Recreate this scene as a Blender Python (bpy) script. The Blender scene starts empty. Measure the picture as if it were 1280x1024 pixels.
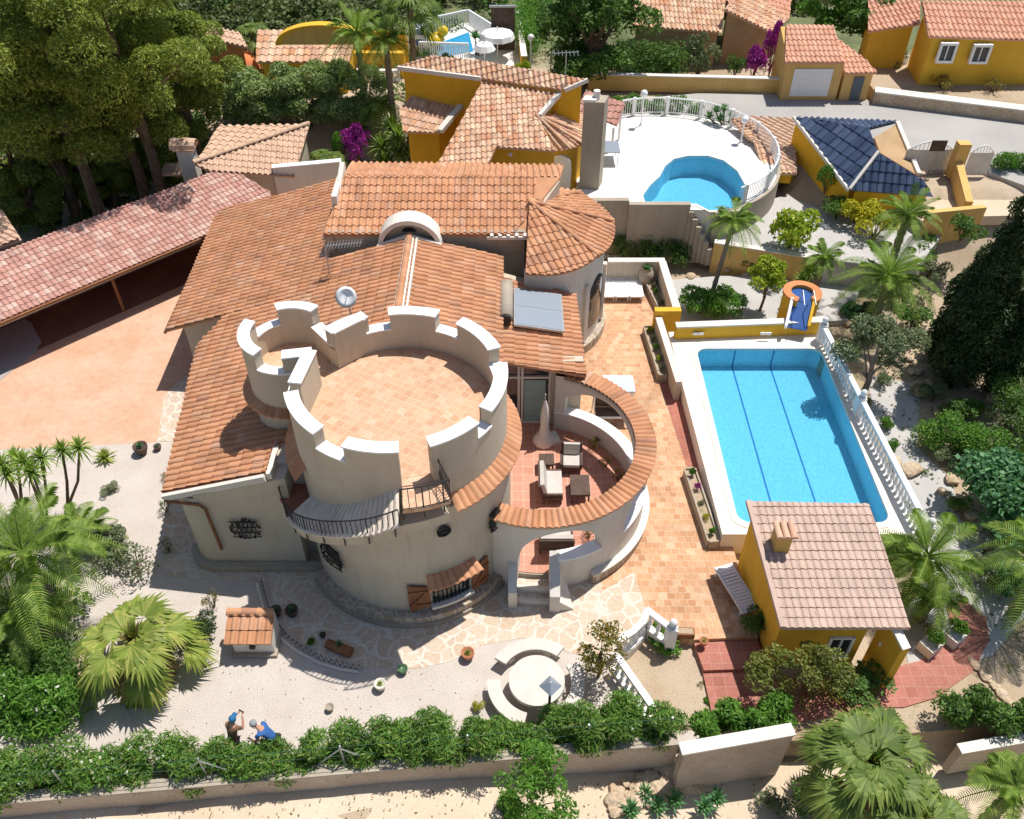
import bpy, bmesh, math, random
import numpy as np
from mathutils import Vector, Matrix, geometry
R=math.radians; PI=math.pi
sc=bpy.context.scene
# ---------------------------------------------------------------- camera
FPX=1094.; PITCH=R(43); CH=24.
cd=bpy.data.cameras.new('camera'); cam=bpy.data.objects.new('camera',cd); sc.collection.objects.link(cam)
cam.location=(0,0,CH); cam.rotation_euler=(PI/2-PITCH,0,0)
cd.sensor_fit='HORIZONTAL'; cd.sensor_width=36; cd.lens=36*FPX/1280; cd.clip_end=2000; cd.clip_start=.5
sc.camera=cam
# ---------------------------------------------------------------- world, sun, exposure
SAZ=R(42); SEL=R(67.5)         # azimuth from +X towards +Y, elevation
w=bpy.data.worlds.new('World'); sc.world=w; w.use_nodes=True
nt=w.node_tree; bg=nt.nodes['Background']
sky=nt.nodes.new('ShaderNodeTexSky'); sky.sky_type='NISHITA'; sky.sun_disc=False
sky.sun_elevation=SEL; sky.sun_rotation=PI/2-SAZ
nt.links.new(sky.outputs[0],bg.inputs[0]); bg.inputs[1].default_value=.088
sl=bpy.data.lights.new('sun','SUN'); sl.energy=4.6; sl.angle=R(.53); sl.color=(1,.96,.9)
so=bpy.data.objects.new('sun',sl); sc.collection.objects.link(so)
so.rotation_euler=Vector((math.cos(SAZ)*math.cos(SEL),math.sin(SAZ)*math.cos(SEL),math.sin(SEL))).to_track_quat('Z','Y').to_euler()
so.location=(0,0,60)
sc.view_settings.view_transform='Standard'; sc.view_settings.look='None'; sc.view_settings.exposure=.16
sc.render.engine='CYCLES'
try: sc.cycles.transparent_max_bounces=12; sc.cycles.max_bounces=6
except Exception: pass
# ---------------------------------------------------------------- measuring helpers
_c,_s=math.cos(PITCH),math.sin(PITCH)
def ray(u,v):
    x=(u-640)/FPX; y=(v-512)/FPX
    return Vector((x,_c-_s*y,-_s-_c*y))
def P(u,v,z=0.):
    d=ray(u,v); t=(z-CH)/d.z; return Vector((d.x*t,d.y*t,z))
def PY(u,v,Y):
    d=ray(u,v); t=Y/d.y; return Vector((d.x*t,Y,CH+d.z*t))
def PL(u,v,a,b,c):
    d=ray(u,v); t=(a-CH)/(d.z-b*d.x-c*d.y); return Vector((d.x*t,d.y*t,CH+d.z*t))
def Q(p):
    zc=p[1]*_c-(p[2]-CH)*_s; yc=-p[1]*_s-(p[2]-CH)*_c
    return 640+FPX*p[0]/zc,512+FPX*yc/zc
def hgt(p,vtop):
    z=p[2]
    for i in range(400):
        if Q((p[0],p[1],z))[1]<=vtop: break
        z+=.05
    return z-p[2]
def poly(l,z): return [P(u,v,z) for u,v in l]
# ---------------------------------------------------------------- tags
def tag(o,label=None,cat=None,group=None,kind=None):
    if label: o['label']=label
    if cat: o['category']=cat
    if group: o['group']=group
    if kind: o['kind']=kind
    return o
def empty(name,loc,label,cat,group=None,rz=0):
    o=bpy.data.objects.new(name,None); sc.collection.objects.link(o); o.location=loc; o.rotation_euler=(0,0,rz)
    o.empty_display_size=.2
    return tag(o,label,cat,group)
def link(name,me,mat=None,parent=None,smooth=False,loc=None):
    o=bpy.data.objects.new(name,me); sc.collection.objects.link(o)
    if mat and not me.materials: me.materials.append(mat)
    if parent:
        o.parent=parent
        if loc is None: o.matrix_parent_inverse=Matrix.LocRotScale(parent.location,parent.rotation_euler,parent.scale).inverted()
    if loc is not None: o.location=loc
    if smooth: me.shade_smooth()
    return o
def copy_tree(o,loc,rz=0,scale=1,label=None,group=None):
    c=o.copy(); sc.collection.objects.link(c); c.location=loc; c.rotation_euler=(0,0,rz)
    c.scale=(scale,)*3 if not isinstance(scale,tuple) else scale
    if label: c['label']=label
    if group: c['group']=group
    for ch in list(o.children):
        d=ch.copy(); sc.collection.objects.link(d); d.parent=c
        for g in list(ch.children):
            e=g.copy(); sc.collection.objects.link(e); e.parent=d
    return c
# ---------------------------------------------------------------- mesh builder
class MB:
    def __init__(s): s.v=[]; s.f=[]
    def add(s,vs,fs):
        n=len(s.v); s.v+= [tuple(v) for v in vs]; s.f+=[tuple(i+n for i in f) for f in fs]; return s
    def box(s,c,d,rz=0,M=None):
        x,y,z=d[0]/2,d[1]/2,d[2]/2; m=Matrix.Rotation(rz,3,'Z') if M is None else M; c=Vector(c)
        vs=[c+m@Vector((i*x,j*y,k*z)) for i in(-1,1) for j in(-1,1) for k in(-1,1)]
        return s.add(vs,[(0,1,3,2),(4,6,7,5),(0,4,5,1),(2,3,7,6),(0,2,6,4),(1,5,7,3)])
    def bar(s,a,b,wd,h):      # rectangular bar from a to b
        a,b=Vector(a),Vector(b); d=(b-a); L=d.length
        q=d.to_track_quat('X','Z').to_matrix()
        return s.box((a+b)/2,(L,wd,h),M=q)
    def tube(s,pts,rs,n=8,cap=True):
        pts=[Vector(p) for p in pts]
        if not isinstance(rs,(list,tuple)): rs=[rs]*len(pts)
        vs=[];fs=[]
        for i,p in enumerate(pts):
            d=(pts[min(i+1,len(pts)-1)]-pts[max(i-1,0)]).normalized()
            u=d.cross(Vector((0,0,1)) if abs(d.z)<.95 else Vector((1,0,0))).normalized(); w_=d.cross(u)
            for k in range(n):
                a=2*PI*k/n; vs.append(p+(u*math.cos(a)+w_*math.sin(a))*rs[i])
        for i in range(len(pts)-1):
            for k in range(n):
                fs.append((i*n+k,i*n+(k+1)%n,(i+1)*n+(k+1)%n,(i+1)*n+k))
        if cap: fs.append(tuple(range(n))); fs.append(tuple((len(pts)-1)*n+k for k in range(n)))
        return s.add(vs,fs)
    def lathe(s,c,prof,n=16,ax=None):    # prof list of (r,z)
        c=Vector(c); vs=[];fs=[]
        for r,z in prof:
            for k in range(n):
                a=2*PI*k/n; vs.append(c+Vector((r*math.cos(a),r*math.sin(a),z)))
        for i in range(len(prof)-1):
            for k in range(n): fs.append((i*n+k,i*n+(k+1)%n,(i+1)*n+(k+1)%n,(i+1)*n+k))
        fs.append(tuple(range(n))); fs.append(tuple((len(prof)-1)*n+k for k in range(n)))
        return s.add(vs,fs)
    def prism(s,pts,z0,z1=None):   # pts 3D (or 2D) polygon; extruded from own z (or z1) down to z0
        n=len(pts); top=[Vector((p[0],p[1],p[2] if z1 is None else z1)) for p in pts]
        bot=[Vector((p[0],p[1],z0)) for p in pts]
        tri=geometry.tessellate_polygon([top])
        a=sum(top[i].x*top[(i+1)%n].y-top[(i+1)%n].x*top[i].y for i in range(n))
        fs=[tuple(t) for t in tri]+[tuple(i+n for i in reversed(t)) for t in tri]
        fs+=[(i,(i+1)%n,(i+1)%n+n,i+n) if a<0 else ((i+1)%n,i,i+n,(i+1)%n+n) for i in range(n)]
        return s.add(top+bot,fs)
    def holed(s,outer,hole,z0,z1):
        o=[Vector((p[0],p[1],z1)) for p in outer]; h=[Vector((p[0],p[1],z1)) for p in hole]
        tri=geometry.tessellate_polygon([o,h]); al=o+h; n=len(o); m=len(h)
        bt=[Vector((p.x,p.y,z0)) for p in al]; N=n+m
        fs=[tuple(t) for t in tri]+[(i,(i+1)%n,(i+1)%n+N,i+N) for i in range(n)]+[(n+i,n+(i+1)%m,n+(i+1)%m+N,n+i+N) for i in range(m)]
        return s.add(al+bt,fs)
    def ring(s,c,r0,r1,a0,a1,lo,hi,step=3):   # curved wall, lo/hi numbers or functions of angle (deg)
        n=max(2,int(abs(a1-a0)/step)+1); vs=[];fs=[]
        L=lo if callable(lo) else (lambda a:lo); Hh=hi if callable(hi) else (lambda a:hi)
        for i in range(n+1):
            a=a0+(a1-a0)*i/n; ca,sa=math.cos(R(a)),math.sin(R(a)); l=L(a); h=max(Hh(a),l+.001)
            vs+=[(c[0]+r0*ca,c[1]+r0*sa,l),(c[0]+r1*ca,c[1]+r1*sa,l),(c[0]+r1*ca,c[1]+r1*sa,h),(c[0]+r0*ca,c[1]+r0*sa,h)]
        for i in range(n):
            b=4*i
            for k in range(4): fs.append((b+k,b+(k+1)%4,b+4+(k+1)%4,b+4+k))
        if abs(a1-a0)<359.9: fs+=[(0,1,2,3),(4*n,4*n+3,4*n+2,4*n+1)]
        return s.add(vs,fs)
    def sphere(s,c,r,n=10,m=6,sq=1):
        prof=[(max(.001,r*math.sin(PI*i/m)),-r*sq*math.cos(PI*i/m)) for i in range(m+1)]
        return s.lathe(c,prof,n)
    def mesh(s,name):
        me=bpy.data.meshes.new(name); me.from_pydata(s.v,[],s.f); me.validate()
        if getattr(s,'raw',0): return me
        bm=bmesh.new(); bm.from_mesh(me); bmesh.ops.recalc_face_normals(bm,faces=bm.faces); bm.to_mesh(me); bm.free()
        return me
    def build(s,name,mat,parent=None,smooth=False,loc=None):
        return link(name,s.mesh(name),mat,parent,smooth,loc)
def struct(name,mb,mat): return tag(mb.build(name,mat),kind='structure')
# ---------------------------------------------------------------- materials
MT={}
def nodes(name):
    m=bpy.data.materials.new(name); m.use_nodes=True; n=m.node_tree; b=n.nodes['Principled BSDF']; MT[name]=m
    return m,n,b
def N(nt,t,**k):
    x=nt.nodes.new('ShaderNode'+t)
    for a,b in k.items():
        if a in x.inputs.keys() if hasattr(x.inputs,'keys') else False: x.inputs[a].default_value=b
        else: setattr(x,a,b)
    return x
def ramp(nt,stops):
    r=nt.nodes.new('ShaderNodeValToRGB'); e=r.color_ramp.elements
    while len(e)>1: e.remove(e[-1])
    e[0].position=stops[0][0]; e[0].color=(*stops[0][1],1)
    for p,c in stops[1:]:
        q=e.new(p); q.color=(*c,1)
    return r
def noise_fac(nt,scale,detail=4,rough=.6,vec=None):
    if vec is None:
        g=nt.nodes.new('ShaderNodeNewGeometry'); vec=g.outputs['Position']
    n=nt.nodes.new('ShaderNodeTexNoise'); n.inputs['Scale'].default_value=scale; n.inputs['Detail'].default_value=detail; n.inputs['Roughness'].default_value=rough
    nt.links.new(vec,n.inputs['Vector']); return n.outputs['Fac']
def mixc(nt,f,a,b,mode='MIX'):
    m=nt.nodes.new('ShaderNodeMix'); m.data_type='RGBA'; m.blend_type=mode
    for sck,val in ((m.inputs[0],f),(m.inputs[6],a),(m.inputs[7],b)):
        if hasattr(val,'links') or isinstance(val,bpy.types.NodeSocket): nt.links.new(val,sck)
        elif isinstance(val,(int,float)): sck.default_value=val
        else: sck.default_value=(*val,1)
    return m.outputs[2]
def bump(nt,b,fac,st=.3,dist=.02):
    n=nt.nodes.new('ShaderNodeBump'); n.inputs['Strength'].default_value=st; n.inputs['Distance'].default_value=dist
    nt.links.new(fac,n.inputs['Height']); nt.links.new(n.outputs[0],b.inputs['Normal'])
def mat_noise(name,c0,c1,s1=.6,s2=30,spread=.25,rough=.85,bst=.25,bd=.02,c2=None,spec=.3):
    m,n,b=nodes(name)
    f1=noise_fac(n,s1,5); r=ramp(n,[(.35,c0),(.65,c1)]); n.links.new(f1,r.inputs[0])
    f2=noise_fac(n,s2,3,.7); r2=ramp(n,[(.3,(1-spread,)*3),(.7,(1+spread*.4,)*3)]); n.links.new(f2,r2.inputs[0])
    col=mixc(n,1.,r.outputs[0],r2.outputs[0],'MULTIPLY')
    if 'stucco' in name:
        g=n.nodes.new('ShaderNodeNewGeometry'); mp=n.nodes.new('ShaderNodeMapping'); mp.inputs['Scale'].default_value=(2.2,2.2,.22); n.links.new(g.outputs['Position'],mp.inputs[0])
        f5=noise_fac(n,1.6,6,.65,mp.outputs[0]); r5=ramp(n,[(.32,(.925,.91,.89)),(.5,(1,1,1)),(.8,(1.02,1.02,1.02))]); n.links.new(f5,r5.inputs[0]); col=mixc(n,1.,col,r5.outputs[0],'MULTIPLY')
    if c2:
        f3=noise_fac(n,s1*4,6,.7); r3=ramp(n,[(.56,(0,0,0)),(.7,(1,1,1))]); n.links.new(f3,r3.inputs[0]); 
        col=mixc(n,r3.outputs[0],col,c2)
    n.links.new(col,b.inputs['Base Color']); b.inputs['Roughness'].default_value=rough; b.inputs['Specular IOR Level'].default_value=spec
    if bst: bump(n,b,f2,bst,bd)
    return m
def mat_plain(name,c,rough=.6,metal=0,spec=.4,var=.08):
    m,n,b=nodes(name); f=noise_fac(n,3,4)
    r=ramp(n,[(.3,tuple(x*(1-var*1.5) for x in c)),(.7,tuple(min(1,x*(1+var)) for x in c))]); n.links.new(f,r.inputs[0])
    n.links.new(r.outputs[0],b.inputs['Base Color']); b.inputs['Roughness'].default_value=rough; b.inputs['Metallic'].default_value=metal; b.inputs['Specular IOR Level'].default_value=spec
    return m
def mat_island(name,stops,rough=.8,nz=1.2,dirt=.25,spec=.25,tiny=40):
    m,n,b=nodes(name); g=n.nodes.new('ShaderNodeNewGeometry')
    r=ramp(n,stops); n.links.new(g.outputs['Random Per Island'],r.inputs[0])
    f=noise_fac(n,nz,5); r2=ramp(n,[(.3,(1-dirt,)*3),(.65,(1.05,)*3)]); n.links.new(f,r2.inputs[0])
    f3=noise_fac(n,tiny,3); r3=ramp(n,[(.3,(.88,)*3),(.7,(1.06,)*3)]); n.links.new(f3,r3.inputs[0])
    col=mixc(n,1.,r.outputs[0],r2.outputs[0],'MULTIPLY'); col=mixc(n,1.,col,r3.outputs[0],'MULTIPLY')
    n.links.new(col,b.inputs['Base Color']); b.inputs['Roughness'].default_value=rough; b.inputs['Specular IOR Level'].default_value=spec
    return m
def mat_leaf(name,stops,trans=.3,nz=1.5,rough=.55):
    m,n,b=nodes(name); g=n.nodes.new('ShaderNodeNewGeometry')
    r=ramp(n,stops); n.links.new(g.outputs['Random Per Island'],r.inputs[0])
    f=noise_fac(n,nz,3); r2=ramp(n,[(.3,(.7,.72,.7)),(.7,(1.2,1.15,1.05))]); n.links.new(f,r2.inputs[0])
    col=mixc(n,1.,r.outputs[0],r2.outputs[0],'MULTIPLY')
    n.links.new(col,b.inputs['Base Color']); b.inputs['Roughness'].default_value=rough; b.inputs['Specular IOR Level'].default_value=.3
    t=n.nodes.new('ShaderNodeBsdfTranslucent'); n.links.new(mixc(n,1.,col,(1.1,1.25,.6),'MULTIPLY'),t.inputs[0])
    mx=n.nodes.new('ShaderNodeMixShader'); mx.inputs[0].default_value=trans
    out=n.nodes['Material Output']; n.links.new(b.outputs[0],mx.inputs[1]); n.links.new(t.outputs[0],mx.inputs[2]); n.links.new(mx.outputs[0],out.inputs[0])
    return m
def mat_brick(name,cols,grout,w_,h_,rot=0,mortar=.02,offset=.0,rough=.7,s1=.5,blotch=.25,bst=.2):
    m,n,b=nodes(name); g=n.nodes.new('ShaderNodeNewGeometry'); mp=n.nodes.new('ShaderNodeMapping'); mp.inputs['Rotation'].default_value=(0,0,rot)
    n.links.new(g.outputs['Position'],mp.inputs[0])
    br=n.nodes.new('ShaderNodeTexBrick'); br.offset=offset; br.inputs['Scale'].default_value=1; br.inputs['Brick Width'].default_value=w_; br.inputs['Row Height'].default_value=h_
    br.inputs['Mortar Size'].default_value=mortar; br.inputs['Color1'].default_value=(0,0,0,1); br.inputs['Color2'].default_value=(1,1,1,1); br.inputs['Mortar'].default_value=(.5,.5,.5,1); br.inputs['Mortar Smooth'].default_value=.3
    n.links.new(mp.outputs[0],br.inputs['Vector'])
    k=len(cols); r=ramp(n,[(i/(k-1),c) for i,c in enumerate(cols)]); n.links.new(br.outputs['Color'],r.inputs[0])
    f=noise_fac(n,s1,5); r2=ramp(n,[(.3,(1-blotch,)*3),(.7,(1.08,)*3)]); n.links.new(f,r2.inputs[0])
    f3=noise_fac(n,14,4); r3=ramp(n,[(.3,(.82,)*3),(.7,(1.1,)*3)]); n.links.new(f3,r3.inputs[0])
    col=mixc(n,br.outputs['Fac'],r.outputs[0],grout); col=mixc(n,1.,col,r2.outputs[0],'MULTIPLY'); col=mixc(n,1.,col,r3.outputs[0],'MULTIPLY')
    n.links.new(col,b.inputs['Base Color']); b.inputs['Roughness'].default_value=rough; b.inputs['Specular IOR Level'].default_value=.3
    if bst: bump(n,b,f3,bst,.01)
    return m
stucco=mat_noise('stucco',(.54,.47,.37),(.62,.545,.435),.4,25,.12,bst=.35,bd=.02,spec=.15)
stucco_w=mat_noise('white_stucco',(.70,.655,.58),(.78,.73,.66),.6,22,.10,bst=.3,bd=.015,spec=.15)
stucco_g=mat_noise('grey_stucco',(.36,.31,.24),(.46,.40,.32),.35,14,.15,bst=.3,spec=.15,c2=(.40,.35,.27))
yellow=mat_noise('yellow_stucco',(.74,.43,.045),(.82,.50,.06),.6,20,.12,bst=.25,spec=.15)
yellow_o=mat_noise('ochre_stucco',(.72,.40,.03),(.82,.46,.035),.6,20,.12,bst=.25,spec=.15)
mustard=mat_noise('mustard_stucco',(.68,.44,.15),(.76,.50,.19),.6,20,.12,bst=.25,spec=.15)
brownst=mat_noise('tan_stucco',(.42,.28,.15),(.50,.34,.19),.6,20,.12,bst=.25,spec=.15)
orangest=mat_noise('orange_stucco',(.68,.24,.10),(.74,.28,.12),.6,20,.12,bst=.25,spec=.15)
white=mat_plain('white_paint',(.84,.84,.83),.5,var=.04)
plasticw=mat_plain('white_plastic',(.82,.83,.84),.35,var=.03)
gravel=mat_noise('gravel',(.66,.58,.51),(.74,.66,.59),.9,38,.5,bst=.7,bd=.04,spec=.1,c2=(.62,.53,.45))
gravel_g=mat_noise('grey_gravel',(.52,.50,.48),(.60,.57,.54),.5,45,.4,bst=.5,bd=.03,spec=.1)
sand=mat_noise('sandy_soil',(.66,.52,.37),(.72,.60,.46),.35,40,.30,bst=.4,bd=.03,spec=.1,c2=(.60,.45,.30))
earth=mat_noise('dry_earth',(.42,.31,.20),(.55,.44,.32),.3,20,.3,bst=.5,bd=.05,spec=.1,c2=(.24,.22,.10))
drive=mat_noise('stamped_terracotta_concrete',(.61,.355,.225),(.68,.44,.31),.55,3.5,.14,bst=.15,spec=.2,c2=(.62,.40,.29))
road_m=mat_noise('pale_asphalt',(.38,.36,.34),(.45,.43,.405),.25,30,.15,bst=.2,spec=.15,c2=(.41,.38,.34))
deckw=mat_noise('pale_pool_deck',(.84,.77,.68),(.88,.82,.74),.5,25,.08,bst=.1,spec=.15)
terrw=mat_noise('white_terrace',(.80,.76,.70),(.86,.83,.78),.5,25,.08,bst=.1,spec=.15)
rockm=mat_noise('sandstone',(.55,.40,.26),(.66,.54,.40),1.2,8,.35,bst=.8,bd=.08,spec=.1,c2=(.42,.30,.20))
bark=mat_noise('bark',(.16,.11,.07),(.26,.19,.13),3,25,.4,bst=.8,bd=.05,spec=.1)
barkg=mat_noise('grey_bark',(.24,.20,.16),(.34,.29,.24),3,25,.4,bst=.8,bd=.05,spec=.1)
patio=mat_brick('orange_patio_tiles',[(.52,.26,.125),(.65,.37,.20),(.60,.31,.155),(.72,.47,.29),(.63,.34,.18)],(.64,.46,.32),.26,.26,mortar=.012,blotch=.28,offset=.5)
deckt=mat_brick('terracotta_floor_tiles',[(.56,.32,.19),(.66,.41,.26),(.60,.36,.22),(.70,.47,.32)],(.66,.48,.33),.26,.26,rot=.5,mortar=.012,blotch=.15)
redt=mat_brick('red_floor_tiles',[(.56,.25,.17),(.60,.28,.19),(.62,.30,.21)],(.70,.42,.32),.4,.4,mortar=.014,blotch=.12)
redp=mat_brick('brick_red_paving',[(.38,.13,.09),(.46,.18,.13),(.42,.15,.11)],(.48,.25,.19),.36,.36,mortar=.012,blotch=.2)
redd=mat_brick('dark_red_paving',[(.36,.12,.08),(.44,.16,.11),(.40,.14,.09)],(.46,.22,.16),.24,.12,mortar=.008,blotch=.2)
tile_o=mat_island('orange_roof_tiles',[(0,(.53,.25,.13)),(.3,(.59,.295,.155)),(.55,(.63,.325,.18)),(.75,(.56,.27,.145)),(.9,(.62,.35,.215)),(.97,(.45,.22,.13)),(1,(.66,.42,.29))],dirt=.26)
tile_p=mat_island('pink_roof_tiles',[(0,(.48,.25,.20)),(.35,(.56,.31,.25)),(.6,(.51,.27,.215)),(.75,(.64,.44,.37)),(1,(.57,.35,.29))],dirt=.18)
tile_s=mat_island('salmon_roof_tiles',[(0,(.62,.30,.19)),(.5,(.72,.40,.27)),(1,(.66,.35,.23))],dirt=.12)
tile_t=mat_island('tan_roof_tiles',[(0,(.54,.26,.14)),(.3,(.72,.48,.31)),(.5,(.58,.33,.22)),(.7,(.76,.56,.38)),(.85,(.48,.28,.18)),(1,(.74,.50,.36))],dirt=.1)
tile_b=mat_island('beige_roof_tiles',[(0,(.56,.37,.25)),(.5,(.64,.44,.31)),(1,(.60,.40,.29))],dirt=.12)
tile_h=mat_island('rose_beige_tiles',[(0,(.52,.375,.30)),(.5,(.585,.43,.35)),(1,(.55,.395,.32))],dirt=.14)
tile_n=mat_island('blue_glazed_tiles',[(0,(.035,.055,.105)),(.5,(.06,.09,.16)),(1,(.09,.12,.20))],rough=.35,spec=.5,dirt=.1)
wood=mat_noise('brown_wood',(.25,.10,.045),(.34,.15,.07),2,30,.3,bst=.2,spec=.3)
wick=mat_noise('dark_wicker',(.10,.065,.05),(.15,.10,.08),3,60,.4,bst=.5,spec=.3)
cush=mat_plain('grey_cushion',(.55,.51,.46),.9,var=.05)
iron=mat_plain('black_iron',(.03,.03,.032),.5,.3)
steel=mat_plain('galvanised_steel',(.42,.44,.45),.4,.6)
terrac=mat_plain('terracotta',(.42,.17,.09),.8)
glassd,_n,_b=nodes('dark_glass'); _b.inputs['Base Color'].default_value=(.03,.04,.045,1); _b.inputs['Roughness'].default_value=.06; _b.inputs['Specular IOR Level'].default_value=.6
solar,_n,_b=nodes('solar_glass'); _b.inputs['Base Color'].default_value=(.24,.28,.33,1); _b.inputs['Roughness'].default_value=.45; _b.inputs['Specular IOR Level'].default_value=.8
bluep=mat_plain('blue_tile',(.03,.10,.32),.3,spec=.5)
# crazy paving
def mat_crazy(name,cols,grout,scale=1.5):
    m,n,b=nodes(name); g=n.nodes.new('ShaderNodeNewGeometry')
    nf=n.nodes.new('ShaderNodeTexNoise'); nf.inputs['Scale'].default_value=1.5; n.links.new(g.outputs['Position'],nf.inputs['Vector'])
    vm=n.nodes.new('ShaderNodeVectorMath'); vm.operation='MULTIPLY_ADD'; vm.inputs[1].default_value=(.35,.35,0); n.links.new(nf.outputs['Color'],vm.inputs[0]); n.links.new(g.outputs['Position'],vm.inputs[2])
    fl=n.nodes.new('ShaderNodeVectorMath'); fl.operation='MULTIPLY'; fl.inputs[1].default_value=(1,1,0); n.links.new(vm.outputs[0],fl.inputs[0])
    v1=n.nodes.new('ShaderNodeTexVoronoi'); v1.feature='DISTANCE_TO_EDGE'; v2=n.nodes.new('ShaderNodeTexVoronoi')
    for v in (v1,v2): v.inputs['Scale'].default_value=scale; n.links.new(fl.outputs[0],v.inputs['Vector'])
    sp=n.nodes.new('ShaderNodeSeparateColor'); n.links.new(v2.outputs['Color'],sp.inputs[0])
    k=len(cols); r=ramp(n,[(i/(k-1),c) for i,c in enumerate(cols)]); n.links.new(sp.outputs[0],r.inputs[0])
    e=ramp(n,[(.045,(1,1,1)),(.07,(0,0,0))]); n.links.new(v1.outputs['Distance'],e.inputs[0])
    f3=noise_fac(n,9,5); r3=ramp(n,[(.3,(.8,)*3),(.7,(1.1,)*3)]); n.links.new(f3,r3.inputs[0])
    col=mixc(n,e.outputs[0],r.outputs[0],grout); col=mixc(n,1.,col,r3.outputs[0],'MULTIPLY')
    n.links.new(col,b.inputs['Base Color']); b.inputs['Roughness'].default_value=.85; bump(n,b,f3,.4,.02)
    return m
crazy=mat_crazy('crazy_paving',[(.56,.42,.30),(.62,.50,.38),(.57,.45,.34),(.65,.54,.42),(.58,.43,.31)],(.66,.60,.51),2.1)
stonep=mat_crazy('stone_plinth',[(.34,.27,.20),(.46,.36,.26),(.40,.33,.27)],(.56,.50,.41),3.5)
# pool mosaic and water
def mat_mosaic(name,c):
    m,n,b=nodes(name); g=n.nodes.new('ShaderNodeNewGeometry')
    v=n.nodes.new('ShaderNodeTexVoronoi'); v.distance='CHEBYCHEV'; v.inputs['Scale'].default_value=20; v.inputs['Randomness'].default_value=.35; n.links.new(g.outputs['Position'],v.inputs['Vector'])
    sp=n.nodes.new('ShaderNodeSeparateColor'); n.links.new(v.outputs['Color'],sp.inputs[0])
    r=ramp(n,[(0,tuple(x*.86 for x in c)),(.5,c),(1,tuple(min(1,x*1.08+.01) for x in c))]); n.links.new(sp.outputs[0],r.inputs[0])
    n.links.new(r.outputs[0],b.inputs['Base Color']); b.inputs['Roughness'].default_value=.6
    return m
mosaic=mat_mosaic('pool_mosaic',(.42,.66,.74))
def mat_water(name,tint):
    m,n,b=nodes(name); n.nodes.remove(b); out=n.nodes['Material Output']
    tr=n.nodes.new('ShaderNodeBsdfTransparent'); tr.inputs[0].default_value=(*tint,1)
    gl=n.nodes.new('ShaderNodeBsdfGlossy'); gl.inputs['Roughness'].default_value=.03
    fr=n.nodes.new('ShaderNodeFresnel'); fr.inputs[0].default_value=1.33
    f=noise_fac(n,5,3); bp=n.nodes.new('ShaderNodeBump'); bp.inputs['Strength'].default_value=.25; bp.inputs['Distance'].default_value=.03
    n.links.new(f,bp.inputs['Height']); n.links.new(bp.outputs[0],gl.inputs['Normal']); n.links.new(bp.outputs[0],fr.inputs['Normal'])
    mx=n.nodes.new('ShaderNodeMixShader'); n.links.new(fr.outputs[0],mx.inputs[0]); n.links.new(tr.outputs[0],mx.inputs[1]); n.links.new(gl.outputs[0],mx.inputs[2]); n.links.new(mx.outputs[0],out.inputs[0])
    return m
waterm=mat_water('pool_water_surface',(.48,.79,.93))
# foliage
L_pine=mat_leaf('pine_needles',[(0,(.14,.205,.035)),(.5,(.24,.31,.05)),(1,(.36,.41,.085))],.25,.8)
L_shrub=mat_leaf('shrub_leaves',[(0, (0.052, 0.117, 0.023)), (0.5, (0.091, 0.195, 0.036)), (1, (0.156, 0.273, 0.058))],.3,2)
L_bright=mat_leaf('bright_leaves',[(0, (0.066, 0.176, 0.022)), (0.5, (0.11, 0.264, 0.033)), (1, (0.187, 0.352, 0.055))],.35,2)
L_lime=mat_leaf('lime_leaves',[(0,(.20,.30,.02)),(.5,(.32,.42,.03)),(1,(.45,.50,.05))],.35,2)
L_clip=mat_leaf('clipped_leaves',[(0,(.19,.28,.09)),(.5,(.28,.38,.13)),(1,(.40,.46,.24))],.3,2)
L_hedge=mat_leaf('oleander_leaves',[(0,(.07,.16,.03)),(.45,(.12,.26,.045)),(.8,(.19,.34,.06)),(.95,(.28,.38,.10)),(1,(.30,.24,.10))],.35,1)
L_olv=mat_leaf('young_olive_leaves',[(0,(.11,.15,.03)),(.5,(.18,.22,.045)),(1,(.28,.27,.08))],.3,2)
L_yell=mat_leaf('yellow_leaves',[(0,(.40,.40,.02)),(.5,(.60,.52,.02)),(1,(.30,.35,.03))],.3,2)
L_dark=mat_leaf('cypress_leaves',[(0,(.025,.05,.018)),(.5,(.045,.08,.025)),(1,(.08,.12,.035))],.15,2)
L_grey=mat_leaf('olive_leaves',[(0, (0.099, 0.143, 0.066)), (0.5, (0.165, 0.209, 0.11)), (1, (0.264, 0.297, 0.176))],.25,2)
L_blue=mat_leaf('glaucous_leaves',[(0, (0.06, 0.168, 0.072)), (0.5, (0.108, 0.264, 0.12)), (1, (0.18, 0.36, 0.168))],.3,2)
L_palm=mat_leaf('palm_leaflets',[(0, (0.133, 0.226, 0.038)), (0.5, (0.208, 0.339, 0.056)), (1, (0.377, 0.471, 0.113))],.3,1)
L_fan=mat_leaf('fan_palm_blades',[(0,(.17,.25,.04)),(.5,(.28,.36,.07)),(1,(.48,.48,.14))],.35,1)
L_fand=mat_leaf('fan_palm_green',[(0,(.10,.17,.03)),(.5,(.17,.25,.05)),(1,(.27,.34,.09))],.35,1)
L_mag=mat_leaf('bougainvillea_bracts',[(0,(.22,.015,.24)),(.5,(.38,.025,.38)),(1,(.52,.06,.50))],.3,2)
L_scrub=mat_leaf('scrub_leaves',[(0,(.07,.10,.03)),(.5,(.11,.15,.045)),(1,(.17,.19,.08))],.25,.3)
L_autumn=mat_leaf('russet_leaves',[(0,(.17,.13,.02)),(.5,(.27,.20,.03)),(1,(.12,.17,.03))],.3,2)
L_white=mat_leaf('white_petals',[(0,(.8,.78,.75)),(1,(.9,.88,.86))],.3,2)
L_red=mat_leaf('red_petals',[(0,(.6,.05,.05)),(1,(.7,.12,.12))],.3,2)
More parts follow.
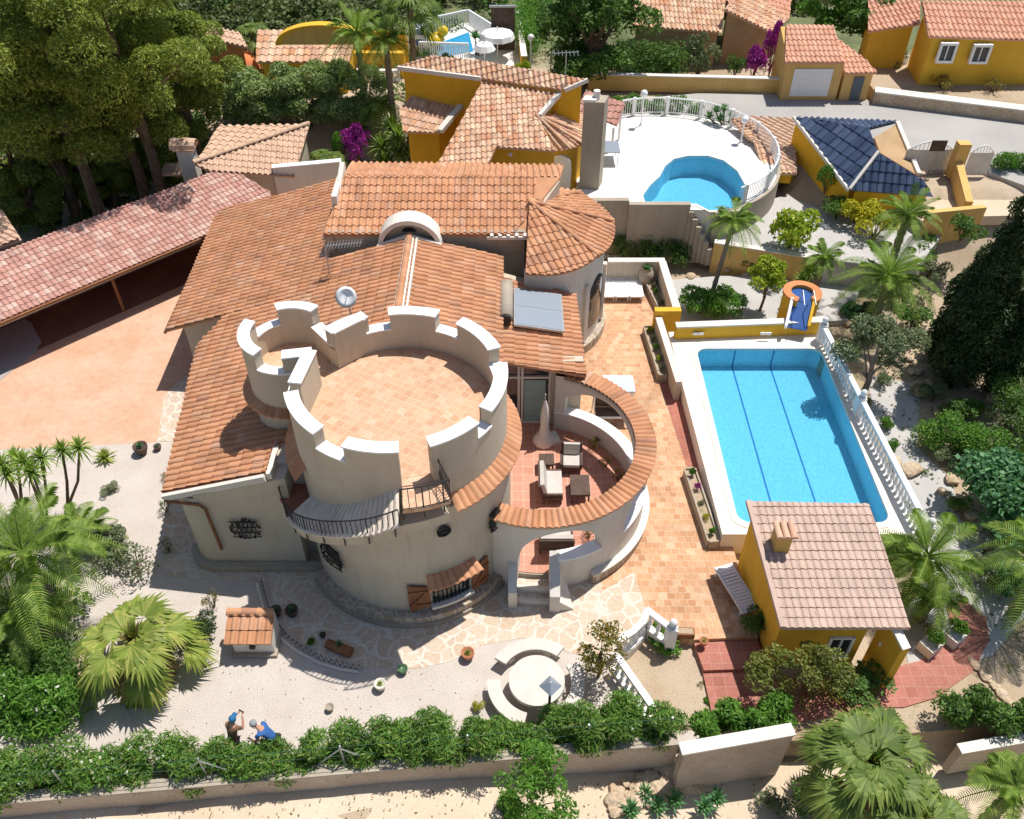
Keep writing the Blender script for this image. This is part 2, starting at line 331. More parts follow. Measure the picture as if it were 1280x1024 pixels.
def earth_far():
    m,n,b=nodes('soil_and_turf'); g=n.nodes.new('ShaderNodeNewGeometry'); sp=n.nodes.new('ShaderNodeSeparateXYZ'); n.links.new(g.outputs['Position'],sp.inputs[0])
    f1=noise_fac(n,.3,5); r1=ramp(n,[(.35,(.42,.31,.20)),(.6,(.55,.44,.32)),(.75,(.26,.24,.11))]); n.links.new(f1,r1.inputs[0])
    f2=noise_fac(n,.5,6,.7); r2=ramp(n,[(.35,(.10,.12,.045)),(.6,(.17,.19,.075)),(.72,(.36,.31,.20))]); n.links.new(f2,r2.inputs[0])
    mr=n.nodes.new('ShaderNodeMapRange'); mr.inputs[1].default_value=54; mr.inputs[2].default_value=58; n.links.new(sp.outputs[1],mr.inputs[0])
    col=mixc(n,mr.outputs[0],r1.outputs[0],r2.outputs[0]); f3=noise_fac(n,20,3,.7); r3=ramp(n,[(.3,(.7,)*3),(.7,(1.1,)*3)]); n.links.new(f3,r3.inputs[0])
    n.links.new(mixc(n,1.,col,r3.outputs[0],'MULTIPLY'),b.inputs['Base Color']); b.inputs['Roughness'].default_value=.9; bump(n,b,f3,.5,.05); return m
# ---------------------------------------------------------------- terrain and setting
def clampf(x,a,b): return max(a,min(b,x))
def sst(x,a,b):
    t=clampf((x-a)/(b-a),0,1); return t*t*(3-2*t)
def terr(x,y):
    if y<20: zo=-.35-1.0*sst(x,-4,8)
    else: zo=-.35
    base=zo if y<12.5 else -.35
    z=base*(1-sst(y,37.5,41))+2.35*sst(y,37.5,41)
    if y>20:
        k=sst(x,0,4); ya=43*(1-k)+37.5*k; k2=sst(x,13,18); ya=ya*(1-k2)+34*k2; t=sst(y,ya,ya+6)
        z=-.35*(1-t)+2.3*t
    if math.hypot(x-8.1,y-41.9)<6.3: z=min(z,1.1)
    z+=sst(y,72,130)*12*(1-sst(x,5,40)*.6)
    return z
mb=MB(); xs=[x for x in range(-200,-40,16)]+[x*1. for x in range(-40,60,1)]+[x for x in range(60,220,16)]
ys=[y for y in range(-60,0,10)]+[y*.5 for y in range(0,150)]+[y for y in range(75,120,3)]+[y for y in range(120,400,20)]
nx,ny=len(xs),len(ys)
mb.add([(x,y,terr(x,y)) for y in ys for x in xs],[(j*nx+i,j*nx+i+1,(j+1)*nx+i+1,(j+1)*nx+i) for j in range(ny-1) for i in range(nx-1)])
g=struct('ground',mb,earth_far())
def slab(name,pts,z,mat,th=1.2,kind='structure'):
    mb=MB(); mb.prism(pts,z-th,z); return struct(name,mb,mat)
# front wall line
FW0=Vector((-22,9.2)); FWd=Vector((18.35,1.66)).normalized()
def fw(x): return 9.96+(x+13.64)*1.66/18.35
slab('gravel_garden',[(-26,fw(-26)+.1),(3.9,fw(3.9)+.1),P(824,914,0),P(770,838,0),P(770,822,0),P(790,809,0),P(802,797,0),P(808,783,0),P(836,800,0),(3.6,20),(-8,20),(-11.2,24),P(205,500,0),P(195,553,0),P(0,562,0),(-26,P(0,562,0).y-.5)],0,gravel,1.6)
slab('driveway',[(-30,P(0,562,0).y-.3),P(0,562,0),P(195,553,0),P(232,470,0),(-8,24),(-8,40),(-16,40.5),(-30,30.5)],.004,drive,1.4)
slab('side_path',[P(197,552,0),P(205,495,0),P(232,470,0),(-9,26),(-9,21),P(228,552,0)],.012,crazy,1.)
slab('paved_patio',poly([(335,727),(346,768),(372,800),(410,824),(455,834),(520,836),(560,828),(605,806),(650,798),(682,800),(708,815),(735,822),(765,818),(806,795),(822,760),(800,700),(740,600),(620,540),(300,540),(205,640),(206,722)],0),.010,crazy,1.)
slab('tiled_patio',[(2,34.2),P(758,330,0),P(812,330,0),P(829,400,0),P(845,470,0),P(905,640,0),P(915,680,0),P(948,796,0),P(868,800,0),P(836,796,0),P(812,778,0),P(793,715,0),(3,17),(2,25)],.016,patio,1.)
slab('red_brick_strip',poly([(824,478),(848,474),(905,600),(900,650),(880,650)],0),.022,redd,.9)
slab('lower_gravel',poly([(745,830),(800,775),(872,790),(903,900),(893,924),(800,938)],-.5),-.5,gravel,1.2)
slab('red_tile_steps_upper',poly([(866,799),(946,797),(960,835),(880,838)],-.12),-.12,redp,.9)
slab('red_tile_path',poly([(878,838),(960,835),(1000,850),(1110,836),(1150,826),(1178,808),(1190,785),(1183,758),(1206,750),(1233,772),(1237,800),(1215,840),(1170,872),(1130,884),(1080,884),(1020,900),(950,905),(893,905)],-.25),-.25,redp,.9)
slab('east_garden_ground',[P(893,905,-.3),P(900,925,-.3),(8.5,12.0),(14,12.4),(30,13.5),(34,20),(30,34),(22,37),(12,36.9),(12,20)],-.3,earth,1.2)
slab('gravel_walk',poly([(1085,468),(1110,475),(1150,480),(1146,560),(1190,600),(1200,650),(1280,700),(1290,760),(1240,820),(1140,850),(1120,760),(1150,700),(1120,600),(1090,520)],-.3),-.285,gravel_g,.1)
slab('gravel_bed',poly([(835,350),(900,345),(1000,345),(1080,350),(1060,400),(1030,402),(940,405),(850,403)],0),.0,gravel_g,.5)
slab('north_garden_ground',poly([(930,262),(960,250),(1000,240),(1100,260),(1180,290),(1150,330),(1080,330),(1015,322),(950,310),(895,302)],1.3),1.3,gravel_g,1.8)
slab('outer_ground',[(-30,fw(-30)-.25),(8.5,fw(8.5)-.25),(12,12.2),(12,-6),(-30,-6)],-.34,sand,.6) if False else None
# sandy track outside the wall (follows the terrain)
mb=MB(); X=[-30+i for i in range(62)]; Yt=[-4+i*.8 for i in range(19)]+[fw(0)-.25]
vs=[];fs=[]
for j in range(20):
    for x in X:
        yf=fw(min(x,8)) + (max(0,x-8)*.10)
        y=-4+(yf-.1+4)*j/19; vs.append((x,y,terr(x,y)+.03+.05*math.sin(x*1.3+y*2)*math.sin(y*1.7)))
fs=[(j*62+i,j*62+i+1,(j+1)*62+i+1,(j+1)*62+i) for j in range(19) for i in range(61)]
mb.add(vs,fs); struct('sandy_track',mb,sand)
# pool ----------------------------------------------------------------
DZ=.7
def rrect(x0,y0,x1,y1,r,n=6):
    out=[]
    for cx,cy,a in ((x1-r,y1-r,0),(x0+r,y1-r,90),(x0+r,y0+r,180),(x1-r,y0+r,270)):
        for i in range(n+1):
            t=R(a+90*i/n); out.append((cx+r*math.cos(t),cy+r*math.sin(t)))
    return out
p1=P(870,436,DZ); p2=P(1017,435,DZ); p3=P(1120,650,DZ)
x0,x1,y1,y0=p1.x-.02,(p2.x+p3.x)/2+.05,p1.y,p3.y-.15
pool_hole=rrect(x0,y0,x1,y1,.45)
a=P(838,426,DZ); b=P(903,668,DZ); c_=P(1143,674,DZ); d_=P(1027,418,DZ)
deck_o=[(a.x,a.y+.6),(b.x,b.y),(c_.x,b.y),(c_.x,c_.y+3),(d_.x+.15,d_.y+.6)]
mb=MB(); mb.holed(deck_o,pool_hole,-.6,DZ); struct('pool_deck',mb,deckw)
pool=empty('swimming_pool',((x0+x1)/2,(y0+y1)/2,DZ),'long rectangular blue mosaic swimming pool set in the pale deck beside the villa','swimming pool')
PD=DZ-.97
basin=rrect(x0+.012,y0+.012,x1-.012,y1-.012,.44)
mb=MB(); n=len(basin); vs=[(x,y,DZ-.004) for x,y in basin]+[(x,y,PD) for x,y in basin]
mb.add(vs,[(i,(i+1)%n,(i+1)%n+n,i+n) for i in range(n)]+[tuple(range(n,2*n))]); mb.build('basin',mosaic,pool)
cop=rrect(x0-.22,y0-.22,x1+.22,y1+.22,.6)
mb=MB(); mb.holed(cop,rrect(x0+.02,y0+.02,x1-.02,y1-.02,.44),DZ+.003,DZ+.03); mb.build('coping',mat_noise('coping_stone',(.80,.70,.57),(.85,.77,.66),1,20,.1,bst=.1),pool)
lane=mat_plain('lane_line_mosaic',(.05,.20,.42),.5)
for u,u2 in ((910,975),(960,1029)):
    xx=(P(u,437,DZ).x+P(u2,628,PD).x)/2
    mb=MB(); mb.box((xx,(y0+y1)/2,PD+.006),(.06,y1-y0-.02,.012)); mb.box((xx,y1-.022,(PD+DZ-.1)/2),(.06,.012,DZ-PD-.1)); mb.build('lane_line',lane,pool)
mb=MB(); mb.add([(x,y,DZ-.12) for x,y in rrect(x0+.014,y0+.014,x1-.014,y1-.014,.44)],[tuple(range(n))]); mb.raw=1; mb.build('water_surface',waterm,pool)
# ---------------------------------------------------------------- tiled roofs
rnd=random.Random(7)
def tile_mesh(name,polys,down,cw=.27,rl=.44,hh=.075,flat=False,th=.10):
    """polys: list of convex coplanar 3D polygons; barrels run along 'down'"""
    nrm=None; bmo=bmesh.new()
    for pts in polys:
        pts=[Vector(p) for p in pts]
        nrm=Vector((0,0,0))
        for i in range(len(pts)):
            a,b=pts[i],pts[(i+1)%len(pts)]; nrm+=a.cross(b)
        if nrm.z<0: pts.reverse(); nrm=-nrm
        nrm.normalize()
        v=Vector(down); v=(v-nrm*v.dot(nrm)).normalized(); u=v.cross(nrm).normalized(); o=pts[0]
        U=[(p-o).dot(u) for p in pts]; V=[(p-o).dot(v) for p in pts]
        g0=-o.dot(u)%cw; 
        i0=math.floor((min(U)-g0)/cw)-1; i1=math.ceil((max(U)-g0)/cw)+1; j0=math.floor(min(V)/rl)-1; j1=math.ceil(max(V)/rl)+1
        vs=[];fs=[]
        prof=[(0,0),(.16,.0),(.24,.55),(.38,.9),(.5,1),(.62,.9),(.76,.55),(.84,0),(1,0)] if not flat else [(0,0),(.25,.5),(.5,1),(.75,.5),(1,0)]
        k=len(prof)
        for i in range(i0,i1):
            for j in range(j0,j1):
                ju=rnd.uniform(-.008,.008); jh=rnd.uniform(-.006,.006)
                nb=len(vs); ua=g0+i*cw; va=j*rl
                for vv,sc_,ex in ((va,.85,0.),(va+rl,1.05,.028)):
                    for (q,h) in prof: vs.append(o+u*(ua+q*cw+ju)+v*vv+nrm*(h*hh*sc_+ex+jh))
                for q in range(k-1): fs.append((nb+q,nb+q+1,nb+k+q+1,nb+k+q))
                # front lip
                nb2=len(vs)
                for (q,h) in prof: vs.append(o+u*(ua+q*cw+ju)+v*(va+rl)-nrm*.0+nrm*(h*hh*.3-.01))
                for q in range(k-1): fs.append((nb+k+q,nb+k+q+1,nb2+q+1,nb2+q))
        me=bpy.data.meshes.new('t'); me.from_pydata(vs,[],fs); bm=bmesh.new(); bm.from_mesh(me); bpy.data.meshes.remove(me)
        for i in range(len(pts)):
            a,b=pts[i],pts[(i+1)%len(pts)]; e=(b-a).cross(nrm)
            bmesh.ops.bisect_plane(bm,geom=bm.verts[:]+bm.edges[:]+bm.faces[:],dist=1e-5,plane_co=a,plane_no=e,clear_outer=True)
        me=bpy.data.meshes.new('t'); bm.to_mesh(me); bm.free(); bmo.from_mesh(me); bpy.data.meshes.remove(me)
        # underlay slab
        m2=MB(); tp=[p-nrm*.004 for p in pts]; bt=[p-nrm*th for p in pts]; n=len(pts)
        tri=geometry.tessellate_polygon([tp])
        m2.add(tp+bt,[tuple(t) for t in tri]+[tuple(x+n for x in reversed(t)) for t in tri]+[(i,i+n,(i+1)%n+n,(i+1)%n) for i in range(n)])
        me=m2.mesh('t'); bmo.from_mesh(me); bpy.data.meshes.remove(me)
    me=bpy.data.meshes.new(name); bmo.to_mesh(me); bmo.free(); return me
def tiles(name,polys,down,mat,parent,**k):
    return link(name,tile_mesh(name,polys,down,**k),mat,parent)
def caps(mb,a,b,r=.12,L=.42):
    a,b=Vector(a),Vector(b); d=b-a; n=max(1,round(d.length/L)); d.normalize(); L=(b-a).length/n
    up=Vector((0,0,1)); s_=d.cross(up).normalized(); up=s_.cross(d)
    for i in range(n):
        p=a+d*L*i; vs=[]
        for t,rr in ((-.04,r*1.08),(L,r*.92)):
            for k in range(7):
                an=PI*k/6; vs.append(p+d*t+s_*math.cos(an)*rr+up*(math.sin(an)*rr*.9))
        mb.add(vs,[(k,k+1,k+8,k+7) for k in range(6)]+[tuple(range(7))])
def ring_tiles(mb,c,r0,r1,a0,a1,z0,z1,n,h=.07,segs=1):
    """radial barrel tiles from r0 (z0) down to r1 (z1)"""
    Z0=z0 if callable(z0) else (lambda a:z0); Z1=z1 if callable(z1) else (lambda a:z1)
    for i in range(n):
        b0=a0+(a1-a0)*i/n; b1=a0+(a1-a0)*(i+1)/n; ov=(b1-b0)*.06; jz=rnd.uniform(-.012,.012)
        for sgm in range(segs):
            vs=[]
            t0,t1=sgm/segs,(sgm+1)/segs
            for t,e in ((t0,0),(t1,.02)):
                r=r0+(r1-r0)*t
                for k in range(9):
                    q=k/8; an=b0-ov+(b1-b0+2*ov)*q; zc=Z0(an)+(Z1(an)-Z0(an))*t
                    vs.append((c[0]+r*math.cos(R(an)),c[1]+r*math.sin(R(an)),zc+e+jz+h*math.sin(PI*q)))
            low=[(x,y,z-.05) for x,y,z in vs[9:]]; low0=[(x,y,z-.05) for x,y,z in vs[:9]]
            mb.add(vs+low+low0,[(k,k+1,k+10,k+9) for k in range(8)]+[(9+k,10+k,19+k,18+k) for k in range(8)]+[(k,27+k,28+k,k+1) for k in range(8)])
def ztrim(pl): return lambda x,y: pl[0]+pl[1]*x+pl[2]*y
# ================================================================ MAIN VILLA
VL='large cream villa with orange barrel tile roofs and a round battlemented tower'
villa=empty('villa',(-3.3,24,0),VL,'house')
pa=(6.7,.3,0); A=ztrim(pa)
def onA(x,y): return Vector((x,y,A(x,y)))
# west slope
w1=[[onA(-13.75,27.6),onA(-13.9,33),onA(-14.05,36.9),onA(-7.83,36.64),onA(-7.45,30.3),onA(-7.45,27.6)],
    [onA(-11.95,25.9),onA(-11.8,27.6)if False else onA(-11.2,27.6),onA(-7.45,27.6),onA(-7.45,18.15),onA(-10.95,18.25)],
    [onA(-7.45,29.75),onA(-4.0,29.75),onA(-4.0,21.0),onA(-7.45,19.2)]]
tiles('west_roof',w1,(-1,0,0),tile_o,villa)
pc=(4.38,-.28,0); Cc=ztrim(pc)
def onC(x,y): return Vector((x,y,Cc(x,y)))
tiles('east_roof',[[onC(-4,29.75),onC(-.35,29.9),onC(-.30,19.5),onC(-4,19.5)]],(1,0,0),tile_o,villa)
pb=(5.3-.3*30.2,0,.3); B=ztrim(pb)
def onB(x,y): return Vector((x,y,B(x,y)))
tiles('north_roof',[[onB(-7.5,30.25),onB(-7.0,33.35),onB(2.0,33.25),onB(.8,31.4),onB(.65,30.25)]],(0,-1,0),tile_o,villa)
# back slope of the north roof, seen from other viewpoints
tiles('back_roof',[[(-7.0,33.35,6.22),(-7.2,36.3,5.3),(2.3,36.0,5.3),(2.0,33.25,6.2)]],(0,1,0),tile_o,villa)
# conical roof over the round room
cc=(.75,31.7); ca=5.95; crr=3.55; crz=4.75
secs=[(-93,-40),(-40,5),(5,50),(50,100)]
apx=Vector((cc[0]-.05,cc[1],ca))
for a0,a1 in secs:
    am=R((a0+a1)/2); rm=Vector((math.cos(am),math.sin(am),0))
    sl_=(ca-crz)/crr
    pts=[apx]
    for i in range(9):
        a=R(a0+(a1-a0)*i/8); d=Vector((math.cos(a),math.sin(a),0)); pts.append(apx+d*crr-Vector((0,0,sl_*crr*d.dot(rm))))
    tiles('cone_roof',[pts],rm,tile_o,villa)
for a in (-40,5,50):
    mb=MB(); d=Vector((math.cos(R(a)),math.sin(R(a)),0)); caps(mb,apx+Vector((0,0,.05)),apx+d*crr-Vector((0,0,(ca-crz)*.90-.04)),.1); mb.build('hip_caps',tile_o,villa)
mb=MB(); caps(mb,(-7.45,30.3,4.5),(-7.85,36.6,4.4),.1)
mb.build('hip_caps',tile_o,villa)
mb=MB(); mb.box((-4.0,26.3,5.53),(.34,6.9,.12)); mb.box((-3.72,26.3,5.50),(.08,6.9,.16)); mb.build('ridge_mortar',stucco_w,villa)
mb=MB(); caps(mb,(-4.02,29.75,5.60),(-4.02,22.9,5.60),.13); mb.build('ridge_caps',tile_o,villa)
mb=MB(); mb.box((-7.2,33.0,5.7),(.22,2.6,1.0)); mb.bar((-7.25,30.9,5.15),(-7.1,33.9,6.45),.2,.35); mb.build('verge',stucco_w,villa)
# D lean-to
D=lambda x,y:4.1-.17*(x+.35)
tiles('sunroom_roof',[[(-.35,29,D(-.35,0)),(2.55,28.6,D(2.55,0)),(2.66,23.65,D(2.66,0)),(-.35,23.8,D(-.35,0))]],(1,0,0),tile_o,villa)
# fourth slope towards the carport side (shed under the north-west)
# walls
mb=MB()
zt=lambda x,y:A(x,y)-.12
def wp(pts,f,z0=-.3): return [Vector((x,y,f(x,y)-.10)) for x,y in pts],z0
for pts,f in (([(-13.2,28.0),(-13.3,36.3),(-7.5,36.3),(-7.4,28.0)],A),([(-10.25,18.3),(-10.25,28.0),(-7.4,28.0),(-7.4,18.6)],A),([(-7.4,18.6),(-7.4,29.6),(-4,29.6),(-4,19.3),(-6,18.6)],A),([(-4,22.0),(-4,29.6),(-.7,29.6),(-.7,22.0)],Cc),
              ([(-7.4,30.5),(-7.0,33.3),(2.0,33.2),(.5,30.5)],B),([(-7.0,33.3),(-7.1,35.9),(2.0,35.7),(2.0,33.2)],lambda x,y:6.2-.3*(y-33.3)),
              ([(-.7,24.5),(-.7,29.6),(2.3,28.9),(2.3,24.5)],D)):
    q,z0=wp(pts,f); mb.prism(q,z0)
mb.build('walls',stucco,villa)
mb=MB(); mb.box((-3.5,30.42,4.9),(8.0,.2,1.0)); mb.box((-7.3,30.38,4.85),(.3,.3,.8)); mb.build('parapet_wall',stucco_g,villa)
mb=MB(); 
for x in np.arange(-.9,.6,.33): mb.box((x+.1,30.20,5.28),(.13,.22,.16))
mb.box((-.15,30.22,5.2),(1.7,.16,.12)); mb.build('eave_mortar',stucco_w,villa)
# wing front: stucco band under the roof edge, rounded south-west corner, plinth
mb=MB(); mb.bar((-10.9,18.13,3.33),(-7.5,18.02,4.36),.14,.22); mb.box((-7.38,18.9,4.38),(.16,1.7,.24)); mb.build('verge_board',stucco_w,villa)
mb=MB(); mb.ring((-9.9,18.75),0,.75,180,270,-.3,3.4,9); mb.box((-8.8,18.28,1.5),(2.3,.5,3.6)); mb.prism([(-9.9,18.0,3.55),(-6.9,18.0,4.35),(-6.9,18.6,4.35),(-9.9,18.6,3.55)],-.3); mb.build('wing_wall',stucco,villa)
mb=MB(); mb.ring((-9.9,18.75),.7,1.0,180,270,-.3,.28,9); mb.box((-8.0,17.86,0),(3.8,.24,.56)); mb.build('wing_plinth',stucco_g,villa)
# drainpipe
mb=MB(); mb.tube([(-10.85,18.06,3.25),(-9.75,17.93,3.2),(-9.6,17.9,3.05),(-9.55,17.92,1.0)],.05,8); mb.build('drainpipe',wood,villa,True)
mb=MB(); mb.tube([(-13.8,27.55,2.5),(-13.95,37,2.4)],.07,6); mb.tube([(-11.95,26.0,3.05),(-11.0,18.2,3.3)],.06,6) if False else None; mb.build('gutter',wood,villa,True)
# arched chimney dormer in the parapet
mb=MB(); n=14; cx,cy=-4.0,30.2; 
def arch_solid(mb,cx,y0,y1,z0,r,n=16,rin=0,sz=1):
    vs=[];fs=[]
    for i in range(n+1):
        a=PI*i/n; 
        for y in (y0,y1):
            vs.append((cx+r*math.cos(a),y,z0+r*sz*math.sin(a)))
            vs.append((cx+rin*math.cos(a),y,z0+rin*sz*math.sin(a)))
    for i in range(n):
        b=4*i; fs+=[(b,b+2,b+6,b+4),(b+1,b+5,b+7,b+3),(b,b+4,b+5,b+1),(b+2,b+3,b+7,b+6)]
    fs+=[(0,1,3,2),(4*n,4*n+2,4*n+3,4*n+1)]
    return mb.add(vs,fs)
arch_solid(mb,-4.05,29.75,30.55,4.95,1.28,18,1.10,1.0); mb.build('arch_surround',stucco_w,villa)
mb=MB(); arch_solid(mb,-4.05,30.0,30.5,4.95,1.12,18,0); mb.build('arch_niche_wall',stucco_g,villa)
mb=MB(); arch_solid(mb,-4.05,29.97,30.2,5.62,.28,10,0,.7); mb.build('flue_opening',iron,villa)
mb=MB(); mb.bar((-5.3,29.68,5.15),(-4.05,29.68,5.62),.14,.12); mb.bar((-4.05,29.68,5.62),(-2.8,29.68,5.2),.14,.12); mb.build('flashing',stucco_w,villa)
# round room wall
mb=MB(); mb.ring(cc,2.9,3.15,-95,100,-.3,lambda a:4.72 if a<-30 or a>20 else 4.72,4); mb.build('round_room_wall',stucco_w,villa)
mb=MB(); mb.ring(cc,3.1,3.42,-95,100,-.3,.45,4); mb.build('round_room_plinth',stonep,villa)
mb=MB(); mb.ring(cc,3.13,3.2,-42,-12,1.0,lambda a:1.9+1.5*math.sqrt(max(0,1-((a+27)/15)**2)),3); mb.build('arched_window',glassd,villa)
for a_ in(-46,-12): mb=MB(); mb.ring(cc,3.13,3.3,a_,a_+4,.6,3.4,2); mb.build('window_surround',stucco_w,villa)
# sliding doors of the sunroom
mb=MB(); mb.box((.42,24.42,1.75),(1.98,.05,2.3)); mb.box((.42,24.42,3.35),(1.98,.05,.75)); mb.build('glazing',glassd,villa)
fr=MB(); 
for x in (-.52,.25,.38,1.4): fr.box((x,24.36,2.1),(.09,.1,3.2))
for z in (.64,2.92,3.75): fr.box((.45,24.36,z),(1.98,.098,.09))
fr.build('door_frame',stucco_w,villa)
mb=MB(); mb.box((.85,24.39,1.7),(.8,.03,2.1)); mb.build('curtain',mat_plain('net_curtain',(.30,.42,.40),.8),villa)
mb=MB(); mb.box((2.0,24.42,2.1),(1.15,.3,3.3)); mb.build('sunroom_wall',stucco,villa)
# ---- main tower
DC=(-3.35,19.3); LC=(-3.35,19.25)
mb=MB(); mb.ring(LC,0,3.3,0,360,-.3,3.45,4); mb.build('lower_tower_wall',stucco,villa)
mb=MB(); mb.ring(LC,3.2,3.62,-150,-12,-.3,.42,3); mb.build('tower_plinth',stonep,villa)
mb=MB(); mb.ring(LC,3.58,3.70,-150,-12,-.3,.16,3); mb.build('tower_kerb',stucco_g,villa)
_zi=([-150,-138,-117,-98,-86],[3.95,4.26,4.9,5.61,6.0]); _zo=([-160,-150,-140,-122,-110,-96,-85,-60],[3.3,3.4,3.62,4.25,4.65,5.06,5.44,5.6])
zin=lambda a:float(np.interp(a,*_zi)); zs=lambda a:float(np.interp(a,*_zo))
mb=MB(); mb.ring(LC,3.1,3.32,-150,-84,lambda a:3.0,lambda a:zs(a)-.12,3); mb.build('stair_parapet_wall',stucco,villa)
mb=MB(); mb.ring(LC,2.9,3.3,-84,70,3.2,4.95,3); mb.build('stair_parapet_wall',stucco,villa)
mb=MB(); mb.prism([(-7.3,18.1),(-7.3,20.5),(-6,20.5),(-5.6,17.0),(-6.2,16.7)],3.3,3.46); mb.build('landing_floor',redd,villa)
mb=MB(); mb.ring(DC,3.15,3.98,-163,-66,lambda a:zs(a)-.42,lambda a:zs(a)-.06,3); mb.build('stair_corbel',stucco,villa)
cream=mat_island('cream_skirt_tiles',[(0,(.70,.60,.50)),(.5,(.78,.69,.59)),(1,(.74,.64,.54))],dirt=.2)  # cream lightened to stand in for sunlight on the skirt
mb=MB(); ring_tiles(mb,DC,3.15,4.1,-149,-86,zin,zs,25,.075); mb.build('cream_skirt_tiles',cream,villa)
# upper drum with battlements
mb=MB(); FZ=6.05; CZ=6.85; MZ=7.42
GAP=(-91,-72)
merl=[(116,139),(71,100),(22,55),(-30,8),(-68,-41),(-111,-84),(-164,-129)]
GA0,GA1=-84,-68
mb.ring(DC,2.86,3.2,GA1,139,3.3,CZ,3); mb.ring(DC,2.86,3.2,-185,GA0,3.3,CZ,3); mb.ring(DC,2.86,3.2,135,180,3.3,FZ-.03,3)
for a0,a1 in merl: mb.ring(DC,2.86,3.2,a0,a1,CZ-.1,MZ,3)
mb.ring(DC,0,2.88,0,360,3.3,FZ-.02,4); mb.ring(DC,2.8,3.2,GA0,GA1,3.3,5.98,3)
mb.build('tower_drum',stucco,villa)
mb=MB()
for a0,a1 in merl: mb.ring(DC,2.82,3.24,a0-.6,a1+.6,MZ,MZ+.05,3)
for a0,a1 in ((-185,-164),(-129,-111),(-41,-30),(8,22),(55,71),(100,116)): mb.ring(DC,2.83,3.23,a0,a1,CZ,CZ+.045,3)
mb.build('battlement_coping',white,villa)
mb=MB(); mb.ring(DC,0,2.87,0,360,FZ-.01,FZ+.02,4); mb.build('tower_terrace_floor',deckt,villa)
mb=MB(); mb.ring(DC,2.8,3.16,GA0,GA1,5.98,6.06,3); mb.ring(DC,3.15,4.02,-84,-65,5.9,6.02,3); mb.build('tower_platform',deckt,villa)
# skirt tiles round the drum
mb=MB(); ring_tiles(mb,DC,3.16,3.66,-60,62,5.32,4.95,34); mb.build('skirt_tiles',tile_o,villa)
mb=MB(); ring_tiles(mb,DC,3.16,3.60,-190,-146,5.4,5.0,10); mb.build('skirt_tiles',tile_o,villa)
# turret
TC=(-6.95,21.33); TR=1.42
mb=MB(); mb.ring(TC,TR-.3,TR,50,285,3.9,CZ,5)
tm=[(57,114),(160,239)]
for a0,a1 in tm: mb.ring(TC,TR-.3,TR,a0,a1,CZ-.1,MZ+.02,5)
mb.ring(TC,0,TR-.28,0,360,3.9,FZ-.03,8); mb.build('turret_wall',stucco,villa)
for a0,a1 in tm: mb=MB(); mb.ring(TC,TR-.34,TR+.04,a0-1,a1+1,MZ+.02,MZ+.07,5); mb.build('turret_coping',white,villa)
for a0,a1 in ((114,160),(239,285)): mb=MB(); mb.ring(TC,TR-.33,TR+.03,a0,a1,CZ,CZ+.045,5); mb.build('turret_coping',white,villa)
mb=MB(); mb.ring(TC,0,TR-.29,0,360,FZ-.02,FZ+.012,8); mb.prism([(-7,20.2),(-6,20.1),(-5.4,21.3),(-6.2,22.3)],FZ-.03,FZ+.006); mb.build('turret_floor',deckt,villa)
mb=MB(); mb.prism([(-7,20.0),(-6,19.6),(-5.0,20.3),(-5.0,21.9),(-6.2,22.2)],4.0,FZ-.035); mb.build('turret_link',stucco,villa)
mb=MB(); ring_tiles(mb,TC,TR-.03,TR+.3,165,290,5.45,5.25,14); mb.build('turret_skirt_tiles',tile_o,villa)
for ii,(a_,b_,z_) in enumerate((((-6.24,18.85),(-6.03,20.35),MZ),((-5.98,20.28),(-6.85,20.12),MZ),((-6.25,22.3),(-5.50,21.38),CZ),((-5.56,21.25),(-4.62,22.1),MZ))):
    z_+=.006*ii
    mb=MB(); mb.bar((a_[0],a_[1],(FZ+z_)/2-.5),(b_[0],b_[1],(FZ+z_)/2-.5),.32,z_-FZ+1.0); mb.build('link_wall',stucco,villa)
    mb=MB(); mb.bar((a_[0],a_[1],z_+.027),(b_[0],b_[1],z_+.027),.40,.05); mb.build('link_coping',white,villa)
# stair railing
def railing(parent,pts,h,name='stair_railing',every=5,r=.014):
    mb=MB(); top=[Vector(p)+Vector((0,0,h)) for p in pts]; low=[Vector(p)+Vector((0,0,.06)) for p in pts]
    mb.tube(top,.022,6); mb.tube(low,.016,6)
    for i,p in enumerate(pts): mb.tube([Vector(p)+Vector((0,0,.06 if i%every else -.35)),top[i]],r if i%every else .022,5)
    mb.build(name,iron,parent)
def circ(c,r,a,z): return (c[0]+r*math.cos(R(a)),c[1]+r*math.sin(R(a)),z)
railing(villa,[circ(DC,4.02,a,zs(a)-.05) for a in np.arange(-165,-84,2.2)],.72)
pl=[circ(DC,4.0,a,6.0) for a in np.arange(-84,-64,2.7)]
railing(villa,pl,.85,'platform_railing',3,.012)
mb=MB()
for k in range(9):      # scrolled iron gate panel beside the platform
    a=-65; r=3.2+k*.1
    mb.tube([circ(DC,r,a,5.7),circ(DC,r+.05,a,6.1),circ(DC,r-.03,a,6.5),circ(DC,r+.02,a,6.9)],.012,5)
for z in (5.9,6.4,6.85): mb.tube([circ(DC,3.2,-65,z),circ(DC,4.0,-65,z-.1)],.014,5)
mb.build('scrolled_iron_panel',iron,villa)
